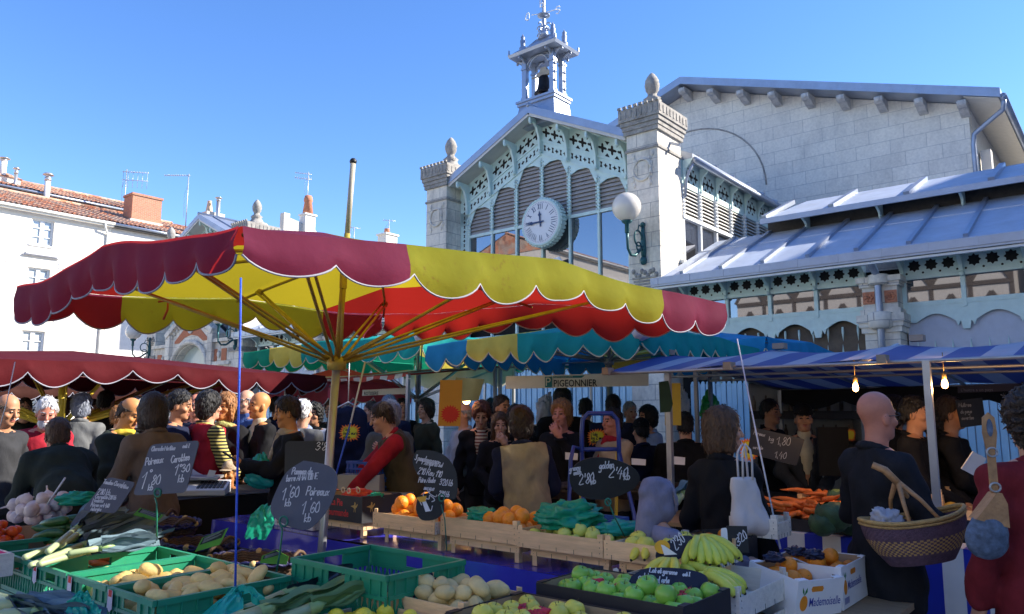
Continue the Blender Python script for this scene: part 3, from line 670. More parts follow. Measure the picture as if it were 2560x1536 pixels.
m = MB(); m.hexa([(8.3, 8.5, 10.2), (9.1, 8.5, 9.94), (9.1, 40, 9.94), (8.3, 40, 10.2), (8.3, 8.5, 10.215), (9.1, 8.5, 9.955), (9.1, 40, 9.955), (8.3, 40, 10.215)]); m.build('eave_boards', mat('cream eave boards', (.66, .61, .52), .7, .06), rf)
m = MB()
for k in range(-8, 9):
    x = k*1.03; z = zr(x)-.06
    m.prism([(8.55, z-.02), (8.5, z-.08), (8.52, z-.17), (8.62, z-.22), (8.75, z-.2), (8.9, z-.28), (9.2, z-.32), (9.2, z+.02)], .22, lambda a_, b_, w, x=x: (x-.11+w, a_, b_))
    m.ball((x, 8.52, z-.11), (.09, .05, .08), 8, 5)
m.build('stone_corbel', mat('corbel stone', (.5, .48, .45), .9, .2, 8, .5, dirt=.4), rf)
m = MB(); m.tube([(2.55*cos(a), 9.20, 9.05+2.45*sin(a)) for a in [pi*i/24 for i in range(25)]], .03, 6); m.build('blind_arch_moulding', ORN, t)
m = MB(); m.box(8.35, 8.6, 10.4, 10.75, 8.4, 9.2); m.build('wall_vent', SOFFIT, t)
# ================================================================== ground, street, houses
m = MB(); n = 8
m.add([(-250, -250, 0), (250, -250, 0), (250, 350, 0), (-250, 350, 0)], [(0, 1, 2, 3)])
gm = blocks('paving setts', (.44, .41, .36), (.36, .335, .30), (.2, .19, .17), .24, .16, .01, axis='xz', stain=.4)
gn = gm.node_tree.nodes
for nd in gn:
    if nd.type == 'COMBXYZ': gm.node_tree.links.new([q for q in gn if q.type == 'SEPXYZ'][0].outputs[1], nd.inputs[1])
struct(m.build('market_square_ground', gm))

HW = mat('white lime render', (.76, .71, .62), .85, .05, 1.2, .3, dirt=.2, dirtcol=(.6, .57, .52))
HC = mat('cream render', (.68, .65, .60), .8, .08)
HG = mat('grey beige render', (.56, .52, .46), .85, .08, 1.5, .3, dirt=.3, dirtcol=(.4, .37, .33))
STR = mat('grey stone band', (.52, .52, .54), .8, .1)
WFR = mat('white window frame', (.74, .74, .73), .5, .05)
PANE = mat('curtained window pane', (.46, .52, .56), .06, .25, 5, spec=.8)
PANED = mat('dark window pane', (.06, .065, .07), .05, .2, 5, spec=.9)
m_, N, L, b_ = node_mat('canal tile'); b_.inputs['Roughness'].default_value = .9
tc = N.new('ShaderNodeTexCoord'); vo = N.new('ShaderNodeTexVoronoi'); vo.inputs['Scale'].default_value = 1; mp = N.new('ShaderNodeMapping'); mp.inputs['Scale'].default_value = (4.5, 2.6, 2.6)
L.new(tc.outputs['Object'], mp.inputs[0]); L.new(mp.outputs[0], vo.inputs['Vector'])
cr = N.new('ShaderNodeValToRGB'); cr.color_ramp.elements[0].color = (.23, .10, .06, 1); cr.color_ramp.elements[1].color = (.46, .30, .20, 1)
for p, c in ((.3, (.46, .17, .08, 1)), (.55, (.50, .24, .14, 1)), (.75, (.34, .22, .16, 1))): e = cr.color_ramp.elements.new(p); e.color = c
sp = N.new('ShaderNodeSeparateColor'); L.new(vo.outputs['Color'], sp.inputs[0]); L.new(sp.outputs[0], cr.inputs[0])
n2 = N.new('ShaderNodeTexNoise'); n2.inputs['Scale'].default_value = .9; n2.inputs['Detail'].default_value = 8; L.new(tc.outputs['Object'], n2.inputs['Vector'])
r2 = N.new('ShaderNodeMapRange'); r2.inputs['From Min'].default_value = .45; r2.inputs['From Max'].default_value = .65; r2.inputs['To Max'].default_value = .75; L.new(n2.outputs['Fac'], r2.inputs['Value'])
mx = N.new('ShaderNodeMix'); mx.data_type = 'RGBA'; mx.inputs[7].default_value = (.33, .27, .22, 1); L.new(r2.outputs[0], mx.inputs['Factor']); L.new(cr.outputs[0], mx.inputs[6]); L.new(mx.outputs[2], b_.inputs['Base Color'])
TILE = m_
RX = {'E1': atan2(.7705, .6374), 'E2': atan2(.6374, -.7705), '-E1': atan2(-.7705, -.6374)}
def tiles(mb, x0, x1, y0, y1, z0, z1, pitch=.24):
    nx = int((x1-x0)/pitch*4); ny = max(2, int(sqrt((y1-y0)**2+(z1-z0)**2)/.42))
    vs = []; fs = []
    for j in range(ny):
        for e in (0, 1):
            f = (j+e)/ny; lift = .035 if e == 0 else 0.
            for i in range(nx+1):
                x = x0+(x1-x0)*i/nx
                vs.append((x, y0+(y1-y0)*f, z0+(z1-z0)*f+lift+.055*cos(2*pi*(x-x0)/pitch)+.012*sin(i*12.9+j*7.7)))
    k = nx+1
    for j in range(ny):
        for i in range(nx):
            q = 2*j*k+i; fs.append((q, q+1, q+k+1, q+k))
            if j < ny-1: fs.append((q+k, q+k+1, q+2*k+1, q+2*k))
    mb.add(vs, fs, False)
def house(label, org, face, w, dep, eave, floors, xs, wall, ww=1.05, roofrise=1.8, bands=(), pane=None, detail=True, pipes=(), cat='house', shutters=False, dark_eave=False):
    t = thing('town_house', label, cat, org, RX[face])
    m = MB(); zs = [0]
    for z0, z1 in floors:
        m.box(0, w, 0, .3, zs[-1], z0)
        xx = 0
        for x in xs: m.box(xx, x-ww/2, 0, .3, z0, z1); xx = x+ww/2
        m.box(xx, w, 0, .3, z0, z1); zs.append(z1)
    m.box(0, w, 0, .3, zs[-1], eave); m.box(0, .3, .3, dep, 0, eave); m.box(w-.3, w, .3, dep, 0, eave); m.box(.3, w-.3, dep-.3, dep, 0, eave)
    m.build('wall', wall, t)
    for z0, z1 in floors:
        for x in xs:
            f = MB(); a, c = x-ww/2, x+ww/2
            f.box(a, a+.09, .12, .19, z0, z1); f.box(c-.09, c, .12, .19, z0, z1); f.box(a+.09, c-.09, .12, .19, z0, z0+.1); f.box(a+.09, c-.09, .12, .19, z1-.08, z1); f.box(x-.09, x+.09, .12, .19, z0+.1, z1-.08)
            for q in (1, 2): z = z0+(z1-z0)*q/3; f.box(a+.09, x-.09, .13, .18, z-.02, z+.02); f.box(x+.09, c-.09, .13, .18, z-.02, z+.02)
            f.box(a-.08, c+.08, -.06, .1, z0-.08, z0)
            o = f.build('window', WFR, t)
            g = MB(); g.box(a+.05, c-.05, .2, .215, z0+.05, z1-.05); g.build('pane', pane or PANE, o)
            if shutters: 
                g = MB(); g.box(c+.02, c+.06, -.45, -.01, z0, z1); g.box(a-.06, a-.02, -.45, -.01, z0, z1); g.build('shutter', WFR, o)
    if bands:
        m = MB()
        for (xa, xb, z0, z1, d) in bands: m.box(xa, xb, -d, .0, z0, z1)
        m.build('string_course', STR if wall is HW else HC, t)
    m = MB(); tiles(m, -.1, w+.1, -.35, dep/2, eave+.12, eave+.12+roofrise)
    m.add([(-.1, dep/2, eave+.1+roofrise), (w+.1, dep/2, eave+.1+roofrise), (w+.1, dep+.3, eave), (-.1, dep+.3, eave)], [(0, 1, 2, 3)])
    m.add([(-.05, 0, eave), (-.05, dep/2, eave+roofrise+.05), (-.05, dep, eave)], [(0, 1, 2)]); m.add([(w+.05, 0, eave), (w+.05, dep/2, eave+roofrise+.05), (w+.05, dep, eave)], [(0, 1, 2)])
    m.tube([(-.1, dep/2, eave+roofrise+.16), (w+.1, dep/2, eave+roofrise+.16)], .11, 6)
    rf = m.build('tiled_roof', TILE, t)
    m = MB(); m.tube([(0, -.36, eave+.03), (w, -.36, eave+.03)], .08, 8)
    for x in pipes: m.tube([(x-.25, -.36, eave-.02), (x-.25, -.33, eave-.2), (x, -.08, eave-.55), (x, -.06, eave-.8), (x, -.06, .1)], .055, 8)
    m.build('gutter', ZINC if dark_eave else mat('white gutter', (.62, .62, .60), .5, .06), rf)
    m = MB(); m.box(0, w, -.3, .0, eave-.14, eave-.03); m.build('eave_board', mat('dark eave board', (.10, .09, .08), .8) if dark_eave else wall, t)
    return t
LA = -43.48
H1 = house('white rendered house with small paned windows at the left edge of the square', W(LA, 1.36, 0), 'E1', 16.24, 9, 12.15,
      [(1.0, 3.2), (4.42, 5.96), (7.75, 9.22), (10.42, 11.79)], [1.5, 5.2, 8.9, 12.83], HW, bands=[(0, 11.6, 9.33, 9.6, .03), (13.7, 14.3, 9.33, 9.6, .03), (12.1, 13.6, 9.86, 9.96, .2), (12.0, 13.7, 9.8, 9.86, .12), (0, 11.8, 6.5, 6.78, .03), (13.7, 16.2, 6.5, 6.78, .03), (0, 16.2, 11.95, 12.05, .12)], pipes=[16.0])
H2 = house('narrow cream house with dark eaves beside the white house', W(LA, 17.62, 0), 'E1', 5.4, 9, 12.15, [(1, 3), (4.4, 5.9), (9.2, 11.2)], [2.9], HC, dark_eave=True)
house('pale house with grey zinc gutter behind the far pavilion roof', W(LA-.2, 23.06, 0), 'E1', 9, 9, 12.1, [(4.4, 5.9), (9.2, 11.2)], [2, 5, 7.5], HG, dark_eave=True)
house('beige house with tiled roof seen left of the yellow pole', W(LA, 32.16, 0), 'E1', 10, 9, 13.0, [(4.4, 5.9), (7.4, 9.2), (10.4, 12)], [1.5, 5, 8.4], HG)
house('low tiled house behind the yellow parasol right of the pole', W(LA, 42.26, 0), 'E1', 9, 9, 12.4, [(7.4, 9.2), (10, 11.6)], [2, 6], HC)
house('distant pale house with white chimney behind the yellow parasol', W(LA, 51.36, 0), 'E1', 16, 9, 12.4, [(7.4, 9.2), (10, 11.6)], [2, 6, 10, 14], HW)
house('set back tiled house rising behind the white house roof', W(LA-5.5, 10.56, 0), 'E1', 11.6, 8, 14.5, [(12.9, 14)], [3, 8], HW, roofrise=1.5, dark_eave=True)
# unseen houses: some mirrored in the market windows, the last two added for shade
house('tall grey house row across the square mirrored in the market windows', W(LA+6, -50, 0), 'E1', 30, 9, 15.6, [(1, 3.4), (5, 7.2), (8.6, 10.4), (11.6, 13.2)], [2+4*k for k in range(7)], HG, ww=1.2, pane=PANED, bands=[(0, 30, 4.2, 4.45, .1), (0, 30, 7.9, 8.1, .1), (0, 30, 11.0, 11.2, .1), (0, 30, 14.1, 14.4, .2)], pipes=[15])
tb = house('half timbered house across the square mirrored in the aisle windows', W(-5, -20, 0), 'E2', 16, 9, 13.5, [(1, 3), (5, 6.6), (10.8, 12.4)], [2, 6, 10, 14], mat('ochre infill', (.40, .37, .33), .85, .1), pane=PANED)
m = MB(); x = 0
while x < 16:
    m.box(x, x+.22, -.05, -.002, 4, 13.2)
    for z0 in (7, 9.2, 11.2):
        m.bar((x+.1, -.04, z0), (x+1.1, -.04, z0+1.6), .2, .06, (0, 1, 0)); m.bar((x+2.1, -.045, z0), (x+1.1, -.045, z0+1.6), .2, .06, (0, 1, 0))
    x += 2.0
for z in (4.2, 6.9, 9.0, 11.1): m.box(0, 16, -.08, -.002, z, z+.24)
m.build('timber_frame', mat('dark oak frame', (.07, .055, .045), .8, .2), tb)
hb = house('pale stone house with pedimented windows across the square', W(12, -20, 0), 'E2', 15, 9, 14, [(1, 3), (5.2, 7.4), (9.4, 11.4)], [2.5, 7.5, 12.5], HC, ww=1.3, pane=PANED, bands=[(0, 15, 4.2, 4.5, .12), (0, 15, 8.2, 8.4, .1), (0, 15, 13, 13.5, .25)])
m = MB()
for x in (2.5, 7.5, 12.5):
    for z in (7.6, 11.6): m.prism([(x-1.1, z), (x+1.1, z), (x, z+.7)], -.2, xz(0)); m.box(x-1.0, x-.75, -.1, 0, z-2.4, z); m.box(x+.75, x+1.0, -.1, 0, z-2.4, z)
m.build('pediment', HC, hb)
house('tall stone terrace on the sunny side of the square shading the stalls', W(14, 27.5, 0), '-E1', 36, 9, 16.6, [(1, 3.2), (4.6, 6.6), (8, 9.8), (11.2, 12.8)], [3+4*k for k in range(8)], HG, pane=PANED)
house('taller stone house behind the market aisle on the sunny side', W(14, 62, 0), '-E1', 34, 9, 21.5, [(1, 3.2), (4.6, 6.6), (8, 9.8), (12, 14)], [3+4*k for k in range(7)], HC, pane=PANED)

# chimneys, flues and aerials on the roofs
def prop(name, label, cat, px, py, D, z0, group=None): # stands where the ray through its foot meets depth D
    p = at(px, py, D); return thing(name, label, cat, p, RX['E1'], group), p
BRK = blocks('chimney brick', (.47, .19, .10), (.40, .14, .075), (.40, .30, .24), .24, .075, .012, axis='sum', stain=.3, stcol=(.3, .2, .15))
t, p = prop('brick_chimney', 'broad red brick chimney stack on the tiled roof', 'chimney', 352, 552, 44.5, 0)
m = MB(); m.box(-.2, 1.55, -.85, .3, -.6, 1.42); m.build('stack', BRK, t); m = MB(); m.box(-.26, 1.61, -.91, .36, 1.42, 1.55); m.build('cap', BRK, t); m = MB(); m.box(-.28, 1.63, -.93, .38, -.6, -.05); m.build('mortar_skirt', HG, t)
t.location.x -= .75
STL = mat('stainless flue', (.5, .5, .5), .35, .1, metal=.7)
def flue(px, py, D, h, label, r=.12, group='metal flues on the tiled roofs'):
    t, p = prop('metal_flue', label, 'flue', px, py, D, 0, group)
    m = MB(); m.lathe([(r, -1.0), (r, h*.72)], n=10); m.build('flue_pipe', HC if r > .13 else STL, t)
    m = MB(); m.lathe([(r*1.15, h*.72), (r*1.15, h*.82), (r*.9, h*.83), (r*.9, h*.92), (r*1.9, h*.92), (r*1.3, h*.98), (0, h)], n=12); m.build('cowl', STL, t)
flue(115, 505, 43, 1.75, 'grey metal flue with flat cowl standing alone mid roof', .16)
flue(36, 480, 43, 1.5, 'thin white flue beside the white chimney block at the left edge', .1)
flue(8, 425, 43, .75, 'short metal flue with cowl on the white chimney block', .17)
flue(545, 530, 46, .95, 'small silver flue behind the far pavilion ridge', .12)
t, p = prop('rendered_chimney', 'white rendered chimney block at the left edge of the roofs', 'chimney', -10, 490, 43.2, 0)
m = MB(); m.box(-1.2, 1.0, -.6, .4, -.8, 1.1); m.build('stack', HW, t); m = MB(); m.hexa([(-1.3, -.7, 1.1), (1.1, -.7, 1.1), (1.1, .5, 1.1), (-1.3, .5, 1.1), (-.9, -.3, 1.45), (.2, -.3, 1.45), (.2, .1, 1.45), (-.9, .1, 1.45)]); m.build('tile_cap', TILE, t)
t, p = prop('chimney_pot_stack', 'stone chimney with a tapered clay pot behind the far pavilion ridge', 'chimney', 535, 545, 46.5, 0)
m = MB(); m.box(-.7, .5, -.4, .4, -1.2, .25); m.build('stack', HG, t); m = MB(); m.lathe([(.22, .25), (.2, .4), (.12, .95), (.14, 1.0), (.1, 1.02)], (-.35, 0, 0), 10); m.build('clay_pot', mat('buff clay', (.6, .42, .28), .8, .1), t)
t, p = prop('brick_chimney', 'slim clay coloured chimney left of the yellow pole', 'chimney', 768, 572, 44, 0)
m = MB(); m.box(-.35, .35, -.3, .3, -1.0, .75); m.box(-.42, .42, -.37, .37, .75, .85); m.build('stack', HC, t); m = MB(); m.lathe([(.32, .85), (.22, 1.6), (.26, 1.65), (.26, 1.8), (.2, 2.0), (.0, 2.0)], (0, 0, 0), 10); m.build('clay_pot', TERRA, t)
t, p = prop('rendered_chimney', 'small white chimney with red pot right of the yellow pole', 'chimney', 970, 605, 46, 0)
m = MB(); m.box(-.5, .4, -.4, .4, -1.0, .35); m.box(-.58, .48, -.48, .48, .35, .45); m.build('stack', HW, t); m = MB(); m.lathe([(.2, .45), (.16, .75), (.18, .8)], (-.1, 0, 0), 8); m.build('clay_pot', TERRA, t)
t, p = prop('parapet_wall', 'grey end wall of a roof standing left of the yellow pole', 'wall', 745, 600, 43.5, 0)
m = MB(); m.prism([(-1.0, -1), (1.6, -1), (1.6, .55), (.9, .95), (-.6, 1.2), (-.6, 1.45), (-1.0, 1.45)], .4, xz(0)); m.build('wall_slab', HG, t)
ALU = mat('aerial aluminium', (.45, .46, .48), .4, .1, metal=.4)
def aerial(px, py, D, h, label, boom=2.0, els=5, el=.55, ang=0, gridy=False, left=.3):
    t, p = prop('tv_aerial', label, 'aerial', px, py, D, 0, 'television aerials on the roofs'); t.rotation_euler.z = ang
    m = MB(); m.tube([(0, 0, -1.0), (0, 0, h)], .028, 6); m.tube([(.05, 0, h*.8), (-.2, 0, h*.55), (-.15, 0, .1)], .01, 4); m.build('mast', ALU, t)
    m = MB()
    zs = (h*.72, h*.93) if gridy else (h*.97,)
    for i, z in enumerate(zs):
        m.tube([(-boom*left, 0, z), (boom*(1-left), 0, z-.03)], .02, 5)
        for k in range(els if i == 0 else 10):
            x = -boom*left+boom*(k+.2)/((els if i == 0 else 10)-.6)
            e = el if i == 0 and gridy else .06 if not gridy else .05
            m.tube([(x, 0, z-e), (x, 0, z+e)], .012, 4); m.tube([(x, -.15, z), (x, .15, z)], .01, 4)
    m.build('aerial_boom', ALU, t)
aerial(310, 520, 45, 2.45, 'white grid aerial on a mast left of the brick chimney', 1.5, 6, .5, .15, True, .15)
aerial(465, 548, 46, 2.9, 'tall aerial with one long boom reaching left above the far pavilion', 1.6, 12, .08, 0, False, .95)
aerial(769, 490, 45, 1.5, 'aerial with two booms on the clay chimney left of the pole', 1.0, 8, .1, .3, True, .8)
aerial(972, 585, 47, .9, 'small aerial above the white chimney right of the pole', .8, 5, .1, .2, False, .5)
aerial(885, 590, 47, .55, 'tiny slanted aerial beside the pole on the beige roof', .8, 5, .1, .5, False, .5)
# ================================================================== canopies
def cloth(name, c, trans=.35, spot=0., spcol=(.1, .08, .02), rough=.75, tcol=None): return mat(name, c, rough, .14, 2.5, .6, trans=trans, tcol=tcol, dirt=spot, dirtcol=spcol, bscale=9, spec=.08)
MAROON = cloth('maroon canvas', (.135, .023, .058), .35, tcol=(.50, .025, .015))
MAROON_SHADE = cloth('shade darkened maroon canvas', (.075, .007, .010), .06)  # shade on the left parasol is put into this darker cloth colour
YEL = cloth('sun bleached yellow canvas', (.21, .23, .025), .45, .0, tcol=(.58, .44, .02))
def spotted(m):  # mildew specks of the yellow canvas
    N = m.node_tree.nodes; L = m.node_tree.links; b = N['Principled BSDF']
    lk = b.inputs['Base Color'].links[0].from_socket; tc = [n for n in N if n.type == 'TEX_COORD'][0]
    v = N.new('ShaderNodeTexNoise'); v.inputs['Scale'].default_value = 26; v.inputs['Detail'].default_value = 3; v.inputs['Roughness'].default_value = .6; L.new(tc.outputs['Object'], v.inputs['Vector'])
    v2 = N.new('ShaderNodeTexNoise'); v2.inputs['Scale'].default_value = 2.2; v2.inputs['Detail'].default_value = 4; L.new(tc.outputs['Object'], v2.inputs['Vector'])
    ad = N.new('ShaderNodeMath'); ad.operation = 'MULTIPLY'; L.new(v.outputs['Fac'], ad.inputs[0]); L.new(v2.outputs['Fac'], ad.inputs[1])
    r = N.new('ShaderNodeMapRange'); r.inputs['From Min'].default_value = .345; r.inputs['From Max'].default_value = .41; r.inputs['To Max'].default_value = .8; L.new(ad.outputs[0], r.inputs['Value'])
    mx = N.new('ShaderNodeMix'); mx.data_type = 'RGBA'; mx.inputs[7].default_value = (.16, .12, .03, 1); L.new(r.outputs[0], mx.inputs['Factor']); L.new(lk, mx.inputs[6])
    L.new(mx.outputs[2], b.inputs['Base Color'])
    N['Principled BSDF'].inputs['Roughness'].default_value = .8
spotted(YEL)
TEAL = cloth('teal canvas', (.02, .34, .32), .25); BLUEC = cloth('blue canvas', (.03, .27, .50), .25); GREENC = cloth('green canvas', (.015, .33, .19), .25); YEL2 = cloth('pale yellow canvas', (.72, .60, .12), .3)
TRIM = mat('pale binding tape', (.30, .30, .36), .7, .1); TRIMY = mat('cream binding tape', (.66, .6, .4), .7, .1)
POLE = mat('worn yellow painted tube', (.42, .31, .05), .45, .25, 9, .1, metal=.3, dirt=.5, dirtcol=(.28, .26, .22))
STEEL = mat('galvanised steel', (.42, .43, .45), .42, .12, 6, .1, metal=.6)
CARDK = mat('black plastic knob', (.02, .02, .02), .5)
PAT = mat('white corner patch', (.68, .66, .68), .7)
def parasol(label, cor, zr, za, bands, mats, axis, nsc=8, drop=.24, trim=TRIM, group=None, pole=None, hub=None, cat='parasol', apex=None, sag=.06, patch=None, name='market_parasol', crease=None, seed=1, polem=None, amp=.55, both=False, ribr=1., tiltz=0.):
    """cor: near,right,far,left corners (a,b).  bands: [(limit, material index)] along axis 0 (near->left) or 1 (near->right)"""
    rr = random.Random(seed); c = [W(*p) for p in cor]; cen = sum(c, Vector())/4
    t = thing(name, label, cat, (cen.x, cen.y, 0), GR, group); inv = t.matrix_basis.inverted() if False else (Matrix.Translation(t.location) @ Matrix.Rotation(GR, 4, 'Z')).inverted()
    q = [inv @ p for p in c]
    def pos(s, r): return q[0]*(1-s)*(1-r)+q[3]*s*(1-r)+q[1]*(1-s)*r+q[2]*s*r   # s near->left, r near->right
    ax, ay = apex or (.5, .5)
    ph = [rr.uniform(0, 6) for _ in range(6)]
    def hgt(s, r):
        u, v = 2*s-1, 2*r-1; m = max(abs(u), abs(v)); e = (v/m if abs(u) >= abs(v) else u/m) if m > 1e-6 else 0
        z = zr+(za-zr)*(1-m)**1.0; z += .055*m*(1-abs(e)**2)-sag*m*(1-.3*m)*abs(sin(pi*e))
        z += .010*m*sin(9*s+ph[0]+4*r)*sin(7*r+ph[1])+.006*sin(23*s+ph[2])*sin(19*r+ph[3])*m
        z += tiltz*s*r
        if crease:
            d2 = (s-crease[0])**2+(r-crease[1])**2; z += crease[2]*math.exp(-d2/crease[3])
        return z
    def mi(s, r):
        k = (s, r)[axis]
        for lim, i in bands:
            if k <= lim: return i
        return bands[-1][1]
    n = 56; me = MB()
    vs = []; fs = []; ms = []
    for j in range(n+1):
        for i in range(n+1):
            p = pos(i/n, j/n); vs.append((p.x, p.y, hgt(i/n, j/n)))
    lims = [0]+[b[0] for b in bands]
    # snap grid lines to the colour seams
    for j in range(n):
        for i in range(n):
            fs.append((j*(n+1)+i, j*(n+1)+i+1, (j+1)*(n+1)+i+1, (j+1)*(n+1)+i)); ms.append(mi((i+.5)/n, (j+.5)/n))
    me.add(vs, fs, True); me.m = ms
    me.build('canopy', mats, t)
    sides = [(lambda k: (0, k), 0), (lambda k: (k, 1), 1), (lambda k: (1, 1-k), 2), (lambda k: (1-k, 0), 3)]
    cl = Vector((sum(p.x for p in q)/4, sum(p.y for p in q)/4, 0))
    for fn, si in sides:
        nn = nsc*14; nv = 5; vm = MB(); vs = []; fs = []; ms = []; tl = []
        a_, b_ = pos(*fn(0)), pos(*fn(1)); d = (b_-a_).normalized(); nrm = Vector((d.y, -d.x, 0))
        if nrm.dot((a_+b_)/2-cl) < 0: nrm = -nrm
        for i in range(nn+1):
            k = i/nn; s, r = fn(k); p = pos(s, r); h = hgt(s, r)
            dl = drop*((1-amp)+amp*abs(sin(pi*nsc*k))**.75)*(1+.12*sin(ph[4]+13*k+si))
            wv = .018*sin(2*pi*nsc*k+ph[5]+si)+.02*sin(5*k+si)
            if crease and si in (0, 3):
                kk = k if si == 0 else 1-k; f = math.exp(-(kk/.10)**2); wv += .015*f*sin(kk*26+1.2*si); dl *= 1-.25*f
            for j in range(nv+1):
                f = j/nv; o = nrm*(.012+(wv+.03*sin(pi*f))*f)
                vs.append((p.x+o.x, p.y+o.y, h-dl*f))
            tl.append(vs[-1])
        for i in range(nn):
            for j in range(nv):
                fs.append((i*(nv+1)+j, (i+1)*(nv+1)+j, (i+1)*(nv+1)+j+1, i*(nv+1)+j+1)); ms.append(mi(*fn((i+.5)/nn)))
        vm.add(vs, fs, True); vm.m = ms; v = vm.build('valance', mats, t)
        tm = MB(); tm.tube(tl, .0055 if drop == .25 else .008, 5); tm.build('binding', trim, v)
    if patch:
        for k in patch:
            p = pos(*k); h = hgt(*k); m = MB(); m.ball((p.x, p.y, h-.03), (.13, .13, .10), 4, 4); m.build('corner_patch', PAT, t)
    if pole:
        pb, pt = inv @ Vector(pole[0]), inv @ Vector(pole[1]); m = MB(); f = (hub-pb.z)/(pt.z-pb.z) if hub else 0
        pm = polem or POLE; r0 = pole[2] if len(pole) > 2 else .024
        hp = pb.lerp(pt, f); m.tube([pb, hp], r0*1.15, 12); m.build('lower_pole', STEEL, t)
        m = MB(); tp = pb.lerp(pt, min(.98, (za+.02-pb.z)/(pt.z-pb.z))); m.tube([tp, pt], r0*.8, 12); m.build('pole_top', mat('grey cream tube', (.42, .38, .30), .5, .2, 9, dirt=.4, dirtcol=(.25, .2, .15)), t); m = MB(); m.ball(pt, r0*1.1, 8, 6); m.build('pole_knob', CARDK, t); m = MB(); m.tube([hp, tp], r0*.9, 12); m.tube([hp+Vector((r0*1.8, 0, .1)), hp+Vector((r0*1.9, 0, .62))], .011, 6); m.box(hp.x+r0*1.2, hp.x+r0*2.4, hp.y-.02, hp.y+.02, hp.z+.5, hp.z+.6); m.build('upper_pole', pm, t)
        m = MB(); m.lathe([(.02, -.04), (.06, -.03), (.065, .03), (.03, .05)], hp, 12); m.build('hub', pm, t)
        m = MB(); m.lathe([(.2, 0), (.22, .05), (.04, .09)], (pb.x, pb.y, 0), 16); m.build('foot', STEEL, t)
        ap = pb.lerp(pt, min(1.0, (za-.03-pb.z)/(pt.z-pb.z)))
        for s, r in ((0, 0), (0, 1), (1, 1), (1, 0), (0, .5), (.5, 1), (1, .5), (.5, 0)):
            def P_(f): ss = .5+(s-.5)*f; r_ = .5+(r-.5)*f; p = pos(ss, r_); return Vector((p.x, p.y, hgt(ss, r_)-.035))
            m = MB(); m.tube([ap]+[P_(f) for f in (.15, .4, .7, .99)], .011, 6); m.build('rib', pm, t)
            e = P_(.74 if s in (0, 1) and r in (0, 1) else .80); m = MB(); w = (e-hp).cross(Vector((0, 0, 1))).normalized()*.022
            m.tube([hp+w*.6, e+w*.6], .0105*ribr, 6); m.tube([hp-w*.9+Vector((0, 0, .03)), e-w*1.4], .0095*ribr, 6); m.ball(e, .03, 8, 6); m.build('strut', pm, t)
    return t, pos, hgt, inv
BIG, bpos, bhgt, binv = parasol('large maroon and yellow striped parasol over the front vegetable stall', [(-2.82, 1.65), (-2.45, 5.55), (-5.75, 4.95), (-5.8, 1.78)], 2.51, 2.84, [(.215, 0), (.775, 1), (1.1, 0)], [MAROON, YEL], 1, 9, .25,
   pole=((-1.225, 4.9, 0), (-1.085, 5.0, 3.37), .023), hub=1.98, crease=(.0, .0, -.07, .05), amp=.36, tiltz=.14)
def rope(label, pts, r, m, group=None):
    p0 = Vector(pts[0]); t = MB(); t.tube([Vector(p)-p0 for p in pts], r, 6); o = t.build('guy_rope', m, None, p0); return tag(o, label, 'rope', group)
ROPEB = mat('blue nylon rope', (.03, .10, .62), .5, .2, 60, .3); ROPEW = mat('white cord', (.62, .62, .62), .6, .1)
rope('bright blue rope hanging from the near corner of the big parasol', [at(602, 695, 3.1), at(601, 800, 3.1), at(598, 950, 3.09), at(594, 1150, 3.09), at(591, 1300, 3.08), at(588, 1480, 3.05)], .0045, ROPEB)
rope('white guy cord from the right parasol corner down to the orange boxes', [at(1843, 848, 5.8), at(1900, 1130, 4.9), at(1951, 1372, 4.1)], .005, ROPEW)
rope('thin white cord hanging in front of the left maroon parasol', [at(38, 905, 4.6), at(16, 1010, 4.6), at(-10, 1100, 4.6)], .003, ROPEW)
rope('white and blue cord slanting down beside the parasol pole', [at(913, 905, 5.2), at(876, 1060, 5.1)], .006, ROPEW)
rope('blue lower end of the slanting cord beside the parasol pole', [at(876, 1058, 5.1), at(838, 1195, 5.0)], .006, ROPEB)
rope('red cord tied to the left rib under the yellow canopy', [at(396, 755, 5.6), at(420, 752, 5.6), at(419, 775, 5.6), at(408, 800, 5.6)], .008, mat('red cord', (.5, .08, .03), .6))
parasol('low maroon parasol with yellow panels over the customers at the left', [(-9.1, 1.3), (-9.1, 6.75), (-12.6, 6.75), (-12.6, 1.3)], 2.22, 2.5, [(1.1, 0)], [MAROON_SHADE, YEL], 0, 10, .26,
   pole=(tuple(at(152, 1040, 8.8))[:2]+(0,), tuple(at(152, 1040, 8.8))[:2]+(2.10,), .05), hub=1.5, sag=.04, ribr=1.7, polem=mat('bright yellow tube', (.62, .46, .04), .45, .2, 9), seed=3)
def mk(a, b): return a, b
parasol('green and yellow market parasol left of the teal one', [(-7.0, 6.66), (-7.0, 10.4), (-11.1, 10.4), (-11.1, 6.66)], 2.66, 3.0, [(.62, 0), (.82, 1), (1.1, 2)], [TEAL, YEL2, GREENC], 0, 10, .3, TRIMY, patch=[(.0, .0)], seed=4, amp=.4, sag=.03,
   pole=(W(-9, 8.5), W(-9, 8.5, 2.9), .03), hub=1.9, polem=STEEL)
parasol('teal and yellow market parasol with white corner patch in the centre', [(-3.56, 6.2), (-3.56, 9.0), (-6.4, 9.0), (-6.4, 6.2)], 2.46, 2.76, [(.52, 0), (.78, 1), (1.1, 2)], [TEAL, YEL2, BLUEC], 0, 9, .28, TRIMY, patch=[(0, 0)], seed=5, amp=.4, sag=.03,
   pole=(W(-5, 7.9), W(-5, 7.9, 2.7), .03), hub=2.3, polem=STEEL)
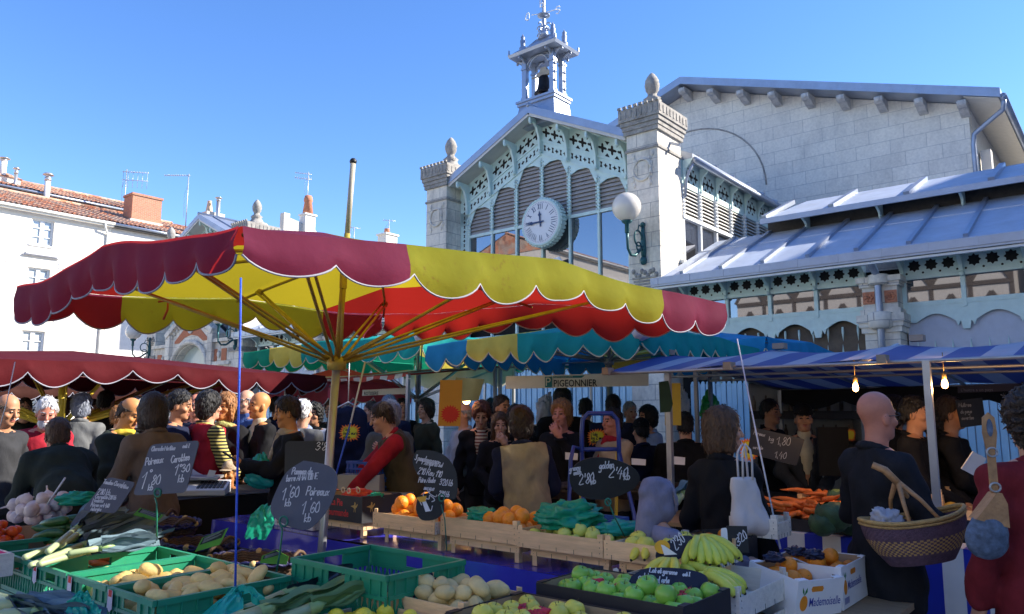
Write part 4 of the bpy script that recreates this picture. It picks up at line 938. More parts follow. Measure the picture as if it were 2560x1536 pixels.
parasol('plain blue market parasol behind the teal one beside the blue striped awning', [(-3.5, 9.1), (-3.5, 12.3), (-6.3, 12.3), (-6.3, 9.1)], 2.6, 2.9, [(1.1, 0)], [BLUEC], 0, 9, .26, TRIMY, seed=6, amp=.4, pole=(W(-5, 10.7), W(-5, 10.7, 2.8), .03), hub=2.4, polem=STEEL)
# small red parasol
parasol('small pinkish red parasol with white edge behind the pole', [(-9.3, 7.0), (-9.3, 8.6), (-10.9, 8.6), (-10.9, 7.0)], 2.12, 2.45, [(1.1, 0)], [cloth('pink red canvas', (.6, .10, .13), .4)], 0, 4, .32, WHITEM, seed=8, amp=.3, pole=(W(-10.1, 7.8), W(-10.1, 7.8, 2.45), .025), hub=1.7, polem=STEEL)

# striped / white awnings
def awning(label, a0, a1, b0, b1, zf, zb, m, name='stall_awning', posts=((0, 0), (1, 0), (0, 1), (1, 1)), drop=.0, sag=.08, nseg=4, ph=None, trimm=None, group=None, rz=0., post_r=.022, ridge=None):
    """rectangular stall roof: b0 = front edge (zf) to b1 = back edge (zb)"""
    t = thing(name, label, 'awning', W(a0, b0), GR+rz, group); w, d = a1-a0, b1-b0
    def z(u, v): return (zf+(zb-zf)*v if ridge is None else (zf+(ridge[1]-zf)*v/ridge[0] if v < ridge[0] else ridge[1]+(zb-ridge[1])*(v-ridge[0])/(1-ridge[0])))-sag*abs(sin(pi*nseg*u))*sin(pi*(.15+.7*v))+.012*sin(7*u+5*v)
    g = MB(); g.grid(48, 14, lambda u, v: (u*w, v*d, z(u, v))); g.build('awning_cloth', m, t)
    if drop:
        g = MB(); g.grid(48, 3, lambda u, v: (u*w, -.01-.02*v*sin(9*u), z(u, 0)-drop*v*(1+.15*sin(30*u)))); g.build('valance', m, t)
    f = MB()
    for k in range(nseg+1): f.tube([(w*k/nseg, 0, zf-.02)]+([(w*k/nseg, d*ridge[0], ridge[1]-.02)] if ridge else [])+[(w*k/nseg, d, zb-.02)], .016, 6)
    f.tube([(0, 0, zf-.02), (w, 0, zf-.02)], .014, 6); f.tube([(0, d, zb-.02), (w, d, zb-.02)], .014, 6); f.build('roof_frame', trimm or STEEL, t)
    for u, v in posts:
        p = MB(); p.box(u*w-post_r, u*w+post_r, v*d-post_r, v*d+post_r, 0, zf+(zb-zf)*v-.02); p.build('post', STEEL, t)
    return t
BLACKCL = mat('black cloth', (.008, .008, .009), .85, .2)
BW = stripes('blue and white awning canvas', (.035, .06, .26), (.34, .37, .46), .42, .55, 'X', .6, .12)
AW = awning('blue and white striped awning over the right hand vegetable stall', -3.55, 2.6, 5.6, 9.6, 2.03, 2.0, BW, posts=((.075, .05), (.40, .0), (.97, 0), (0, 1), (.5, 1), (.97, 1)), sag=.05, nseg=6, post_r=.022, ridge=(.27, 2.235))
m = MB(); m.tube([(0, 2.0, 2.02), (6.6, 2.0, 2.02)], .013, 6); m.tube([(0, 1.0, 2.02), (6.6, 1.0, 2.0)], .013, 6); m.build('cross_bar', STEEL, AW)
m = MB(); m.grid(90, 3, lambda u, v: (u*6.15, 4.0+.02*sin(20*u), 1.99-(.16+.10*abs(sin(26*u)))*v)); m.build('back_valance', BLACKCL, AW)
for k in range(7):
    m = MB(); m.box(1.1*k-.03, 1.1*k+.03, -.06, .04, 2.0, 2.06); m.box(1.1*k-.05, 1.1*k+.05, 1.03, 1.13, 2.235, 2.285); m.build('rafter_end', mat('worn wood', (.3, .25, .2), .8), AW)
RW = stripes('red and white awning canvas', (.55, .06, .03), (.68, .62, .56), .30, .5, 'X', .6, .3)
awning('red and white striped awning behind the yellow pole', -10.4, -7.6, 7.0, 8.9, 2.22, 2.42, RW, sag=.03, trimm=mat('red frame', (.30, .04, .03), .5), drop=.06)
CREAM = cloth('cream awning canvas', (.62, .60, .52), .3)
awning('cream stall awning in the gap left of the orange poster', -11.2, -8.4, 10.2, 12.6, 2.5, 2.66, CREAM, sag=.05, drop=.3)
pg = awning('cream stall awning carrying the lettered banner in the centre', -7.7, -4.35, 8.9, 12.2, 2.42, 2.55, CREAM, sag=.06)
CREAM2 = mat('cream banner cloth', (.74, .72, .62), .7, .06)
def banner(label, px0, px1, py0, py1, D0, D1, words, col, m):
    p0 = at(px0, py1, D0); p1 = at(px1, py1, D1); h = (at(px0, py0, D0)-p0).z; d = (p1-p0); d.z = 0; w = d.length; rz = atan2(d.y, d.x)
    t = thing('stall_banner', label, 'banner', p0, rz); g = MB(); g.grid(30, 4, lambda u, v: (u*w, .015*sin(7*u)+.01*v, v*h+.02*u)); g.build('banner_cloth', m, t)
    for txt, x, y, s, wd, cm, bold in words:
        q = MB(); print_text(q, txt, x*w, y*h+.02*x, s*h, lambda u, v: (u, .015*sin(7*u/w)-.012, v), wd, bold); q.build('lettering', cm, t)
    return t, w, h
INK = mat('black lettering', (.02, .025, .025), .7, .0); TEALI = mat('dark teal print', (.02, .18, .19), .7, .0); CRI = mat('cream print', (.62, .62, .52), .7)
bt, bw, bh = banner('long cream banner with a poultry shop name in black capitals', 1264, 1622, 941, 973, 8.6, 8.2, [('PIGEONNIER', .345, .10, .74, .80, INK, .012)], INK, CREAM2)
m = MB(); m.box(.285*bw, .335*bw, -.002, .0, .10*bh, .92*bh); o = m.build('emblem', TEALI, bt); m = MB(); ribbons(m, strokes('P', .295*bw, .25*bh, .55*bh, 0, wide=.8), .012, lambda u, v: (u, -.006, v)); m.build('emblem_letter', CRI, o)
m = MB(); m.box(.345*bw, .665*bw, -.002, 0, .80*bh, .98*bh); o = m.build('title_strip', TEALI, bt); m = MB(); print_text(m, 'RILLETTES VOLAILLES CONFITS', .35*bw, .83*bh, .17*bh, lambda u, v: (u, -.006, v), .62); m.build('lettering', CRI, o)
bt2, bw2, bh2 = banner('pale banner with dark capitals half covered by the red awning', 905, 1015, 975, 990, 11.3, 11.0, [('ROTISSERIE', .05, .1, .8, .7, INK, .01)], INK, CREAM2)
bt3, bw3, bh3 = banner('dark blue stall banner with faint pale lettering at the far right', 2395, 2640, 965, 983, 6.3, 6.0, [("L'huitre a un pays", .03, .2, .6, .9, mat('faint pale print', (.10, .11, .16), .7), 0)], INK, mat('navy banner cloth', (.012, .014, .035), .7))

# ================================================================== tables
TARPB = mat('blue plastic sheet', (.05, .05, .46), .22, .1, 2.5, .5, bscale=3, coat=.3)
WOODT = mat('trestle wood', (.34, .24, .14), .75, .15, 8, .2, stretch=(1, 8, 8))
def table(label, a0, a1, b0, b1, z, top=WOODT, group=None):
    t = thing('stall_table', label, 'table', W(a0, b0), GR, group); w, d = a1-a0, b1-b0
    m = MB(); m.box(0, w, 0, d, z-.03, z); m.build('table_top', top, t)
    for x in (.06, w-.06):
        for y in (.06, d-.06): m = MB(); m.box(x-.02, x+.02, y-.02, y+.02, 0, z-.03); m.build('leg', STEEL, t)
    return t
def skirt(label, a0, a1, b0, b1, z, m, low=.35, wave=.012, name='table_cloth', sides=(1, 1, 0, 1), nw=16):
    t = MB(); w, d = a1-a0, b1-b0; per = [((0, 0), (w, 0)), ((w, 0), (w, d)), ((w, d), (0, d)), ((0, d), (0, 0))]
    t.grid(30, 8, lambda u, v: (u*w, v*d, z+.006+.006*sin(11*u+3*v)*sin(5*v+9*u)))
    for s, ((xa, ya), (xb, yb)) in zip(sides, per):
        if not s: continue
        dx, dy = xb-xa, yb-ya; l = sqrt(dx*dx+dy*dy); nx, ny = dy/l, -dx/l; k = int(l*30)
        def f(u, v):
            o = .012+wave*v*(sin(u*l*nw)+.6*sin(u*l*nw*2.3+1))+.03*v
            return (xa+dx*u+nx*o, ya+dy*u+ny*o, z+.006+.006*sin(11*u)*(1-v)-(z-low)*v-.012*(1-v)*0)
        t.grid(k, 10, f)
    o = t.build(name, m, None, W(a0, b0), (0, 0, GR)); return tag(o, label, 'table cloth')
table('low front trestle table under the green vegetable crates', -5.6, -1.0, 1.0, 3.12, .62)
table('raised back table of the fruit stall under the blue sheet', -5.6, -1.60, 3.22, 4.05, .84)
skirt('glossy blue plastic sheet draped over the raised fruit table', -5.65, -1.57, 3.2, 4.1, .85, TARPB, .30, .012, 'plastic_sheet')
table('small end trestle carrying the white orange boxes', -1.55, -.95, 3.2, 4.4, .755)
skirt('glossy blue plastic sheet covering the low front table under the crates', -5.65, -.98, .97, 3.14, .625, TARPB, .1, .01, 'plastic_sheet')
table('scale counter under the left maroon parasol', -7.0, -6.1, 3.1, 4.7, .965)
skirt('black cloth hanging from the scale counter at the left', -7.05, -6.07, 3.05, 4.75, .97, BLACKCL, .05, .012)
table('long dark counter of the cheese stall in the middle distance', -9.4, -5.4, 6.6, 7.4, .9)
skirt('black cloth on the long dark counter in the middle distance', -9.45, -5.35, 6.55, 7.45, .905, BLACKCL, .05, .012)
table('dark counter with wicker trays behind the ladder', -5.2, -2.4, 6.55, 7.3, .92)
skirt('black cloth on the wicker tray counter behind the ladder', -5.25, -2.35, 6.5, 7.35, .925, BLACKCL, .05, .012)
table('right hand vegetable table under the striped awning', -3.2, 2.4, 5.42, 6.3, .84)
BWC = stripes('blue and white striped table cloth', (.022, .04, .40), (.72, .72, .70), .235, .5, 'X', .28)
skirt('blue and white striped plastic cloth on the right hand vegetable table', -2.1, 2.4, 5.38, 6.35, .85, BWC, .02, .006, nw=7)
# ================================================================== crates and boxes
from mathutils import noise as mnoise
GRN = mat('green crate plastic', (.018, .26, .14), .38, .12, 5, .1, spec=.5, dirt=.2, dirtcol=(.04, .22, .13))
BLUP = mat('blue crate plastic', (.02, .09, .38), .4, .1)
POP = mat('poplar crate wood', (.80, .53, .28), .75, .16, 5, .3, stretch=(1, 6, 9), rnd=.08)
POPW = mat('pale grey crate wood', (.74, .70, .62), .8, .12, 5, .3, stretch=(1, 6, 9), dirt=.3, dirtcol=(.35, .28, .2))
CARD = mat('black printed cardboard', (.022, .022, .026), .55, .2, 3)
CARDB = mat('brown cardboard', (.42, .29, .18), .85, .1, 4)
CARDW = mat('white printed cardboard', (.82, .82, .84), .6, .05)
STAP = mat('staple', (.05, .04, .035), .5)
def plastic_crate(label, a, b, z, w=.4, d=.6, h=.17, m=GRN, group='green plastic crates', floorless=False):
    t = thing('plastic_crate', label, 'crate', W(a, b, z), GR, group); g = .004
    for nm, L_, fr in (('x0', w, lambda u, o, v: (u, o, v)), ('x1', w, lambda u, o, v: (u, d-o, v)), ('y0', d, lambda u, o, v: (o, u, v)), ('y1', d, lambda u, o, v: (w-o, u, v))):
        e = MB()
        def bx(u0, u1, o0, o1, v0, v1):
            p, q = fr(u0, o0, v0), fr(u1, o1, v1); e.box(min(p[0], q[0]), max(p[0], q[0]), min(p[1], q[1]), max(p[1], q[1]), v0, v1)
        lo, hi = (g, L_-g) if nm[0] == 'x' else (.02, L_-.02)
        bx(lo, hi, 0, .018, h-.022, h); bx(lo, hi, .002, .010, 0, .022); bx(lo, hi, .002, .012, h*.52, h*.60)
        hw = .055
        bx(lo, L_/2-hw, .008, .011, h*.58, h-.02); bx(L_/2+hw, hi, .008, .011, h*.58, h-.02); bx(L_/2-hw, L_/2+hw, .008, .011, h*.58, h*.64)
        k = int(L_/.032)
        for i in range(k+1):
            u = lo+(hi-lo-.006)*i/k; bx(u, u+.006, .001, .012, .02, h*.54)
            if i % 2 and abs(u-L_/2) > hw: bx(u, u+.006, .001, .010, h*.58, h-.02)
            if i < k:
                u2 = lo+(hi-lo-.006)*(i+1)/k; p = fr(u+.003, .006, .03 if i % 2 else h*.5); q = fr(u2+.003, .006, h*.5 if i % 2 else .03); e.bar(p, q, .004)
        bx(lo, hi, .0085, .0105, .02, h*.3)
        e.build('crate_side', m, t)
    f = MB(); f.box(.02, w-.02, .02, d-.02, .004, .009)
    for i in range(9): f.box(.02+i*(w-.05)/8, .03+i*(w-.05)/8, .02, d-.02, .009, .016)
    f.build('crate_floor', m, t)
    for x in (0, w):
        for y in (0, d): pass
    return t
def card_tag(t, x, y, z, sc=1):
    m = MB(); m.add([(x-.022*sc, y, z), (x+.022*sc, y, z), (x+.022*sc, y, z-.07*sc), (x, y, z-.085*sc), (x-.022*sc, y, z-.07*sc)], [(0, 1, 2, 3, 4)]); m.build('origin_label', mat('white paper label', (.6, .6, .66), .6, .08, 30), t)
    m = MB(); m.add([(x-.014*sc, y-.001, z), (x+.016*sc, y-.001, z), (x+.016*sc, y-.001, z-.026*sc), (x-.014*sc, y-.001, z-.026*sc)], [(0, 1, 2, 3)]); m.build('red_stamp', mat('red print', (.55, .03, .03), .6), t)
def wood_crate(label, a, b, z, w, d, h, m=POP, group='wooden fruit crates', flip=False, posts=.03, split=True, side_m=None):
    """slatted crate; flip=True stands upside down on its corner posts"""
    t = thing('wooden_crate', label, 'crate', W(a, b, z), GR, group); rl = .022 if flip else 0
    z0, z1 = (rl+.0, h) if flip else (0, h)
    gap = .3*h
    for fr, L_, nm in ((lambda u, o, v: (u, o, v), w, 0), (lambda u, o, v: (u, d-o, v), w, 1), (lambda u, o, v: (o, u, v), d, 2), (lambda u, o, v: (w-o, u, v), d, 3)):
        e = MB(); e2 = MB()
        def bx(mb, u0, u1, o0, o1, v0, v1):
            p, q = fr(u0, o0, v0), fr(u1, o1, v1); mb.box(min(p[0], q[0]), max(p[0], q[0]), min(p[1], q[1]), max(p[1], q[1]), v0, v1)
        lo, hi = (0, L_) if nm < 2 else (.006, L_-.006); hs = h-(.0 if not flip else 0)
        a_, b_ = (z0+.03, h) if flip else (0, h-.03 if nm > 1 else h-.012)
        bx(e, lo, hi, 0, .006, a_, b_)
        e.build('slat_side', side_m if side_m and nm > 1 else m, t)
        k = 5
        for i in range(k): u = L_*(i+.4)/k; bx(e2, u, u+.0022, -.0012, .0, a_, a_+.022)
        for uu in (.018, L_-.02):
            for q in range(3): bx(e2, uu, uu+.002, -.0012, 0, a_+(b_-a_)*(.2+.3*q), a_+(b_-a_)*(.27+.3*q))
        if nm == 0 or nm == 3: e2.build('staple', STAP, t)
    for x, y in ((0, 0), (w, 0), (w, d), (0, d)):
        p = MB(); sx, sy = (1 if x == 0 else -1), (1 if y == 0 else -1); x2, y2 = x+sx*.006, y+sy*.006
        p.prism([(x2, y2), (x2+sx*posts, y2), (x2, y2+sy*posts)][::(1 if sx*sy > 0 else -1)], h+.008 if not flip else h-.01, lambda u, v, w_: (u, v, w_+(0 if flip else .001)))
        p.build('corner_post', m, t)
    f = MB(); zf = h-.006 if flip else .0
    for i in range(4): f.box(.008, w-.008, .008+i*(d-.016)/4, (i+1)*(d-.016)/4-.002, zf, zf+.005)
    f.build('crate_base', m, t); return t
def card_box(label, a, b, z, w, d, h, m=CARD, inner=CARDB, group='printed cardboard fruit boxes', handle=True, rz=0., rot=None, lowfront=0.):
    t = thing('cardboard_box', label, 'box', W(a, b, z), GR+rz, group)
    if rot: t.rotation_euler = rot
    for nm, pr in (('front', (0, w, 0, .006)), ('back', (0, w, d-.006, d)), ('left', (0, .006, .006, d-.006)), ('right', (w-.006, w, .006, d-.006))):
        e = MB(); x0, x1, y0, y1 = pr; hh = h-(lowfront if nm in ('front', 'back') else 0); e.cur = 0; e.box(x0, x1, y0, y1, 0, hh)
        if nm in ('left', 'right'):
            for y in (.006, d-.07): e.box(x0-.0015 if nm == 'left' else x0-.02, x1+.0015 if nm == 'right' else x1+.02, y, y+.06, hh, hh+.004)
        e.build('box_side', m, t)
        i = MB(); k = .0012
        if nm == 'front': i.box(.007, w-.007, .006+k/4, .006+k, .004, hh-.004)
        if nm == 'back': i.box(.007, w-.007, d-.006-k, d-.006-k/4, .004, hh-.004)
        if nm == 'left': i.box(.006+k/4, .006+k, .008, d-.008, .004, hh-.004)
        if nm == 'right': i.box(w-.006-k, w-.006-k/4, .008, d-.008, .004, hh-.004)
        i.build('inner_liner', inner, t)
    f = MB(); f.box(.006, w-.006, .006, d-.006, .001, .006); f.build('box_floor', inner, t)
    return t
def face_print(t, side, w, d, h, items):
    """print on a box side; items: (mat, function(mb, fr)) with u along the side"""
    fr = {'front': lambda u, v: (u, -.001, v), 'right': lambda u, v: (w+.001, u, v), 'left': lambda u, v: (-.001, d-u, v)}[side]
    for nm, m, fn in items: q = MB(); fn(q, fr); q.build(nm, m, t)

# ------------------------------------------------------------------ produce
def lump(r, seed, amp=.12, fr=1.6, n=18, k=12, dent=0):
    m = MB(); m.ball((0, 0, 0), r, n, k); o = []
    for v in m.v:
        q = Vector(v); nn = mnoise.noise(q*(fr/max(r))+Vector((seed*7.1, 0, 0))); o.append(tuple(q*(1+amp*nn)))
    m.v = o; return m
SKIN_POT = mat('potato skin', (.78, .56, .20), .6, .12, 22, .25, rnd=.12, dirt=.2, dirtcol=(.34, .22, .09))
POTD = mat('purple potato skin', (.045, .025, .045), .7, .2, 20, .2, rnd=.2)
POTP = mat('washed pale potato skin', (.70, .53, .23), .5, .12, 18, .2, rnd=.1, dirt=.25, dirtcol=(.42, .30, .12))
APG = mat('green apple skin', (.25, .53, .07), .28, .14, 9, .03, rnd=.14, coat=.15, dirt=.3, dirtcol=(.30, .50, .10))
APY = mat('golden apple skin', (.74, .66, .10), .33, .10, 9, .03, rnd=.1, dirt=.3, dirtcol=(.52, .50, .09))
APL = mat('pale yellow green apple skin', (.60, .64, .14), .33, .12, 9, .03, rnd=.1)
ORA = mat('orange peel', (.82, .26, .02), .42, .06, 8, .5, rnd=.07, bscale=110)
LEM = mat('lemon peel', (.86, .70, .05), .4, .08, 8, .4, rnd=.06, bscale=90)
TOM = mat('tomato skin', (.68, .09, .015), .22, .12, 6, rnd=.12)
GAR = mat('garlic skin', (.60, .50, .46), .6, .16, 12, .25, rnd=.1, dirt=.8, dirtcol=(.36, .22, .25))
CAR = mat('carrot skin', (.70, .17, .03), .5, .14, 14, .3, rnd=.14)
COU = mat('courgette skin', (.03, .09, .02), .35, .35, 18, .1, rnd=.2, dirt=.4, dirtcol=(.12, .24, .05))
SHA = mat('shallot skin', (.50, .30, .20), .5, .2, 10, rnd=.25)
STEM = mat('fruit stem', (.10, .07, .03), .8)
def apple_mesh(m, r):
    b = MB(); pr = [(0, .55), (.10, .62), (.25, .74), (.45, .80), (.70, .68), (.92, .36), (1, 0), (.94, -.36), (.76, -.66), (.5, -.85), (.28, -.90), (.12, -.84), (0, -.76)]
    pr = cat_rom(pr, 2); b.lathe([(max(0, p[0])*r, p[1]*r) for p in pr], n=18, fn=lambda t, z: 1+.02*cos(5*t)); b.cur = 1; b.tube([(0, 0, .55*r), (.03*r, 0, .9*r), (.1*r, 0, 1.1*r)], .035*r, 5)
    return b.mesh('apple', m, STEM)
def orange_mesh(r):
    b = lump((r, r, r*.95), 3, .02, 1.2, 18, 12); b.cur = 1; b.lathe([(.09*r, .945*r), (.07*r, .965*r), (0, .96*r)], n=6); return b.mesh('orange', ORA, mat('orange calyx', (.25, .22, .06), .8))
def lemon_mesh(r):
    b = MB(); pr = [(0, 1.42), (.10, 1.40), (.16, 1.28), (.30, 1.12), (.62, .86), (.9, .42), (1, 0), (.9, -.45), (.62, -.86), (.34, -1.06), (.15, -1.16), (0, -1.2)]
    b.lathe([(p[0]*r, p[1]*r*.88) for p in cat_rom(pr, 2)], n=16); b.v = [(z, y, x) for x, y, z in b.v]; return b.mesh('lemon', LEM)
def garlic_mesh(r):
    b = MB(); pr = [(0, 1.75), (.12, 1.7), (.13, 1.2), (.2, .95), (.5, .72), (.88, .38), (1, 0), (.9, -.38), (.55, -.66), (.2, -.72), (0, -.66)]
    b.lathe([(p[0]*r, p[1]*r) for p in cat_rom(pr, 2)], n=24, fn=lambda t, z: 1+.09*abs(cos(2.5*t))-.05); return b.mesh('garlic', GAR)
def carrot_mesh(L_, r, bend):
    b = MB(); b.tube([(L_*f, bend*sin(pi*f), .004*sin(9*f)) for f in (0, .04, .2, .45, .7, .9, 1)], [r*.5, r*.95, r, r*.85, r*.62, r*.35, r*.08], 10); return b.mesh('carrot', CAR)
def courgette_mesh(L_, r):
    b = MB(); b.tube([(L_*f, .02*sin(pi*f), 0) for f in (0, .05, .12, .5, .85, .96, 1)], [r*.3, r*.4, r*.8, r, r*1.05, r*.75, r*.2], 10); return b.mesh('courgette', COU)
MESH = {}
def pmesh(kind, i):
    k = (kind, i)
    if k not in MESH:
        s = i+1
        MESH[k] = {'potato': lambda: lump((.049+.006*(i % 3), .034, .031), s, .22, 1.3).mesh('potato', SKIN_POT), 'dark_potato': lambda: lump((.052, .036, .032), s+9, .25, 1.2).mesh('potato', POTD),
          'pale_potato': lambda: lump((.047+.004*(i % 3), .034, .032), s+4, .2, 1.3).mesh('potato', POTP), 'green_apple': lambda: apple_mesh(APG, .039), 'golden_apple': lambda: apple_mesh(APY, .039), 'pale_apple': lambda: apple_mesh(APL, .037),
          'orange': lambda: orange_mesh(.042), 'lemon': lambda: lemon_mesh(.033), 'tomato': lambda: lump((.036, .036, .03), s, .06, 1).mesh('tomato', TOM), 'garlic': lambda: garlic_mesh(.041+.003*(i % 2)),
          'carrot': lambda: carrot_mesh(.17+.015*i, .017, .012*(i-1)), 'courgette': lambda: courgette_mesh(.2, .026), 'shallot': lambda: lump((.024, .017, .017), s, .2, 1.2, 10, 7).mesh('shallot', SHA)}[kind]()
    return MESH[k]
def pile(kind, label, group, a, b, w, d, z, n, r, nv=3, flat=False, seed=0, spin=True, cand=14, up=False, top=None):
    """drop n pieces into the rectangle; each one is an object of its own"""
    rr = random.Random(seed); P_ = []
    nm = kind.split('_')[-1]
    for i in range(n):
        best = None
        for _ in range(cand):
            x, y = rr.uniform(r*.9, w-r*.9), rr.uniform(r*.9, d-r*.9); zz = r*.85
            for q in P_:
                dd = (q[0]-x)**2+(q[1]-y)**2
                if dd < (1.75*r)**2: zz = max(zz, q[2]+sqrt(max(0, (1.75*r)**2-dd)))
            if best is None or zz < best[2]: best = (x, y, zz)
        P_.append(best)
        if spin: rot = (rr.uniform(-.5, .5), rr.uniform(-.5, .5), rr.uniform(0, 6.28))
        elif up: rot = (rr.uniform(-.3, .3), rr.uniform(-.3, .3), rr.uniform(0, 6.28))
        else: rot = (rr.uniform(0, 6.28), rr.uniform(0, 6.28), rr.uniform(0, 6.28))
        o = link(nm, pmesh(kind, i % nv), None, W(a+best[0], b+best[1], z+best[2]), rot); s = rr.uniform(.9, 1.1); o.scale = (s, s, s); tag(o, label, nm, group)
    return P_
# bags: crumpled thin plastic
BAG = mat('green plastic bag film', (.02, .42, .26), .25, .12, 4, .9, trans=.4, bscale=11, coat=.2)
BAGT = mat('turquoise plastic bag film', (.03, .50, .42), .25, .12, 4, .9, trans=.4, bscale=11, coat=.2)
BAGW = mat('white plastic bag film', (.62, .64, .72), .35, .08, 4, .5, trans=.35, bscale=9)
def bag(label, p, size, m, seed=1, amp=.34, rz=0., name='plastic_bag', tall=False, cat='bag'):
    b = MB(); b.ball((0, 0, 0), 1, 44, 30); o = []
    for v in b.v:
        q = Vector(v); s = Vector((seed*3.3, seed*1.7, 0))
        a_ = abs(mnoise.noise(q*1.7+s)); c = abs(mnoise.noise(q*3.9+s)); e = mnoise.noise(q*9+s)-1.6*abs(mnoise.noise(q*6+s*2))
        f = 1-amp*(1-2.2*a_)*.6-amp*.5*(1-2.4*c)*.6+.04*e
        if tall: w = max(0, q.z); f2 = 1-.62*w**1.3*(1+.3*cos(7*atan2(q.y, q.x))); q = Vector((q.x*f2, q.y*f2, q.z*(1.25 if q.z > 0 else .75)))
        o.append((q.x*f*size[0], q.y*f*size[1], max(q.z*f*size[2], -size[2]*.62)))
    b.v = o; ob = b.build(name, m, None, p, (0, 0, rz)); return tag(ob, label, cat)
def sheet_bag(label, pts, m, thick=.0, seed=0, cat='bag', rip=.006):
    """a loose flat bag: quad strip through rows of world points"""
    p0 = Vector(pts[0][0]); b = MB(); nr = len(pts); 
    rows = [[Vector(p)-p0 for p in r] for r in pts]
    def f(u, v):
        y = v*(nr-1); j = min(int(y), nr-2); fy = y-j; k = len(rows[0])
        def row(r, u): x = u*(k-1); i = min(int(x), k-2); return r[i].lerp(r[i+1], x-i)
        p = row(rows[j], u).lerp(row(rows[j+1], u), fy); n = mnoise.noise(Vector((u*5+seed, v*5, 0))); n2 = mnoise.noise(Vector((u*13+seed, v*13, 3)))
        return tuple(p+Vector((n*.02+n2*rip, -.02*n+rip*n2, .02*n+n2*rip)))
    b.grid(26, 26, f); o = b.build('plastic_bag', m, None, p0); return tag(o, label, cat)

Z0 = .625
# potato crates (two high) and carrot crates in one row
rows = [(-4.9, 'leftmost green crate of the front row holding carrots'), (-4.5, 'green crate under the leeks with a few carrots'), (-4.1, 'green crate with few potatoes left of the other potato crates'), (-3.7, 'middle green crate of potatoes in the front row'), (-3.3, 'green crate with most potatoes right of the middle crate')]
for k, (a, lb) in enumerate(rows):
    low = plastic_crate('lower green crate supporting the '+['carrot', 'leek', 'sparse potato', 'middle potato', 'full potato'][k]+' crate', a+.002, 1.42, Z0, .396, .6)
    t = plastic_crate(lb, a+.002, 1.42, Z0+.173, .396, .6)
    if k > 1: card_tag(t, .05, -.006, .165)
ZC = Z0+.173+.018
pile('potato', 'yellow potato in the sparse left potato crate', 'potatoes in the left crate', -4.09, 1.45, .38, .54, ZC, 34, .036, 4, seed=11)
pile('potato', 'yellow potato in the middle green crate', 'potatoes in the middle crate', -3.69, 1.45, .38, .54, ZC, 58, .036, 4, seed=12)
pile('potato', 'yellow potato in the fullest green crate', 'potatoes in the right crate', -3.29, 1.45, .38, .54, ZC, 80, .036, 4, seed=13)
def lay(kind, label, group, a, b, w, d, z, n, seed, ang=(0, 6.28), nv=3, lift=.03):
    rr = random.Random(seed)
    for i in range(n):
        x, y = rr.uniform(.02, w-.02), rr.uniform(.02, d-.02)
        o = link(kind, pmesh(kind, i % nv), None, W(a+x, b+y, z+.018+lift*i/n*3), (rr.uniform(0, 6), rr.uniform(-.2, .2), GR+rr.uniform(*ang))); tag(o, label, kind, group)
lay('carrot', 'orange carrot in the leftmost green crate', 'carrots in the left crate', -4.86, 1.5, .24, .44, ZC, 34, 5, (.2, 1.2))
lay('carrot', 'orange carrot in the crate below the leeks', 'carrots under the leeks', -4.46, 1.55, .24, .40, ZC, 14, 6, (.2, 1.2))
# empty crate on another
plastic_crate('lower green crate under the empty green crate', -2.98, 2.08, Z0, .62, .42, .2)
ec = plastic_crate('empty green plastic crate in the middle of the stall', -2.98, 2.06, Z0+.205, .64, .46, .2)
m = MB(); m.tube([(.1+.07*cos(a)*1.3, .13+.06*sin(a), .06) for a in [2*pi*i/20 for i in range(21)]], .004, 5); m.lathe([(.06, .012), (.075, .055)], (.1, .13, 0), 20); tb_ = m.build('plastic_tub', mat('clear tub plastic', (.35, .5, .45), .15, .05, alpha=.35), None, W(-2.98, 2.06, Z0+.215), (0, 0, GR)); tag(tb_, 'clear plastic tub lying in the empty green crate', 'tub')
# back row: crates standing on upturned crates, on the blue sheet
ZB = .862; ZT = ZB+.10
ub = [(-4.46, .50, 'black printed box'), (-3.80, .55, 'first orange crate'), (-3.22, .56, 'second orange crate'), (-2.62, .53, 'crate with the green bags'), (-2.07, .5, 'yellow apple crate')]
for a, w, x in ub: wood_crate('upturned wooden crate under the '+x, a+.02, 3.30, ZB, w-.04, .3, .10, flip=True, group='upturned crates raising the back row')
wood_crate('pale wooden crate of oranges with a scoop and price board', -3.82, 3.24, ZT, .55, .33, .10, side_m=POPW)
wood_crate('brown wooden crate with bag and oranges next to the pale one', -3.25, 3.27, ZT, .58, .33, .115)
wood_crate('wooden crate of pale apples covered by green bags', -2.65, 3.24, ZT, .545, .34, .10)
wood_crate('wooden crate of yellow apples right of the green bags', -2.10, 3.24, ZT, .54, .34, .10, side_m=POPW)
pile('orange', 'orange in the pale crate with the scoop', 'oranges in the first crate', -3.80, 3.26, .51, .29, ZT+.02, 30, .041, 1, seed=21, spin=False)
pile('orange', 'orange in the brown crate beside the torn green bag', 'oranges in the second crate', -2.98, 3.30, .29, .27, ZT+.03, 16, .041, 1, seed=22, spin=False)
pile('pale_apple', 'pale green apple peeping out under the green bags', 'apples under the bags', -2.63, 3.26, .50, .3, ZT+.01, 34, .036, 1, seed=23, up=True, spin=False)
pile('golden_apple', 'yellow apple in the crate right of the green bags', 'apples in the yellow crate', -2.07, 3.27, .46, .28, ZT+.01, 24, .037, 1, seed=24, up=True, spin=False)
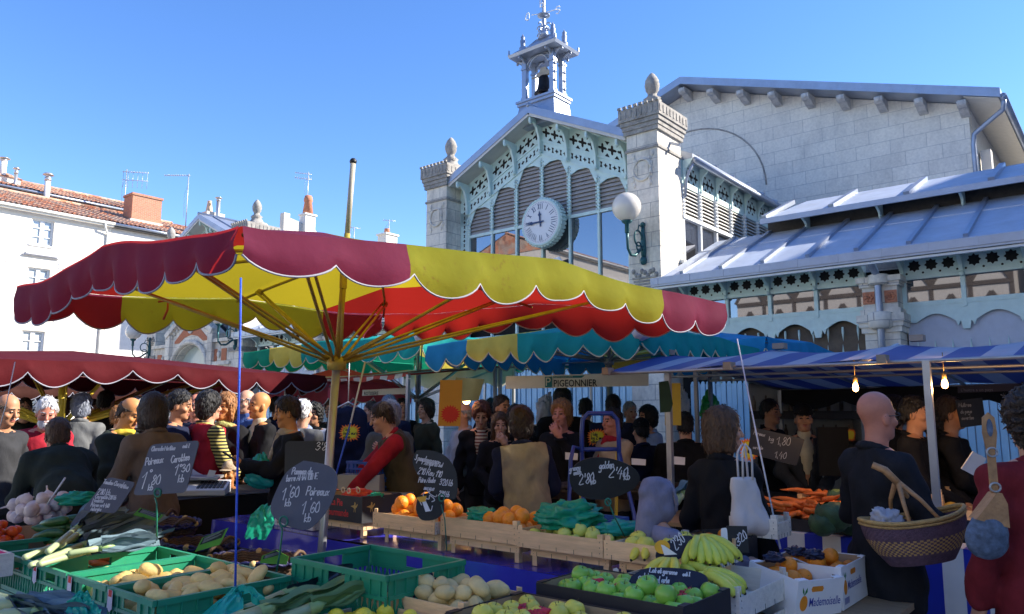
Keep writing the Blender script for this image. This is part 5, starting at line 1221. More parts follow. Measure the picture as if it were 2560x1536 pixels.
# black printed box with red bag, on its upturned crate
RED = mat('red print', (.55, .03, .03), .6); GOLD = mat('gold print', (.50, .34, .10), .6); WPR = mat('white print', (.6, .6, .62), .6); BLPR = mat('blue print', (.03, .05, .36), .6); ORPR = mat('orange print', (.80, .27, .02), .6)
bw_, bd_, bh_ = .52, .34, .165
t = card_box('black cardboard box lettered in red gothic with two gold birds', -4.47, 3.26, ZT+.002, bw_, bd_, bh_, lowfront=.0)
def bird(cx, cz, fl):
    return lambda q, fr: [q.add([fr(cx+fl*u*.012, cz+v*.012) for u, v in p], [tuple(range(len(p)))]) for p in ([(-3, 1), (-1, .5), (1, -.5), (2, 1), (1.2, 1.6), (-.5, 1.6)], [(1, .6), (2.6, 2.6), (3, 2), (2, .4)], [(0, 1.2), (.3, 3.4), (1.2, 3), (1.2, 1.2)], [(0, 0), (-.2, -2), (.2, -2), (.4, 0)], [(.8, 0), (1.2, -2), (1.5, -2), (1.2, 0)])]
face_print(t, 'front', bw_, bd_, bh_, [('red_lettering', RED, lambda q, fr: (print_text(q, 'La Pie', bw_*.50, .098, .062, fr, .82, .022, 'CENTER'), print_text(q, 'Gourmande', bw_*.50, .032, .062, fr, .82, .022, 'CENTER'))), ('bird_print', GOLD, lambda q, fr: (bird(.075, .095, -1)(q, fr), bird(.44, .09, 1)(q, fr)))])
face_print(t, 'right', bw_, bd_, bh_, [('bird_print', GOLD, bird(.07, .09, 1))])
bag('red fruit net bag in the black printed box', W(-4.2, 3.42, ZT+.15), (.12, .1, .055), mat('red net', (.62, .05, .03), .45, .3, 40, .3), 4, .25, name='net_bag')
m = MB()
for x, y in ((-.05, -.06), (.03, -.075), (.0, .02), (.06, -.02)): m.tube([(x+.016*cos(a), y, .045+.016*sin(a)) for a in [2*pi*i/12 for i in range(13)]], .005, 5)
o = m.build('ring_label', mat('yellow white ring', (.65, .55, .4), .6), None, W(-4.2, 3.40, ZT+.145), (0, 0, GR)); tag(o, 'white ring stickers on the red net bag in the black box', 'sticker')
bag('scrap of green bag at the right end of the black printed box', W(-4.0, 3.42, ZT+.16), (.06, .05, .03), BAG, 8, .4)
# small crates at left end of the back row
wt = wood_crate('white lettered crate of tomatoes left of the black printed box', -4.98, 3.3, ZB, .46, .32, .09, POPW)
m = MB(); print_text(m, 'de Marissa', .03, .02, .06, lambda u, v: (u, -.002, v), .75, .02); m.build('lettering', mat('brown print', (.34, .15, .06), .7), wt)
wood_crate('small white crate with tomatoes stacked behind the pole', -5.0, 3.5, ZB+.11, .5, .3, .08, POPW)
pile('orange', 'small orange in the white crate behind the pole', 'small oranges behind the pole', -4.98, 3.52, .46, .26, ZB+.12, 22, .036, 1, seed=31, spin=False)
# lower right group: potatoes, lemons, apples
wood_crate('pale wooden crate of washed potatoes and purple potatoes', -2.56, 2.16, .84, .54, .36, .11, POP, side_m=POPW)
wood_crate('wooden crate under the washed potatoes', -2.55, 2.17, Z0, .52, .34, .205, POPW)
pile('dark_potato', 'dark purple potato at the left of the pale potato crate', 'purple potatoes', -2.54, 2.18, .17, .32, .86, 13, .036, 3, seed=41)
pile('pale_potato', 'washed pale potato in the wooden crate', 'washed potatoes', -2.40, 2.18, .36, .32, .86, 34, .036, 4, seed=42)
wood_crate('white wooden crate of lemons on blue paper at the bottom edge', -2.56, 1.78, .80, .54, .355, .11, POP, side_m=POPW)
wood_crate('wooden crate under the lemons', -2.55, 1.79, Z0, .52, .33, .17, POPW)
m = MB(); m.grid(10, 8, lambda u, v: (u*.50, v*.32, .012+.05*max(0, 1-6*u)+.012*sin(9*u+5*v))); o = m.build('blue_liner', mat('blue paper', (.05, .09, .50), .6, .1), None, W(-2.54, 1.79, .81), (0, 0, GR)); tag(o, 'blue paper liner in the lemon crate', 'paper')
pile('lemon', 'yellow lemon on blue paper in the white crate', 'lemons', -2.54, 1.80, .5, .31, .825, 26, .036, 1, seed=43)
gb = card_box('dark cardboard box of green apples with brown inside', -1.99, 2.56, .86, .66, .40, .115, handle=False)
face_print(gb, 'left', .66, .40, .115, [('red_lettering', RED, lambda q, fr: print_text(q, 'La Gourmande', .06, .045, .035, fr, .9, .01))])
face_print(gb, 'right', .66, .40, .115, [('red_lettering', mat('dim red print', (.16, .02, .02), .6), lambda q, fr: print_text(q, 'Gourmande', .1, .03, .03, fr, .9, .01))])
wood_crate('wooden crate under the green apple box', -1.97, 2.58, Z0, .62, .36, .23, POPW)
pile('green_apple', 'green apple in the dark cardboard box', 'green apples', -1.97, 2.58, .62, .36, .868, 66, .0375, 1, seed=44, up=True, spin=False, cand=40)
yb_ = card_box('dark cardboard box of golden apples at the bottom edge', -2.02, 2.06, .83, .66, .44, .115)
face_print(yb_, 'left', .66, .44, .115, [('red_lettering', RED, lambda q, fr: print_text(q, 'La Gourmande', .06, .045, .035, fr, .9, .01))])
wood_crate('wooden crate under the golden apple box', -2.0, 2.08, Z0, .62, .4, .2, POPW)
pile('golden_apple', 'golden apple in the dark box at the bottom edge', 'golden apples', -2.0, 2.08, .62, .40, .84, 62, .0375, 1, seed=45, up=True, spin=False, cand=40)
TIS = mat('red tissue paper', (.62, .04, .07), .6, .15, 12, .6)
for i, (a, b, z, s) in enumerate(((-1.83, 2.74, .95, .07), (-1.70, 2.74, .955, .06), (-1.46, 2.86, .95, .055), (-1.44, 2.76, .95, .05), (-1.78, 2.30, .925, .07), (-1.90, 2.32, .925, .05))):
    o = bag('crumpled red tissue '+('among the green apples' if i < 4 else 'among the golden apples'), W(a, b, z), (s, s*.7, s*.5), TIS, 20+i, .5, name='tissue_paper', cat='tissue paper'); o['group'] = 'red tissues '+('in green apples' if i < 4 else 'in golden apples')
# banana crates
wood_crate('white wooden crate of bananas at the right end of the stall', -1.92, 3.02, .84, .60, .54, .12, POPW)
wood_crate('lower white wooden crate under the bananas', -1.92, 3.02, Z0+.0, .60, .54, .205, POPW)
BAN = mat('green yellow banana skin', (.64, .68, .09), .42, .14, 7, .05, rnd=.12, dirt=.35, dirtcol=(.30, .46, .05)); BANY = mat('yellow banana skin', (.80, .66, .08), .42, .12, 7, .05, dirt=.2, dirtcol=(.45, .42, .05)); BANT = mat('banana tip', (.05, .04, .02), .8)
def banana_mesh(L_, r, m, curve=1.2):
    b = MB(); R0 = L_/curve; pts = []; rs = []
    for i in range(12):
        f = i/11; a = curve*(f-.5); pts.append((R0*sin(a), 0, R0*(cos(a)-cos(curve/2)))); rs.append(r*(.30 if f < .06 else .42 if f < .12 else min(1, .55+3.2*min(f-.08, 1-f)) if f < .97 else .3))
    b.tube(pts, rs, 6); b.cur = 1; b.ball(pts[-1], r*.33, 6, 4); return b.mesh('banana', m, BANT)
def bunch(label, a, b, z, n, m, rz, spread=1.1, tilt=.4, L_=.19, lie=0.):
    t = thing('banana_bunch', label, 'bananas', W(a, b, z), GR+rz, 'banana bunches in the white crate')
    me = banana_mesh(L_, .022, m); rr = random.Random(int(a*1000))
    for i in range(n):
        f = (i-(n-1)/2)/max(1, n-1)*spread
        R_ = Matrix.Rotation(f, 4, 'Z') @ Matrix.Translation((.0, .0, .0)) @ Matrix.Rotation(tilt+rr.uniform(-.1, .1), 4, 'Y') @ Matrix.Translation((L_*.5, 0, 0)) @ Matrix.Rotation(lie, 4, 'X')
        o = link('banana', me, t); o.matrix_local = Matrix.Translation((0, 0, .012*(i % 2))) @ R_
    s = MB(); s.ball((0, 0, 0), (.03, .025, .02), 8, 6); s.build('bunch_stem', m, t); return t
bunch('green banana bunch hanging over the right edge of the white crate', -1.50, 3.06, .985, 8, BAN, .5, 1.7, .30, .19)
bunch('large yellow green banana bunch on top of the banana crate', -1.64, 3.34, 1.08, 9, BAN, -.7, 1.6, .35, .21)
bunch('yellow banana bunch in the middle of the banana crate', -1.66, 3.12, 1.0, 6, BANY, -1.5, .9, .25, .2)
bunch('banana bunch lying under the green ones in the crate', -1.68, 3.2, .96, 5, BAN, .1, 1.6, .05, .2)
bunch('pair of ripe bananas lying on the left rim of the banana crate', -1.93, 3.40, 1.0, 2, BANY, -1.35, .3, .02, .22)
# boxes with printed fruit name, right end
def fruit_print(x, z, s): 
    return [('orange_print', ORPR, lambda q, fr: q.add([fr(x+.026*s*cos(a), z+.034*s*sin(a)) for a in [2*pi*i/18 for i in range(18)]], [tuple(range(18))])),
            ('leaf_print', mat('green print', (.03, .22, .06), .6), lambda q, fr: (q.add([fr(x+u*s, z+v*s) for u, v in ((0, .034), (.018, .05), (.016, .07), (.004, .055))], [(0, 1, 2, 3)]), q.add([fr(x+u*s, z+v*s) for u, v in ((0, .034), (-.004, .055), (-.016, .072), (-.014, .05))], [(0, 1, 2, 3)])))]
def mlle(label, a, b, z, w, d, h, rot=None, side='right'):
    t = card_box(label, a, b, z, w, d, h, CARDW, CARDB, rot=rot); L_ = d if side == 'right' else w
    its = fruit_print(.05, h*.5, 1.0)
    its += [('blue_lettering', BLPR, lambda q, fr: (print_text(q, 'Mademoiselle', .085, h*.42, .055, fr, .72, .006), [q.add([fr(.03+k*.012, .02), fr(.036+k*.012, .02), fr(.036+k*.012, .05), fr(.03+k*.012, .05)], [(0, 1, 2, 3)]) for k in range(6)])),
            ('hand_hole', ORPR, lambda q, fr: q.add([fr(L_*.42+u, h*.8+v) for u, v in ((-.035, -.012), (.035, -.012), (.042, 0), (.035, .012), (-.035, .012), (-.042, 0))], [tuple(range(6))]))]
    face_print(t, side, w, d, h, its); return t
ms = mlle('white orange box with blue lettering tilting forward beside the bananas', -1.54, 3.58, .775, .28, .32, .20, (radians(-3), radians(9), GR-.35))
mlle('white orange box with blue lettering at the right end of the stall', -1.52, 3.80, .76, .36, .42, .19)
pile('orange', 'orange in the tilted white lettered box', 'oranges in the tilted box', -1.50, 3.58, .22, .26, .86, 7, .042, 1, seed=51, spin=False)
pile('orange', 'orange in the right end white lettered box', 'oranges in the right end box', -1.50, 3.83, .32, .36, .86, 15, .042, 1, seed=52, spin=False)
NAVY = mat('navy paper', (.015, .018, .05), .4, .2)
for i, (a, b) in enumerate(((-1.42, 3.66), (-1.40, 3.9), (-1.30, 3.86))): o = bag('dark blue wrapping paper round an orange', W(a, b, .985), (.06, .05, .03), NAVY, 60+i, .5, name='wrapping_paper', cat='paper'); o['group'] = 'wrapping papers on the oranges'
cb = card_box('black box of oranges with white lettering behind the bananas', -1.95, 3.60, .86, .33, .36, .17, CARD)
face_print(cb, 'front', .33, .36, .17, [('white_lettering', WPR, lambda q, fr: (print_text(q, 'selle', .03, .09, .07, fr, .9, .01), print_text(q, 'Carte Noire', .17, .115, .026, fr, .9, .008)))])
pile('orange', 'orange behind the green bananas in the black box', 'oranges in the black box', -1.94, 3.62, .3, .3, .92, 14, .042, 1, seed=53, spin=False)
wood_crate('small wooden crate end behind the hooded child', -2.0, 3.68, .93, .28, .2, .10, POPW)
wood_crate('small white crate standing behind the oranges near the price board', -1.78, 3.98, 1.02, .26, .2, .11, POPW)

# left end: garlic, tomatoes, courgettes, leeks
card_box('brown cardboard tray of tomatoes and courgettes at the left end', -5.55, 1.28, .86, .62, .74, .10, CARDB, CARDB, lowfront=0)
wood_crate('wooden crate under the garlic and tomato tray', -5.55, 1.3, Z0, .6, .7, .22, POPW)
pile('tomato', 'red tomato left of the garlic heap', 'tomatoes at the left end', -5.54, 1.30, .22, .50, .88, 34, .034, 3, seed=61)
gp = gz(88, 1285, 1.0); ga, gb_ = AB(gp)
pile('garlic', 'pale purple garlic bulb in the heap at the left end', 'garlic heap', ga-.22, gb_-.12, .40, .32, .95, 34, .040, 2, seed=62, spin=False, cand=12)
lay('courgette', 'dark green courgette right of the garlic heap', 'courgettes at the left end', -5.05, 1.66, .14, .30, .93, 16, 63, (.1, 1.0), 1)
LKW = mat('leek white', (.34, .41, .22), .4, .1, 10, stretch=(.5, 8, 8)); LKG = mat('leek blue green leaf', (.13, .20, .24), .75, .3, 5, .2, spec=.12, stretch=(.6, 9, 9)); LKM = mat('leek pale green', (.26, .38, .14), .4, .15, 6, stretch=(.6, 8, 8))
def leek(label, p, q, group, r=.021, seed=0, nl=5, droop=.05, fan=.5, leaf=None, lw=1.):
    rr = random.Random(seed); p = Vector(p); q = Vector(q); d = q-p; L_ = d.length; t = thing('leek', label, 'leek', p, 0, group); t.rotation_euler = d.to_track_quat('X', 'Z').to_euler()
    m = MB(); m.tube([(0, 0, 0), (.01, 0, 0), (L_*.2, 0, 0), (L_*.33, 0, 0)], [r*.75, r, r*.95, r], 10); m.build('white_shaft', LKW, t)
    m = MB(); m.tube([(L_*.32, 0, 0), (L_*.42, 0, 0), (L_*.52, 0, 0)], [r*1.02, r*1.05, r*.3], 10); m.build('pale_green_neck', LKM, t)
    m = MB()
    for k in range(nl):
        f = (k-(nl-1)/2)/max(1, nl-1); w = lw*r*rr.uniform(1.2, 1.9); ll = L_*rr.uniform(.85, 1.05); tw = rr.choice((-1, 1))*rr.uniform(.3, 1.1)
        def fn(u, v, f=f, w=w, ll=ll, tw=tw, k=k):
            x = L_*.36+(ll-L_*.36)*u; s = (v-.5)*2; ww = w*(.75+.6*u-.9*u**4)
            return (x, f*fan*.30*u*L_*.6+s*ww*cos(tw), r*.5*(k % 3-1)*.8+s*ww*sin(tw)+abs(s)*.010-droop*u*u*(.4+.5*(k % 2))+.008*sin(8*u+k))
        m.grid(10, 4, fn); m.grid(10, 4, lambda u, v, fn=fn: tuple(Vector(fn(u, 1-v))-Vector((0, 0, .0035))))
    m.build('leaves', leaf or LKG, t); return t
LKU = 'leeks lying across the green crates'
for i, (p0, p1) in enumerate((((75, 1415), (385, 1290)), ((95, 1412), (410, 1325)), ((60, 1395), (350, 1283)), ((170, 1385), (395, 1345)), ((150, 1365), (300, 1262)), ((120, 1380), (275, 1250)))):
    leek('long leek with white shaft and blue green leaves across the left crates', gz(*p0, 1.0+.01*i), gz(*p1, 1.03+.012*i), LKU, .015, i, 9, .02, .6, None, 1.6)
for i, (p0, p1) in enumerate((((-20, 1502), (190, 1530)), ((-25, 1515), (230, 1505)), ((-30, 1490), (150, 1540)), ((0, 1540), (260, 1525)))):
    leek('cut leek in the bottom left corner beside the turquoise bag', gz(*p0, .93), gz(*p1, .95), 'leeks in the bottom left corner', .024, 20+i, 6, .05, .9)
LKD = mat('dark leek leaf', (.03, .055, .075), .5, .25, 5, .2, stretch=(.6, 9, 9))
for i, (p0, p1) in enumerate((((640, 1545), (895, 1450)), ((610, 1530), (870, 1425)), ((560, 1560), (800, 1480)), ((700, 1550), (915, 1475)), ((520, 1575), (740, 1490)))):
    leek('green leek shaft in front of the empty crate pointing right', gz(*p0, .9+.02*(i % 3)), gz(*p1, .96), 'leeks in front of the empty crate', .024, 30+i, 4, .0, .25, LKD if i in (1,) else mat('leek green leaf', (.13, .24, .09), .45, .2, 6, stretch=(.6, 9, 9)), .62)
plastic_crate('green crate holding the leeks at the bottom edge', -3.05, 1.42, Z0, .48, .6, .2)
m = MB(); m.prism([(0, 0), (.3, 0), (.3, .14), (0, .14)], .006, xz(0)); 
b_ = card_box('pale grey wooden tray with pink paper at the left edge', -4.62, 1.02, .9, .40, .36, .1, POPW, mat('pink tissue paper', (.70, .03, .22), .6, .1))
# wicker baskets of shallots
WICK = mat('dark wicker', (.10, .06, .035), .6, .35, 25, .6); WICKB = mat('blue wicker band', (.03, .03, .12), .5, .3, 20, .4); WICKL = mat('pale wicker knot', (.5, .36, .16), .7)
def basket(label, a, b, z, rx, ry, h, seed):
    t = thing('wicker_basket', label, 'basket', W(a, b, z), GR+.2*seed, 'wicker baskets of shallots')
    m = MB()
    for k in range(7):
        f = k/6; s = .8+.2*f
        m.tube([(rx*s*cos(a_)*(1+.012*cos(16*a_+k*pi)), ry*s*sin(a_)*(1+.012*cos(16*a_+k*pi)), h*f+.006*cos(16*a_)) for a_ in [2*pi*i/64 for i in range(65)]], .009, 5)
    m.ball((0, 0, .0), (rx*.82, ry*.82, .012), 20, 6); m.build('basket_body', WICK, t)
    m = MB()
    for k in range(2): m.tube([(rx*1.02*cos(a_), ry*1.02*sin(a_), h+.012*cos(12*a_+k*pi)) for a_ in [2*pi*i/96 for i in range(97)]], .010, 5)
    m.build('rim', WICKB, t)
    for sx in (-1, 1): m = MB(); m.tube([(sx*rx*1.02+.0, y, h+.015+.04*(1-(y/.07)**2)) for y in (-.07, -.04, 0, .04, .07)], .011, 6); m.build('handle', WICK, t)
    m = MB()
    for k in range(4): a_ = 1.57*k+.4; m.ball((rx*1.02*cos(a_), ry*1.02*sin(a_), h+.005), (.022, .022, .02), 6, 5)
    m.build('binding_knot', WICKL, t); return t
for i, (px, py, z, rx, ry) in enumerate(((415, 1315, .90, .26, .20), (500, 1365, .82, .26, .20), (640, 1405, .80, .28, .2), (360, 1300, .9, .2, .16))):
    a, b = AB(gz(px, py, z)); wt = basket('dark wicker basket of shallots '+('below the large slate', 'under the tilted green ticket', 'left of the empty green crate', 'behind the leek leaves')[i], a, b, z-.06, rx, ry, .08, i)
    pile('shallot', 'brown shallot in the basket '+('below the large slate', 'under the tilted green ticket', 'left of the empty green crate', 'behind the leek leaves')[i], 'shallots in basket '+'abcd'[i], a-rx*.6, b-ry*.6, rx*1.2, ry*1.2, z-.05, 30, .018, 3, seed=70+i)
m = MB(); m.box(0, .9, 0, .5, 0, .03); o = m.build('basket_shelf', WOODT, None, W(-5.05, 2.32, .70), (0, 0, GR)); tag(o, 'wooden shelf board under the shallot baskets', 'shelf')
card_box('dark tray supporting the shallot baskets', -5.0, 2.34, .732, 1.3, .62, .03, CARD, CARD); 
# bags
bag('green plastic bags heaped on the pale apple crate', W(-2.45, 3.44, 1.115), (.23, .17, .10), BAG, 3, .42)
bag('small turquoise bag right of the heaped green bags', W(-2.16, 3.50, 1.07), (.15, .08, .05), BAGT, 9, .4, .3)
bag('torn green bag over the oranges in the brown crate', W(-3.0, 3.36, 1.085), (.11, .09, .055), BAG, 5, .4)
bag('flat green bag at the left of the brown orange crate', W(-3.12, 3.4, 1.02), (.12, .1, .03), BAG, 6, .5)
bag('full turquoise carrier bag standing on the scale counter', at(652, 1190, 6.6), (.155, .13, .17), BAGT, 2, .28, tall=True)
bag('green bag draped beside the small slate at the left', gz(195, 1248, 1.1), (.16, .11, .06), BAG, 7, .4)
sheet_bag('green bag hanging over the blue sheet by the rounded slate', [[at(655, 1262, 4.55), at(690, 1265, 4.5)], [at(625, 1290, 4.5), at(685, 1310, 4.45)], [at(612, 1345, 4.5), at(665, 1350, 4.45)]], BAG, seed=2)
sheet_bag('turquoise bag tied to the blue rope at the bottom', [[at(585, 1468, 3.05), at(600, 1466, 3.05)], [at(560, 1490, 3.0), at(608, 1495, 3.0)], [at(500, 1540, 2.95), at(610, 1550, 2.95)], [at(490, 1600, 2.95), at(610, 1600, 2.95)]], BAGT, seed=5)
sheet_bag('turquoise bag handle loop hanging right of the blue rope', [[at(590, 1470, 3.04), at(592, 1485, 3.04)], [at(625, 1462, 3.0), at(620, 1478, 3.0)], [at(655, 1490, 2.98), at(632, 1505, 2.98)], [at(690, 1515, 2.96), at(655, 1535, 2.96)]], BAGT, seed=6, rip=.002)
sheet_bag('turquoise bag corner in the bottom left', [[at(200, 1478, 2.9), at(215, 1482, 2.9)], [at(165, 1505, 2.9), at(245, 1515, 2.88)], [at(165, 1560, 2.85), at(258, 1560, 2.85)]], BAGT, seed=7)

# ------------------------------------------------------------------ slates, price tickets, signs
SLATE = mat('grey slate board', (.085, .092, .13), .55, .12, 6, .1, dirt=.3, dirtcol=(.12, .125, .16)); SLATEB = mat('black slate board', (.014, .015, .018), .5, .2, 6, .1, dirt=.3, dirtcol=(.03, .03, .033)); NAVYB = mat('navy slate', (.012, .014, .038), .5, .1)
CHALK = mat('chalk', (.62, .62, .66), .9, .25, 60); CHALKD = mat('faint chalk', (.20, .20, .21), .9, .3, 60)
def board(label, cx, cy, D, outline, texts, m=SLATE, ch=CHALK, tilt=.08, rimw=0, th=.008, yaw=0., name='chalk_board', cat='chalk board', cw=2.3, group=None, solo=False):
    c = at(cx, cy, D); t = thing(name, label, cat, c, 0, group); t.rotation_euler = (-tilt, 0, yaw)
    def f(px, py): q = at(px, py, D)-c; return (q.x/max(.3, cos(yaw)), q.z)
    s = D/1919*1.02
    b = MB(); b.prism([f(*p) for p in outline], th, xz(0)); o = b.build('slate', m, t); b2 = MB()
    for tx in texts:
        txt, px, py, sz = tx[:4]; al = len(txt) > 2 and any(c_.isalpha() for c_ in txt); sz *= .78 if al else 1; ang = tx[4] if len(tx) > 4 else 0; wd = tx[5] if len(tx) > 5 else 1.; u, v = f(px, py)
        ribbons(b2, strokes(txt, u, v, sz*s, .22, ang, wide=wd*(.78 if al else .9)), cw*s, lambda u_, v_: (u_, -.0015, v_))
    if b2.v: b2.build('chalk_writing', ch, t)
    if solo: COL.objects.unlink(t); o.location = t.location; o.rotation_euler = t.rotation_euler; o.parent = None; o.name = name; tag(o, label, cat, group); bpy.data.objects.remove(t); t = o
    return t, f, s
def roundrect(x0, y0, x1, y1, r, sk=0, n=5):
    o = []
    for cx, cy, a0 in ((x1-r, y0+r, -90), (x1-r, y1-r, 0), (x0+r, y1-r, 90), (x0+r, y0+r, 180)):
        for i in range(n+1): a = radians(a0+90*i/n); o.append((cx+r*cos(a)+sk*(y1-cy-r*sin(a)), cy+r*sin(a)))
    return o
def quad_round(p, k=.12, n=4):
    o = []; m_ = len(p)
    for i in range(m_):
        a, b, c = p[i-1], p[i], p[(i+1) % m_]; A = (b[0]+(a[0]-b[0])*k, b[1]+(a[1]-b[1])*k); Cc = (b[0]+(c[0]-b[0])*k, b[1]+(c[1]-b[1])*k)
        for j in range(n+1): t = j/n; o.append(tuple((1-t)**2*A[q]+2*t*(1-t)*b[q]+t*t*Cc[q] for q in (0, 1)))
    return o
WIRE = mat('green painted wire', (.02, .16, .11), .4, .1)
def clip(label, pts, loop, D, r=.0045):
    p0 = at(*pts[0], D); m = MB(); m.tube([Vector(at(*p, D+dd))-p0 for p, dd in zip(pts, [i*.0 for i in range(len(pts))])], r, 6)
    cx, cy, rr_ = loop; m.tube([Vector(at(cx+rr_*cos(a), cy+rr_*1.25*sin(a), D-.012))-p0 for a in [2*pi*i/18 for i in range(19)]], r*1.2, 6)
    o = m.build('wire_holder', WIRE, None, p0); tag(o, label, 'price holder')
board('large grey slate pricing poireaux and carottes at the left', 415, 1172, 3.9, quad_round([(374, 1112), (497, 1101), (466, 1232), (334, 1239)], .1),
      [('Charente Maritime', 377, 1128, 13, .05, .62), ('cat I', 455, 1120, 11, .05, .8), ('Poireaux', 363, 1164, 22, .17, .62), ('Carottes', 427, 1158, 21, .17, .6), ('1', 350, 1222, 40, .0, .6), ('c', 376, 1180, 10), ('80', 380, 1212, 22, .1, .8), ('kb', 372, 1226, 14, .1, .7), ('1', 434, 1188, 26, 0, .7), ('c', 450, 1167, 10), ('30', 454, 1181, 18, .1, .8), ('kb', 446, 1206, 17, .1, .7)])
clip('green wire holder under the large grey slate', [(392, 1352), (392, 1260), (388, 1244)], (394, 1232, 8), 3.9)
board('small grey slate pricing tomates and courgettes beside the garlic', 275, 1236, 4.3, quad_round([(268, 1193), (338, 1207), (290, 1284), (207, 1276)], .12),
      [('Tomates Charente', 256, 1209, 13, -.16, .58), ('Maritime', 296, 1219, 12, -.16, .6), ('2^80 kb'.replace('^', "'"), 243, 1236, 17, -.05, .7), ('Courgette 280 kb', 238, 1246, 12, -.06, .62), ('Mandarine', 232, 1255, 11, -.06, .62), ('Poivron vert 4.60', 228, 1266, 11, -.06, .62), ('Aubergine', 228, 1276, 11, -.06, .62)], cw=1.7)
board('big rounded slate pricing pommes de terre amandine by the pole', 763, 1238, 3.7, cat_rom([(757, 1152), (820, 1165), (842, 1192), (838, 1232), (815, 1282), (775, 1322), (735, 1320), (690, 1296), (677, 1270), (690, 1228), (716, 1180), (757, 1152)], 4)[:-1],
      [('Pommes de', 728, 1186, 20, .0, .62), ('terre AMANDINE', 714, 1204, 18, .08, .6), ('1', 702, 1250, 28, 0, .7), ("'", 724, 1226, 12), ('60', 725, 1244, 24, .1, .75), ('kb', 713, 1266, 17, .1, .7), ('Poireaux', 765, 1238, 26, -.02, .66), ('1', 752, 1285, 30, 0, .7), ("'", 776, 1258, 12), ('60', 777, 1282, 24, .1, .75), ('kb', 762, 1305, 19, .1, .7)])
clip('green wire holder under the rounded slate', [(682, 1480), (700, 1380), (706, 1325), (701, 1312)], (709, 1304, 10), 3.65)
board('black rounded slate pricing pamplemousses above the oranges', 1088, 1186, 4.35, cat_rom([(1042, 1126), (1080, 1127), (1115, 1142), (1138, 1175), (1144, 1215), (1140, 1244), (1128, 1248), (1090, 1236), (1062, 1212), (1040, 1180), (1031, 1150), (1042, 1126)], 4)[:-1],
      [('3 pamplemousses', 1036, 1150, 17, -.18, .55), ('Afrique du Sud', 1060, 1162, 13, -.14, .6), ("2'10 Reu 1'10", 1044, 1184, 19, -.16, .66), ('Poire Abate', 1046, 1206, 15, -.02, .6), ("3'20 kb", 1098, 1212, 18, -.1, .66), ('mangue', 1060, 1224, 14, -.1, .66), ("2'80 kb", 1096, 1240, 16, -.1, .62)], SLATEB, cw=1.8)
clip('green wire holder leaning in the first orange crate', [(1117, 1378), (1112, 1300), (1103, 1262)], (1104, 1245, 7), 4.3, .0035)
board('small black price slate standing in the first orange crate', 1078, 1262, 4.36, cat_rom([(1045, 1240), (1075, 1232), (1104, 1240), (1110, 1275), (1090, 1298), (1055, 1300), (1040, 1275), (1045, 1240)], 4)[:-1], [("2'50", 1076, 1278, 30, 1.2, .7)], SLATEB)
board('large oval black slate pricing granny smith and golden', 1508, 1197, 4.0, [(1508+88*cos(a)+4*cos(2*a), 1197+54*sin(a)-3*sin(2*a)) for a in [2*pi*i/40 for i in range(40)]],
      [('granny', 1424, 1178, 15, .17, .68), ('smith', 1434, 1188, 14, .2, .7), ("2'80", 1448, 1212, 24, .15, .7), ('kb', 1478, 1212, 15, .3, .7), ('golden', 1498, 1172, 21, .1, .72), ("2'40", 1522, 1193, 24, .0, .8), ('kb', 1560, 1200, 17, .1, .7)], SLATEB, tilt=-.15)
clip('green wire holder under the oval black slate', [(1562, 1342), (1535, 1290), (1524, 1262), (1518, 1250)], (1520, 1256, 7), 3.98)
board('dark slate lettered golden royal gala granny smith in the apple box', 1672, 1452, 3.18, cat_rom([(1580, 1440), (1620, 1420), (1700, 1420), (1755, 1432), (1770, 1450), (1755, 1475), (1735, 1486), (1660, 1476), (1575, 1468), (1580, 1440)], 4)[:-1],
      [('Lot et garonne', 1625, 1430, 14, -.1, .8), ('cat I', 1708, 1440, 11, -.03, .85), ('golden', 1596, 1449, 19, -.03, .8), ('Royal gala', 1622, 1455, 17, -.06, .72), ('granny smith', 1588, 1468, 16, -.06, .78)], NAVYB, mat('white paint pen', (.70, .70, .76), .8), tilt=.5, cw=2.4)
board('black board with a small chalk price near the phone user', 770, 1140, 5.4, roundrect(712, 1103, 835, 1225, 12), [("3'80", 788, 1126, 19, .0, .9)], SLATEB, cw=1.6)
board('tilted black board pricing at one eighty in the dark stall', 1912, 1112, 5.9, quad_round([(1882, 1068), (2012, 1098), (1990, 1165), (1868, 1133)], .05), [('Poireaux', 1884, 1086, 11, -.2, .8), ('kg', 1922, 1102, 10, -.1), ("1,80", 1940, 1112, 19, -.05, .9), ('carotte', 1882, 1122, 10, -.1, .8), ("1,40", 1934, 1144, 15, -.1, .9)], SLATEB, mat('dim chalk', (.34, .34, .34), .9), cw=1.3)
board('small black price slate saying three twenty by the bananas', 1852, 1340, 3.75, [(1818, 1315), (1868, 1316), (1872, 1382), (1800, 1378)], [("3", 1842, 1366, 18, .3, .9), ("'20", 1852, 1356, 19, .6, .7)], SLATEB)
board('black blank slate behind the banana price board', 1790, 1345, 4.1, [(1756, 1325), (1822, 1322), (1822, 1370), (1758, 1368)], [], SLATEB)
board('round navy price slate among the yellow apples', 1690, 1368, 3.55, [(1690+52*cos(a)*1.0, 1372+28*sin(a)-18*cos(a)) for a in [2*pi*i/28 for i in range(28)]], [("2'30", 1690, 1376, 24, .75, .6)], NAVYB, tilt=.3)
t, f, s = board('orange disc ticket with a white tongue beside the bananas', 1655, 1370, 3.5, [(1656+19*cos(a), 1368+17*sin(a)) for a in [2*pi*i/24 for i in range(24)]], [], mat('orange ticket', (.80, .42, .03), .5), name='price_ticket', cat='price ticket')
m = MB(); m.prism([f(*p) for p in ((1652, 1362), (1660, 1364), (1692, 1386), (1660, 1388))], .004, xz(-.006)); m.build('white_tongue', CARDW, t)
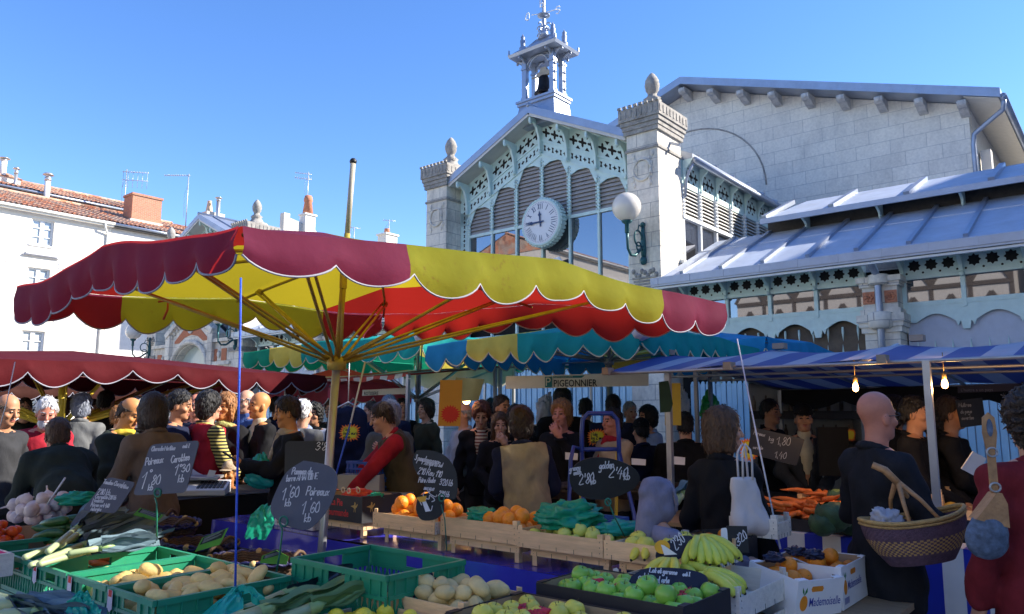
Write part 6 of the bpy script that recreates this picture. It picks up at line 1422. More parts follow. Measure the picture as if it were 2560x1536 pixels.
t, f, s = board('white plastic price holder standing in front of the blank slate', 1812, 1345, 3.62, quad_round([(1803, 1322), (1818, 1320), (1821, 1378), (1805, 1378)], .2), [], CARDW, name='price_ticket', cat='price ticket')
t, f, s = board('white price holder with orange clip stuck in the oranges', 1060, 1262, 4.2, [(1052, 1246), (1060, 1244), (1076, 1278), (1064, 1280)], [], CARDW, name='price_ticket', cat='price ticket')
m = MB(); m.prism([f(*p) for p in ((1041, 1244), (1050, 1256), (1064, 1254), (1066, 1240))], .006, xz(-.004)); m.build('orange_clip', mat('orange ticket', (.80, .42, .03), .5), t)
LIME = mat('lime ticket border', (.12, .36, .04), .6); TKB = mat('ticket black print', (.03, .035, .03), .7, .3, 50)
for i, (pts, D, lb) in enumerate((([(505, 1345), (570, 1320), (550, 1362), (488, 1380)], 4.6, 'tilted green price ticket over the shallots'), ([(655, 1390), (690, 1376), (722, 1392), (716, 1412), (650, 1408)], 4.3, 'flat green ticket in the basket near the empty crate'), ([(350, 1270), (408, 1288), (396, 1304), (332, 1288)], 4.6, 'green edged ticket above the leek leaves'))):
    cx = sum(p[0] for p in pts)/len(pts); cy = sum(p[1] for p in pts)/len(pts)
    t, f, s = board(lb, cx, cy, D, pts, [], LIME, name='price_ticket', cat='price ticket', th=.003)
    q = [(cx+(p[0]-cx)*.86, cy+(p[1]-cy)*.86-1) for p in pts]; q2 = [q[0], q[1]]+[((q[1][0]*.4+q[2][0]*.6), q[1][1]*.4+q[2][1]*.6), (q[0][0]*.4+q[-1][0]*.6, q[0][1]*.4+q[-1][1]*.6)]
    m = MB(); m.add([(*f(*p)[:1], -.001, f(*p)[1]) for p in q2], [tuple(range(4))]); m.build('dark_print', TKB, t)
    m = MB(); ribbons(m, [[f(q2[3][0]+(q2[2][0]-q2[3][0])*.1+(q2[0][0]-q2[3][0])*k/5, q2[3][1]+(q2[2][1]-q2[3][1])*.1+(q2[0][1]-q2[3][1])*k/5), f(q2[2][0]-(q2[2][0]-q2[3][0])*(.1+.1*(k % 2))+(q2[0][0]-q2[3][0])*k/5, q2[2][1]+(q2[1][1]-q2[2][1])*k/5)] for k in (1, 2, 3, 4)], 2*s, lambda u, v: (u, -.002, v)); m.build('white_print', CHALKD, t)
m = MB(); m.tube([gz(118, 1262, 1.08)-gz(118, 1262, 1.08), at(163, 1195, 5.0)-gz(118, 1262, 1.08)], .006, 6); o = m.build('price_stick', CHALK, None, gz(118, 1262, 1.08)); tag(o, 'bare pale stick standing in the garlic heap', 'stick')
# starburst signs and poster
FLY = mat('fluorescent yellow card', (.74, .66, .03), .6, .04); FLO = mat('fluorescent orange card', (.85, .18, .02), .6, .04)
def burst(label, cx, cy, D, rx, ry, seed, words=True, n=22):
    rr = random.Random(seed); pts = []
    for i in range(2*n): a = pi*i/n; k = rr.uniform(.92, 1.08) if i % 2 == 0 else rr.uniform(.72, .8); q = max(abs(cos(a)), abs(sin(a)))**-.45; pts.append((cx+rx*cos(a)*k*q, cy+ry*sin(a)*k*q))
    t, f, s = board(label, cx, cy, D, pts, [], FLO, name='starburst_sign', cat='sign', th=.003, group='starburst price signs')
    m = MB(); m.add([(f(cx+(p[0]-cx)*.78, cy+(p[1]-cy)*.78)[0], -.002, f(cx+(p[0]-cx)*.78, cy+(p[1]-cy)*.78)[1]) for p in pts], [tuple(range(2*n))]); m.build('yellow_centre', FLY, t)
    if words: m = MB(); ribbons(m, sum([strokes(w_, *f(cx-rx*.55, cy-ry*.2+k*ry*.42), ry*.34*s, .1, 0, wide=.8) for k, w_ in enumerate(('Noix', 'kg 2 euro', 'pays'))], []), 1.5*s, lambda u, v: (u, -.004, v)); m.build('handwriting', INK, t)
burst('yellow and orange starburst sign on the dark blue coat at the centre', 874, 1082, 8.6, 27, 22, 1)
burst('yellow and orange starburst sign behind the blue ladder', 1492, 1094, 7.6, 25, 22, 2)
burst('starburst sign half hidden by the tilted black board', 1872, 1125, 6.4, 24, 30, 3, False)
burst('small lime starburst sign behind the bald man', 2126, 1088, 7.2, 14, 16, 4, False)
t, f, s = board('orange poster with red burst hanging from the teal parasol pole', 1124, 1008, 7.7, [(1100, 950), (1156, 950), (1151, 1066), (1095, 1066)], [], mat('orange poster', (.62, .28, .02), .6, .06), name='hanging_poster', cat='poster', th=.003)
rr = random.Random(9); m = MB(); n = 20; m.add([(f(1126+26*cos(pi*i/n)*(rr.uniform(.9, 1.1) if i % 2 == 0 else .72), 1036+24*sin(pi*i/n)*(1 if i % 2 == 0 else .75))[0], -.002, f(0, 1036+24*sin(pi*i/n)*(1 if i % 2 == 0 else .75))[1]) for i in range(2*n)], [tuple(range(2*n))]); m.build('red_burst', mat('red poster ink', (.62, .03, .01), .6), t)
t, f, s = board('plain yellow panel hanging on the awning post', 1682, 1000, 6.6, [(1662, 958), (1702, 958), (1702, 1064), (1662, 1064)], [], mat('yellow panel', (.52, .36, .03), .6, .1), name='hanging_sign', cat='sign', th=.01, solo=True)
t, f, s = board('dark green flag cloth hanging by the awning post', 1663, 995, 6.3, [(1648, 955), (1672, 952), (1682, 1010), (1676, 1030), (1650, 1032)], [], mat('dark green cloth', (.012, .04, .02), .8, .2), name='hanging_cloth', cat='cloth', th=.01, solo=True)
for i, (cx, cy, w, h) in enumerate(((1429, 1141, 16, 10), (1597, 1155, 18, 9), (1697, 1152, 16, 11), (1277, 1074, 6, 9))):
    board('blank white price card '+('left of the oval slate', 'right of the oval slate', 'at the awning post', 'on a stick by the khaki vest')[i], cx, cy, 6.7, [(cx-w, cy-h), (cx+w, cy-h+3), (cx+w-1, cy+h), (cx-w, cy+h-2)], [], CARDW, name='price_card', cat='price card', th=.003, group='blank white price cards', solo=True)
board('dark menu slate hanging in the shade at the far right', 2432, 1042, 6.0, [(2390, 1002), (2458, 994), (2464, 1062), (2402, 1070)], [('Huitres', 2398, 1018, 12, .05, .9), ('du pays', 2402, 1034, 11, .05, .9), ('ouvertes', 2404, 1050, 11, .05, .8)], SLATEB, CHALKD, cw=1.4)
# ================================================================== people (one continuous surface each, grown from a distance field)
def smin(a, b, k):
    h = np.clip(.5+.5*(b-a)/k, 0, 1); return b*(1-h)+a*h-k*h*(1-h)
def nets(d, org, h):
    s = d < 0; nx, ny, nz = d.shape
    c = {}; pos = np.zeros((nx-1, ny-1, nz-1, 3), np.float32); cnt = np.zeros((nx-1, ny-1, nz-1), np.float32)
    off = [(i, j, k) for i in (0, 1) for j in (0, 1) for k in (0, 1)]
    for o in off: c[o] = d[o[0]:nx-1+o[0], o[1]:ny-1+o[1], o[2]:nz-1+o[2]]
    for o in off:
        for ax in range(3):
            if o[ax] == 0:
                p = list(o); p[ax] = 1; A, B = c[o], c[tuple(p)]; m = (A < 0) != (B < 0)
                t = np.where(m, A/np.where(m, A-B, 1), 0); e = np.zeros(3, np.float32); e[ax] = 1
                pos += np.where(m[..., None], np.array(o, np.float32)+t[..., None]*e, 0); cnt += m
    mk = cnt > 0; idx = np.full(mk.shape, -1, np.int64); n = int(mk.sum()); idx[mk] = np.arange(n)
    ii = np.argwhere(mk); V = (ii+pos[mk]/cnt[mk][:, None])*h+np.array(org); F = []
    for ax in range(3):
        a1, a2 = (ax+1) % 3, (ax+2) % 3; sl = [slice(1, -1)]*3; sl[ax] = slice(0, -1); sh = [slice(1, -1)]*3; sh[ax] = slice(1, None)
        A, B = s[tuple(sl)], s[tuple(sh)]; e = np.argwhere(A != B)
        if not len(e): continue
        q = e.copy(); q[:, a1] += 1; q[:, a2] += 1
        def g(o1, o2): r = q.copy(); r[:, a1] -= o1; r[:, a2] -= o2; return idx[r[:, 0], r[:, 1], r[:, 2]]
        quad = np.stack([g(1, 1), g(0, 1), g(0, 0), g(1, 0)], 1); ins = A[tuple(e.T)]
        quad[~ins] = quad[~ins][:, ::-1]; F.append(quad)
    return V, np.concatenate(F)
class SDF:
    def __init__(s): s.p = []
    def cap(s, a, b, ra, rb, k=.03, sub=False): s.p.append(('c', np.array(a, float), np.array(b, float), ra, rb, k, sub)); return s
    def ell(s, c, r, k=.02, rot=None, sub=False): s.p.append(('e', np.array(c, float), np.array(r, float), rot, None, k, sub)); return s
    def chain(s, pts, rs, k=.03):
        for i in range(len(pts)-1): s.cap(pts[i], pts[i+1], rs[i], rs[i+1], k)
        return s
    def mesh(s, h, inflate=0., cut=None, noise=0., nf=20., seed=0):
        lo = np.full(3, 9e9); hi = -lo
        for q in s.p:
            if q[6]: continue
            if q[0] == 'c': r = max(q[3], q[4]); lo = np.minimum(lo, np.minimum(q[1], q[2])-r); hi = np.maximum(hi, np.maximum(q[1], q[2])+r)
            else: r = max(q[2]); lo = np.minimum(lo, q[1]-r); hi = np.maximum(hi, q[1]+r)
        pad = inflate+2.5*h+.012+noise; lo -= pad; hi += pad; n = np.ceil((hi-lo)/h).astype(int)+1
        ax = [lo[i]+h*np.arange(n[i]) for i in range(3)]; d = np.full(n, 1e3)
        for q in s.p:
            m = q[5]+inflate+3*h+.02+noise
            if q[0] == 'c': r = max(q[3], q[4]); l, u = np.minimum(q[1], q[2])-r-m, np.maximum(q[1], q[2])+r+m
            else: r = max(q[2]); l, u = q[1]-r-m, q[1]+r+m
            i0 = np.clip(np.floor((l-lo)/h).astype(int), 0, n); i1 = np.clip(np.ceil((u-lo)/h).astype(int)+1, 0, n)
            if (i1 <= i0).any(): continue
            X, Y, Z = np.meshgrid(*[ax[i][i0[i]:i1[i]] for i in range(3)], indexing='ij')
            if q[0] == 'c':
                ba = q[2]-q[1]; L2 = max(1e-9, ba@ba); px, py, pz = X-q[1][0], Y-q[1][1], Z-q[1][2]
                t = np.clip((px*ba[0]+py*ba[1]+pz*ba[2])/L2, 0, 1)
                v = np.sqrt((px-t*ba[0])**2+(py-t*ba[1])**2+(pz-t*ba[2])**2)-(q[3]+(q[4]-q[3])*t)
            else:
                px, py, pz = X-q[1][0], Y-q[1][1], Z-q[1][2]
                if q[3] is not None:
                    Rm = q[3]; px, py, pz = Rm[0][0]*px+Rm[1][0]*py+Rm[2][0]*pz, Rm[0][1]*px+Rm[1][1]*py+Rm[2][1]*pz, Rm[0][2]*px+Rm[1][2]*py+Rm[2][2]*pz
                r = q[2]; k0 = np.sqrt((px/r[0])**2+(py/r[1])**2+(pz/r[2])**2); k1 = np.sqrt((px/r[0]**2)**2+(py/r[1]**2)**2+(pz/r[2]**2)**2)+1e-9; v = k0*(k0-1)/k1
            S_ = tuple(slice(i0[i], i1[i]) for i in range(3))
            d[S_] = -smin(-d[S_], v, q[5]) if q[6] else smin(d[S_], v, q[5])
        d -= inflate
        X, Y, Z = np.meshgrid(*ax, indexing='ij')
        if noise:
            f = nf; d += noise*(np.sin(f*X+1.3*seed+2*np.sin(.7*f*Z+seed))*np.sin(.8*f*Z+.5*seed+1.5*np.sin(f*Y))*.6+.4*np.sin(1.9*f*Z+seed+2*np.sin(1.3*f*X+f*Y)))
        if cut is not None: d = np.maximum(d, cut(X, Y, Z))
        return nets(d, lo, h)
def np_mesh(name, V, F, mats, mi=None):
    me = bpy.data.meshes.new(name); me.from_pydata(V.tolist(), [], F.tolist())
    for m in mats: me.materials.append(m)
    if mi is not None: me.polygons.foreach_set('material_index', mi)
    me.polygons.foreach_set('use_smooth', [True]*len(F)); me.update(); return me
def skin(n, c): return mat('skin '+n, c, .5, .10, 14, .08, spec=.35)
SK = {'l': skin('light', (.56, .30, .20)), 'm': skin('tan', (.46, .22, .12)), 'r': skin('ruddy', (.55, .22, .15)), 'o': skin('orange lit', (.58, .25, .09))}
EYEM = mat('dark eye', (.03, .022, .02), .25); LIPM = mat('lips', (.38, .12, .09), .45); SHOEM = mat('dark shoe leather', (.02, .018, .016), .5)
def hairm(n, c): return mat('hair '+n, c, .55, .6, 38, 1.6, bscale=90, stretch=(1, 1, .22))
HR = {'black': hairm('black', (.012, .011, .012)), 'dark': hairm('dark brown', (.035, .022, .015)), 'brown': hairm('brown', (.09, .045, .022)), 'ginger': hairm('ginger', (.32, .14, .045)), 'grey': hairm('grey', (.30, .31, .34)), 'white': hairm('white', (.62, .62, .63)), 'bgrey': hairm('blue grey', (.20, .22, .28)), 'red': hairm('reddish brown', (.14, .045, .025))}
def fab(n, c, bump=2.2, sc=7): return mat('fabric '+n, c, .85, .22, sc, bump, bscale=7, spec=.15, stretch=(1, 1, .6))
FB = {}
def fb(c):
    if isinstance(c, str): return {'black': fab('black', (.010, .010, .012)), 'navy': fab('navy', (.012, .016, .04)), 'dkgreen': fab('dark green', (.022, .028, .022)), 'grey': fab('grey', (.14, .145, .15)), 'ltgrey': fab('light grey', (.36, .37, .40)), 'taupe': fab('taupe', (.13, .095, .07)), 'red': fab('red', (.36, .02, .035)), 'blue': fab('blue', (.05, .09, .24)), 'ltblue': fab('light blue', (.28, .38, .62)), 'khaki': fab('khaki', (.26, .22, .15)), 'olive': fab('olive', (.075, .06, .035)), 'beige': fab('beige', (.42, .32, .22)), 'maroon': fab('maroon wool', (.16, .018, .025), 1.6, 20), 'jeans': fab('jeans', (.06, .08, .13)), 'lilac': fab('lilac grey fleece', (.21, .20, .28), 1.2), 'white': fab('white', (.62, .62, .64)), 'yellow': fab('yellow', (.62, .45, .05)), 'dkgrey': fab('dark grey', (.035, .036, .04)), 'greygreen': fab('grey green', (.10, .105, .09)), 'cream': fab('cream', (.55, .48, .33))}[c]
    return c
STRY = None
def rotm(yaw=0, pitch=0, roll=0): return np.array((Euler((pitch, roll, yaw), 'YXZ' if False else 'XYZ').to_matrix()))
ARMS = {  # elbow, wrist per side in body frame (x right, y forward, z up; shoulder at (+-.19,0,1.42))
 'down': ((.25, -.03, 1.13), (.25, .06, .89)), 'fwd': ((.25, .10, 1.16), (.12, .33, 1.10)), 'low': ((.25, .06, 1.15), (.10, .28, 1.0)), 'chest': ((.24, .10, 1.19), (.03, .20, 1.30)),
 'chin': ((.22, .16, 1.20), (.05, .19, 1.45)), 'phone': ((.23, .12, 1.18), (.06, .36, 1.22)), 'reach': ((.24, .24, 1.28), (.14, .48, 1.12)), 'carry': ((.27, .02, 1.14), (.30, .22, 1.04)), 'side': ((.32, .05, 1.17), (.40, .15, .98)), 'hip': ((.34, -.06, 1.2), (.2, .08, 1.08)), 'back': ((.26, -.10, 1.15), (.18, -.04, .95))}
def hand_sdf(wr, dirv, side, curl, palm_n):
    s = SDF(); d = Vector(dirv).normalized(); n = Vector(palm_n); n = (n-d*n.dot(d)).normalized(); a = d.cross(n)*side; w = Vector(wr)
    P = lambda x, y, z: tuple(w+a*x+d*y+n*z)
    s.cap(P(0, -.04, 0), P(0, .02, 0), .026, .027, .02); s.cap(P(-.018, .03, 0), P(-.022, .085, 0), .017, .015, .02); s.cap(P(.016, .03, 0), P(.022, .085, 0), .017, .015, .02); s.cap(P(0, .03, 0), P(0, .085, 0), .017, .015, .02)
    for i, (x, l) in enumerate(((-.030, .058), (-.010, .072), (.011, .075), (.031, .066))):
        c1, c2 = curl*(.55+.06*i), curl*(1.35+.08*i); p0 = (x, .088, 0); p1 = (x*1.05, .088+l*.5*cos(c1), l*.5*sin(c1)); p2 = (x*1.05, p1[1]+l*.5*cos(c2), p1[2]+l*.5*sin(c2))
        s.cap(P(*p0), P(*p1), .0095, .0088, .004); s.cap(P(*p1), P(*p2), .0088, .0072, .004)
    s.cap(P(.030, .02, .004), P(.055, .055, .014+.01*curl), .014, .011, .012); s.cap(P(.055, .055, .014+.01*curl), P(.052, .085, .025+.02*curl), .0105, .008, .004)
    return s
PEOPLE = []
def person(label, px, D, top=None, H=None, face=0., sk='l', hair='dark', style='short', coat='black', legs='dkgrey', arms=('low', 'low'), lean=0., turn=0., nod=0., tilt=0., long=0., hood=False, inner=None, vest=None, scarf=None, cap=None, beard=None, glasses=False, wide=.9, h=.015, hh=None, curl=(.6, .6), side_lean=0., collar=True, fat=.95, cat='person', hand=True, arm_pts=None, group=None, xy=None):
    """face: heading in degrees, 0 = towards the camera, 90 = towards picture right, 180 = away"""
    wp = at(px, 1040, D) if xy is None else Vector(xy)
    if H is None: H = EYE+(1040-top)/1919*D if top is not None else 1.72
    sc = H/1.76; child = H < 1.42
    yaw = radians(180+face)  # local +y is forward
    t = thing('person', label, cat, (wp.x, wp.y, 0), yaw, group); t.scale = (sc, sc, sc)
    hd = .0 if not child else .0; ks = 1.0
    cl, sl_ = cos(lean), sin(lean)
    def L(p):  # lean the upper body forward about the hip
        x, y, z = p
        if z < .95: return (x, y, z)
        dz = z-.95; x2 = x+side_lean*dz; f = lean*min(1, dz/.2); return (x2, y*cos(f)+dz*sin(f), .95+dz*cos(f)-y*sin(f))
    hs = 1.0 if not child else 1.0 if hood else 1.22   # relatively bigger head for a child
    neck = np.array(L((0, -.012, 1.50))); hb = np.array(L((0, .012, 1.555)))
    # torso
    def torso(s, e=0.):
        s.ell(L((0, .005, 1.30)), (.165*wide+e, .112*fat+e, .19+e), .05); s.ell(L((0, .01, 1.10)), (.142*wide*fat+e, .108*fat+e, .17+e), .06); s.ell(L((0, .0, .94)), (.168*wide+e, .118*fat+e, .13+e), .06)
        for sx in (-1, 1): s.cap(L((sx*.05, -.01, 1.46)), L((sx*.172*wide, -.01, 1.41)), .055+e, .058+e, .04)
        return s
    AR = []
    for i, sx in enumerate((-1, 1)):
        if arm_pts and arm_pts[i]: el, wr = arm_pts[i]
        else: e_, w_ = ARMS[arms[i]]; el, wr = (sx*e_[0]*(.6+.4*wide), e_[1], e_[2]), (sx*w_[0], w_[1], w_[2]); el, wr = L(el), L(wr)
        AR.append((L((sx*.18*wide, -.01, 1.405)), el, wr, sx))
    body = torso(SDF())
    for sh, el, wr, sx in AR: body.chain([sh, el, wr], [.046, .036, .026], .02)
    LG = [((sx*.085, 0, .90), (sx*.095, .015, .50), (sx*.10, -.015, .09)) for sx in (-1, 1)]
    for a_, b_, c_ in LG: body.chain([a_, b_, c_], [.082, .056, .04], .03); body.cap((c_[0], c_[1]-.03, .045), (c_[0]*1.15, c_[1]+.15, .035), .042, .032, .03)
    Vs = []; Fs = []; Ms = []; off = 0
    def put(V, F, M):
        nonlocal off
        Vs.append(V); Fs.append(F+off); Ms.append(M); off += len(V)
    V, F = body.mesh(h*1.25); fz = V[F].mean(1)[:, 2]; put(V, F, np.where(fz < .085, 3, 0))
    # head
    hr = rotm(turn, -nod, tilt); Hd = lambda p: hb+hr@(np.array(p)*hs)
    S_ = SDF(); e = lambda c, r, k=.02, sub=False: S_.ell(Hd(c), np.array(r)*hs, k*hs, hr, sub)
    S_.cap(np.array(L((0, -.015, 1.43))), hb+hr@np.array((0, -.005, .05)), .062, .055, .03)
    e((0, -.012, .150), (.076, .096, .090)); e((0, .010, .085), (.066, .078, .090), .03); e((0, .040, .025), (.046, .045, .040), .03); e((0, .072, .006), (.024, .020, .018), .02)
    e((0, .074, .132), (.050, .016, .016), .015)  # brow
    for sx in (-1, 1):
        e((sx*.031, .093, .112), (.019, .016, .013), .010, True); e((sx*.045, .060, .076), (.024, .024, .020), .02); e((sx*.076, -.008, .088), (.010, .020, .032), .006); e((sx*.030, .076, .110), (.0145, .0145, .0115), .004)
    S_.cap(Hd((0, .088, .118)), Hd((0, .108, .078)), .009*hs, .014*hs, .012*hs); e((0, .092, .047), (.024, .010, .005), .006); e((0, .090, .034), (.020, .010, .006), .006)
    hg = hh or min(.0064, h*.52); V, F = S_.mesh(hg); c = (V[F].mean(1)-hb)@hr/hs
    M = np.zeros(len(F), int); M[(np.abs(np.abs(c[:, 0])-.030) < .0135) & (np.abs(c[:, 2]-.110) < .0065) & (c[:, 1] > .075)] = 1; M[(np.abs(c[:, 0]) < .022) & (np.abs(c[:, 2]-.0405) < .0105) & (c[:, 1] > .088)] = 2
    M[(np.abs(np.abs(c[:, 0])-.030) < .020) & (np.abs(c[:, 2]-.131-.003) < .0052) & (c[:, 1] > .07)] = 4
    put(V, F, M)
    if hand:
        for i, (sh, el, wr, sx) in enumerate(AR):
            d = Vector(wr)-Vector(el); pn = Vector((-sx*.8, .3, -.35)) if d.normalized().z < -.5 else Vector((-sx*.35, .1, -.95)) if arms[i] not in ('phone', 'chin', 'chest') else Vector((-sx*.5, -.2, .8)) if arms[i] == 'phone' else Vector((-sx*.2, -1, .1))
            V, F = hand_sdf(wr, d, sx, curl[i], pn).mesh(max(.0055, h*.42)); put(V, F, np.zeros(len(F), int))
    V = np.concatenate(Vs); F = np.concatenate(Fs); me = np_mesh('body', V, F, [SK[sk], EYEM, LIPM, SHOEM, HR[hair]], np.concatenate(Ms)); bd = link('body', me, t)
    sd_ = len(PEOPLE)*1.7; PEOPLE.append(t)
    # clothes
    def sdfobj(nm, s, m, inflate=0., hz=h, cut=None, noise=0., nf=22., par=t):
        V, F = s.mesh(hz, inflate, cut, noise, nf, sd_); return link(nm, np_mesh(nm, V, F, [m]), par)
    if legs:
        s = SDF(); s.ell((0, 0, .93), (.165*wide, .115*fat, .13), .05)
        for a_, b_, c_ in LG: s.chain([a_, b_, (c_[0], c_[1], .10)], [.088, .066, .056], .03)
        sdfobj('trousers', s, fb(legs), .008, h*1.3, None, .006, 24)
    def coat_sdf(sl=True, lg=long):
        s = torso(SDF(), .012)
        if sl:
            for sh, el, wr, sx in AR: w2 = Vector(el).lerp(Vector(wr), .97); s.chain([sh, el, tuple(w2)], [.058, .048, .039], .025)
        s.cap(L((0, 0, 1.02)), (0, .0, .86), .15*wide*fat, .165*wide*fat, .05)
        if lg > 0: s.cap((-.05, 0, .9), (-.07, 0, .9-lg), .13*fat*wide, .145*fat*wide, .05); s.cap((.05, 0, .9), (.07, 0, .9-lg), .13*fat*wide, .145*fat*wide, .05)
        return s
    nk = neck
    def neck_cut(r=.062):
        ax = (hb-np.array(L((0, -.015, 1.43)))); ax = ax/np.linalg.norm(ax); p0 = np.array(L((0, -.005, 1.485)))
        return lambda X, Y, Z: (X-p0[0])*ax[0]+(Y-p0[1])*ax[1]+(Z-p0[2])*ax[2]
    if coat:
        hem = .80-long
        nc = neck_cut(); opn = None
        if inner: opn = lambda X, Y, Z: np.maximum(nc(X, Y, Z), np.maximum(.052+.03*(Z-1.3)-np.abs(X), .0)*0+np.minimum(Y-0, 1)*0+np.where((Y > .03) & (np.abs(X) < np.clip((Z-1.02)*.20, .0, .07)), .02, -.05))
        cutf = lambda X, Y, Z: np.maximum((opn or nc)(X, Y, Z), hem-Z)
        c_ = sdfobj('coat' if long > .1 else 'jacket', coat_sdf(vest is None or True), fb(coat), .016, h, cutf, .013, 19)
        if collar and not scarf and not hood:
            s = SDF(); R0 = .078
            pts = [np.array(L((R0*sin(a)*.95, -.012+R0*cos(a)*.9, 1.485+.03*-cos(a)))) for a in [radians(28+304*i/10) for i in range(11)]]; s.chain(pts, [.022]*11, .01); sdfobj('collar', s, fb(coat), .0, h*.8, None, 0)
    if inner:
        s = SDF(); s.ell(L((0, .035, 1.27)), (.10, .095, .22), .04); s.cap(L((0, -.01, 1.44)), L((0, .0, 1.515)), .066, .062, .03); sdfobj('pullover', s, fb(inner), .004, h, None, 0)
    if vest:
        s = torso(SDF(), .014); s.cap(L((0, 0, 1.05)), (0, 0, .88), .15*wide, .16*wide, .05); nc2 = neck_cut(); sdfobj('vest', s, fb(vest), .034, h, lambda X, Y, Z: np.maximum(np.maximum(nc2(X, Y, Z), .84-Z), np.abs(X-side_lean*(Z-.95))-.205*wide), .010, 19)
    if scarf:
        s = SDF(); s.chain([np.array(L((.072*sin(a), -.005+.075*cos(a), 1.475+.02*cos(a)))) for a in [2*pi*i/12 for i in range(13)]], [.032]*13, .015); s.cap(L((.03, .09, 1.46)), L((.05, .145, 1.27)), .032, .028, .02); sdfobj('scarf', s, fb(scarf) if not hasattr(scarf, 'name') else scarf, .0, h*.8, None, .006, 60)
    if hood:
        s = SDF(); s.ell(Hd((0, -.015, .13)), np.array((.090, .110, .118))*hs, .03, hr); s.ell(Hd((0, .01, .03)), np.array((.085, .09, .09))*hs, .05, hr); s.cap(Hd((0, -.08, .19)), Hd((0, -.125, .16)), .05*hs, .03*hs, .05); s.cap(Hd((0, -.09, .02)), L((0, -.12, 1.40)), .07, .06, .06)
        fc = lambda X, Y, Z: ((X-hb[0])*hr[0, 1]+(Y-hb[1])*hr[1, 1]+(Z-hb[2])*hr[2, 1])-.075*hs
        sdfobj('hood', s, fb(coat), .006, h*.8, fc, .007, 26)
        s = SDF(); s.chain([Hd((.088*sin(a), .072-.02*cos(a), .115+.112*cos(a))) for a in [2*pi*i/16 for i in range(17)]], [.012]*17, .008); sdfobj('hood_hem', s, fb(coat), 0, h*.7, None, .001, 40)
    # hair
    if not hood and style != 'bald':
        s = SDF(); ce, cr = (0, -.018, .152), (.082, .101, .097); s.ell(Hd(ce), np.array(cr)*hs, .02, hr); nz, nf = (.006, 60) if style not in ('bob', 'long') else (.003, 90)
        loc = lambda X, Y, Z: [((X-hb[0])*hr[0, i]+(Y-hb[1])*hr[1, i]+(Z-hb[2])*hr[2, i])/hs for i in range(3)]
        if style in ('short', 'cap', 'balding'): s.ell(Hd((0, -.045, .085)), np.array((.074, .066, .075))*hs, .03, hr)
        if style in ('full', 'curly'): s.ell(Hd((0, -.015, .15)), np.array((.100, .115, .112))*hs, .03, hr); s.ell(Hd((0, -.05, .07)), np.array((.092, .078, .09))*hs, .04, hr)
        if style in ('bob', 'long'):
            s.ell(Hd((0, -.02, .145)), np.array((.092, .110, .108))*hs, .03, hr); s.ell(Hd((0, -.045, .05)), np.array((.094, .080, .11))*hs, .04, hr)
            for sx in (-1, 1): s.cap(Hd((sx*.075, .02, .13)), Hd((sx*.082, .015, .0 if style == 'bob' else -.09)), .026*hs, .022*hs, .03*hs)
            if style == 'long': s.cap(Hd((0, -.075, .05)), Hd((0, -.10, -.14)), .075*hs, .05*hs, .04*hs)
        if style == 'curly': nz, nf = .014, 75
        def hcut(X, Y, Z):
            x, y, z = loc(X, Y, Z); jit = .005*np.sin(95*x+3*sd_)*np.sin(60*z+sd_)+.004*np.sin(210*x+40*z)
            if style in ('short', 'balding', 'cap'): r = np.maximum(np.maximum(  .100+.88*y-z, .045-z+.3*np.maximum(0, y+.03)), y-.074)+jit
            else:
                low = {'bob': -.055, 'long': -.25}.get(style, -.03)
                r = np.maximum(np.maximum(4*(y-.036)-z, low-z+jit), np.minimum(.054-np.abs(x)+jit, np.minimum(y-.005, .162-z)))
            if style == 'balding': r = np.maximum(r, np.where(z > .150+.25*np.maximum(0, -y-.05), .02, -1))
            return r
        ho = sdfobj('hair', s, HR[hair], .003, hg*1.05, hcut, nz, nf)
        VV = np.array([v.co[:] for v in ho.data.vertices]); NN = np.array([v.normal[:] for v in ho.data.vertices]); rg = np.random.default_rng(int(sd_*10)); sb = MB(); cen_ = np.array(Hd((0, -.02, .13)))
        for i_ in rg.choice(len(VV), min(len(VV), 420 if h < .0145 else 220), replace=False):
            p_ = VV[i_]; n_ = NN[i_]; d_ = np.array((rg.normal()*.35, rg.normal()*.35-.15, -1.)) if style != 'curly' else rg.normal(size=3); d_ = d_-n_*(d_@n_)
            l_ = np.linalg.norm(d_)
            if l_ < .2: d_ = rg.normal(size=3); d_ = d_-n_*(d_@n_); l_ = np.linalg.norm(d_)
            d_ = d_/l_; w_ = np.cross(n_, d_)*.0035*hs; L_ = rg.uniform(.025, .055)*hs*(.45 if style == 'curly' else 1); a_ = p_+n_*.002; b_ = p_+d_*L_*.5+n_*(.006+.003*rg.random()); c_ = p_+d_*L_+n_*rg.uniform(.0, .010)
            sb.add([tuple(a_-w_), tuple(a_+w_), tuple(b_+w_), tuple(b_-w_), tuple(c_+w_*.3), tuple(c_-w_*.3)], [(0, 1, 2, 3), (3, 2, 4, 5)], True)
        bm_ = sb.mesh('strands', HR[hair]); import bmesh as _b; q_ = _b.new(); q_.from_mesh(ho.data); q_.from_mesh(bm_); q_.to_mesh(ho.data); q_.free()
    if cap:
        s = SDF(); s.ell(Hd((0, -.015, .165)), np.array((.090, .108, .095))*hs, .02, hr); cm = fb(cap); fc = lambda X, Y, Z: .150*hs-((X-hb[0])*hr[0, 2]+(Y-hb[1])*hr[1, 2]+(Z-hb[2])*hr[2, 2]); sdfobj('cap', s, cm, .004, hg, fc, 0)
        if cap != 'black' or True: s = SDF(); s.ell(Hd((0, .105, .150)), np.array((.066, .065, .008))*hs, .01, hr); sdfobj('cap_peak', s, cm, .003, hg, None, 0)
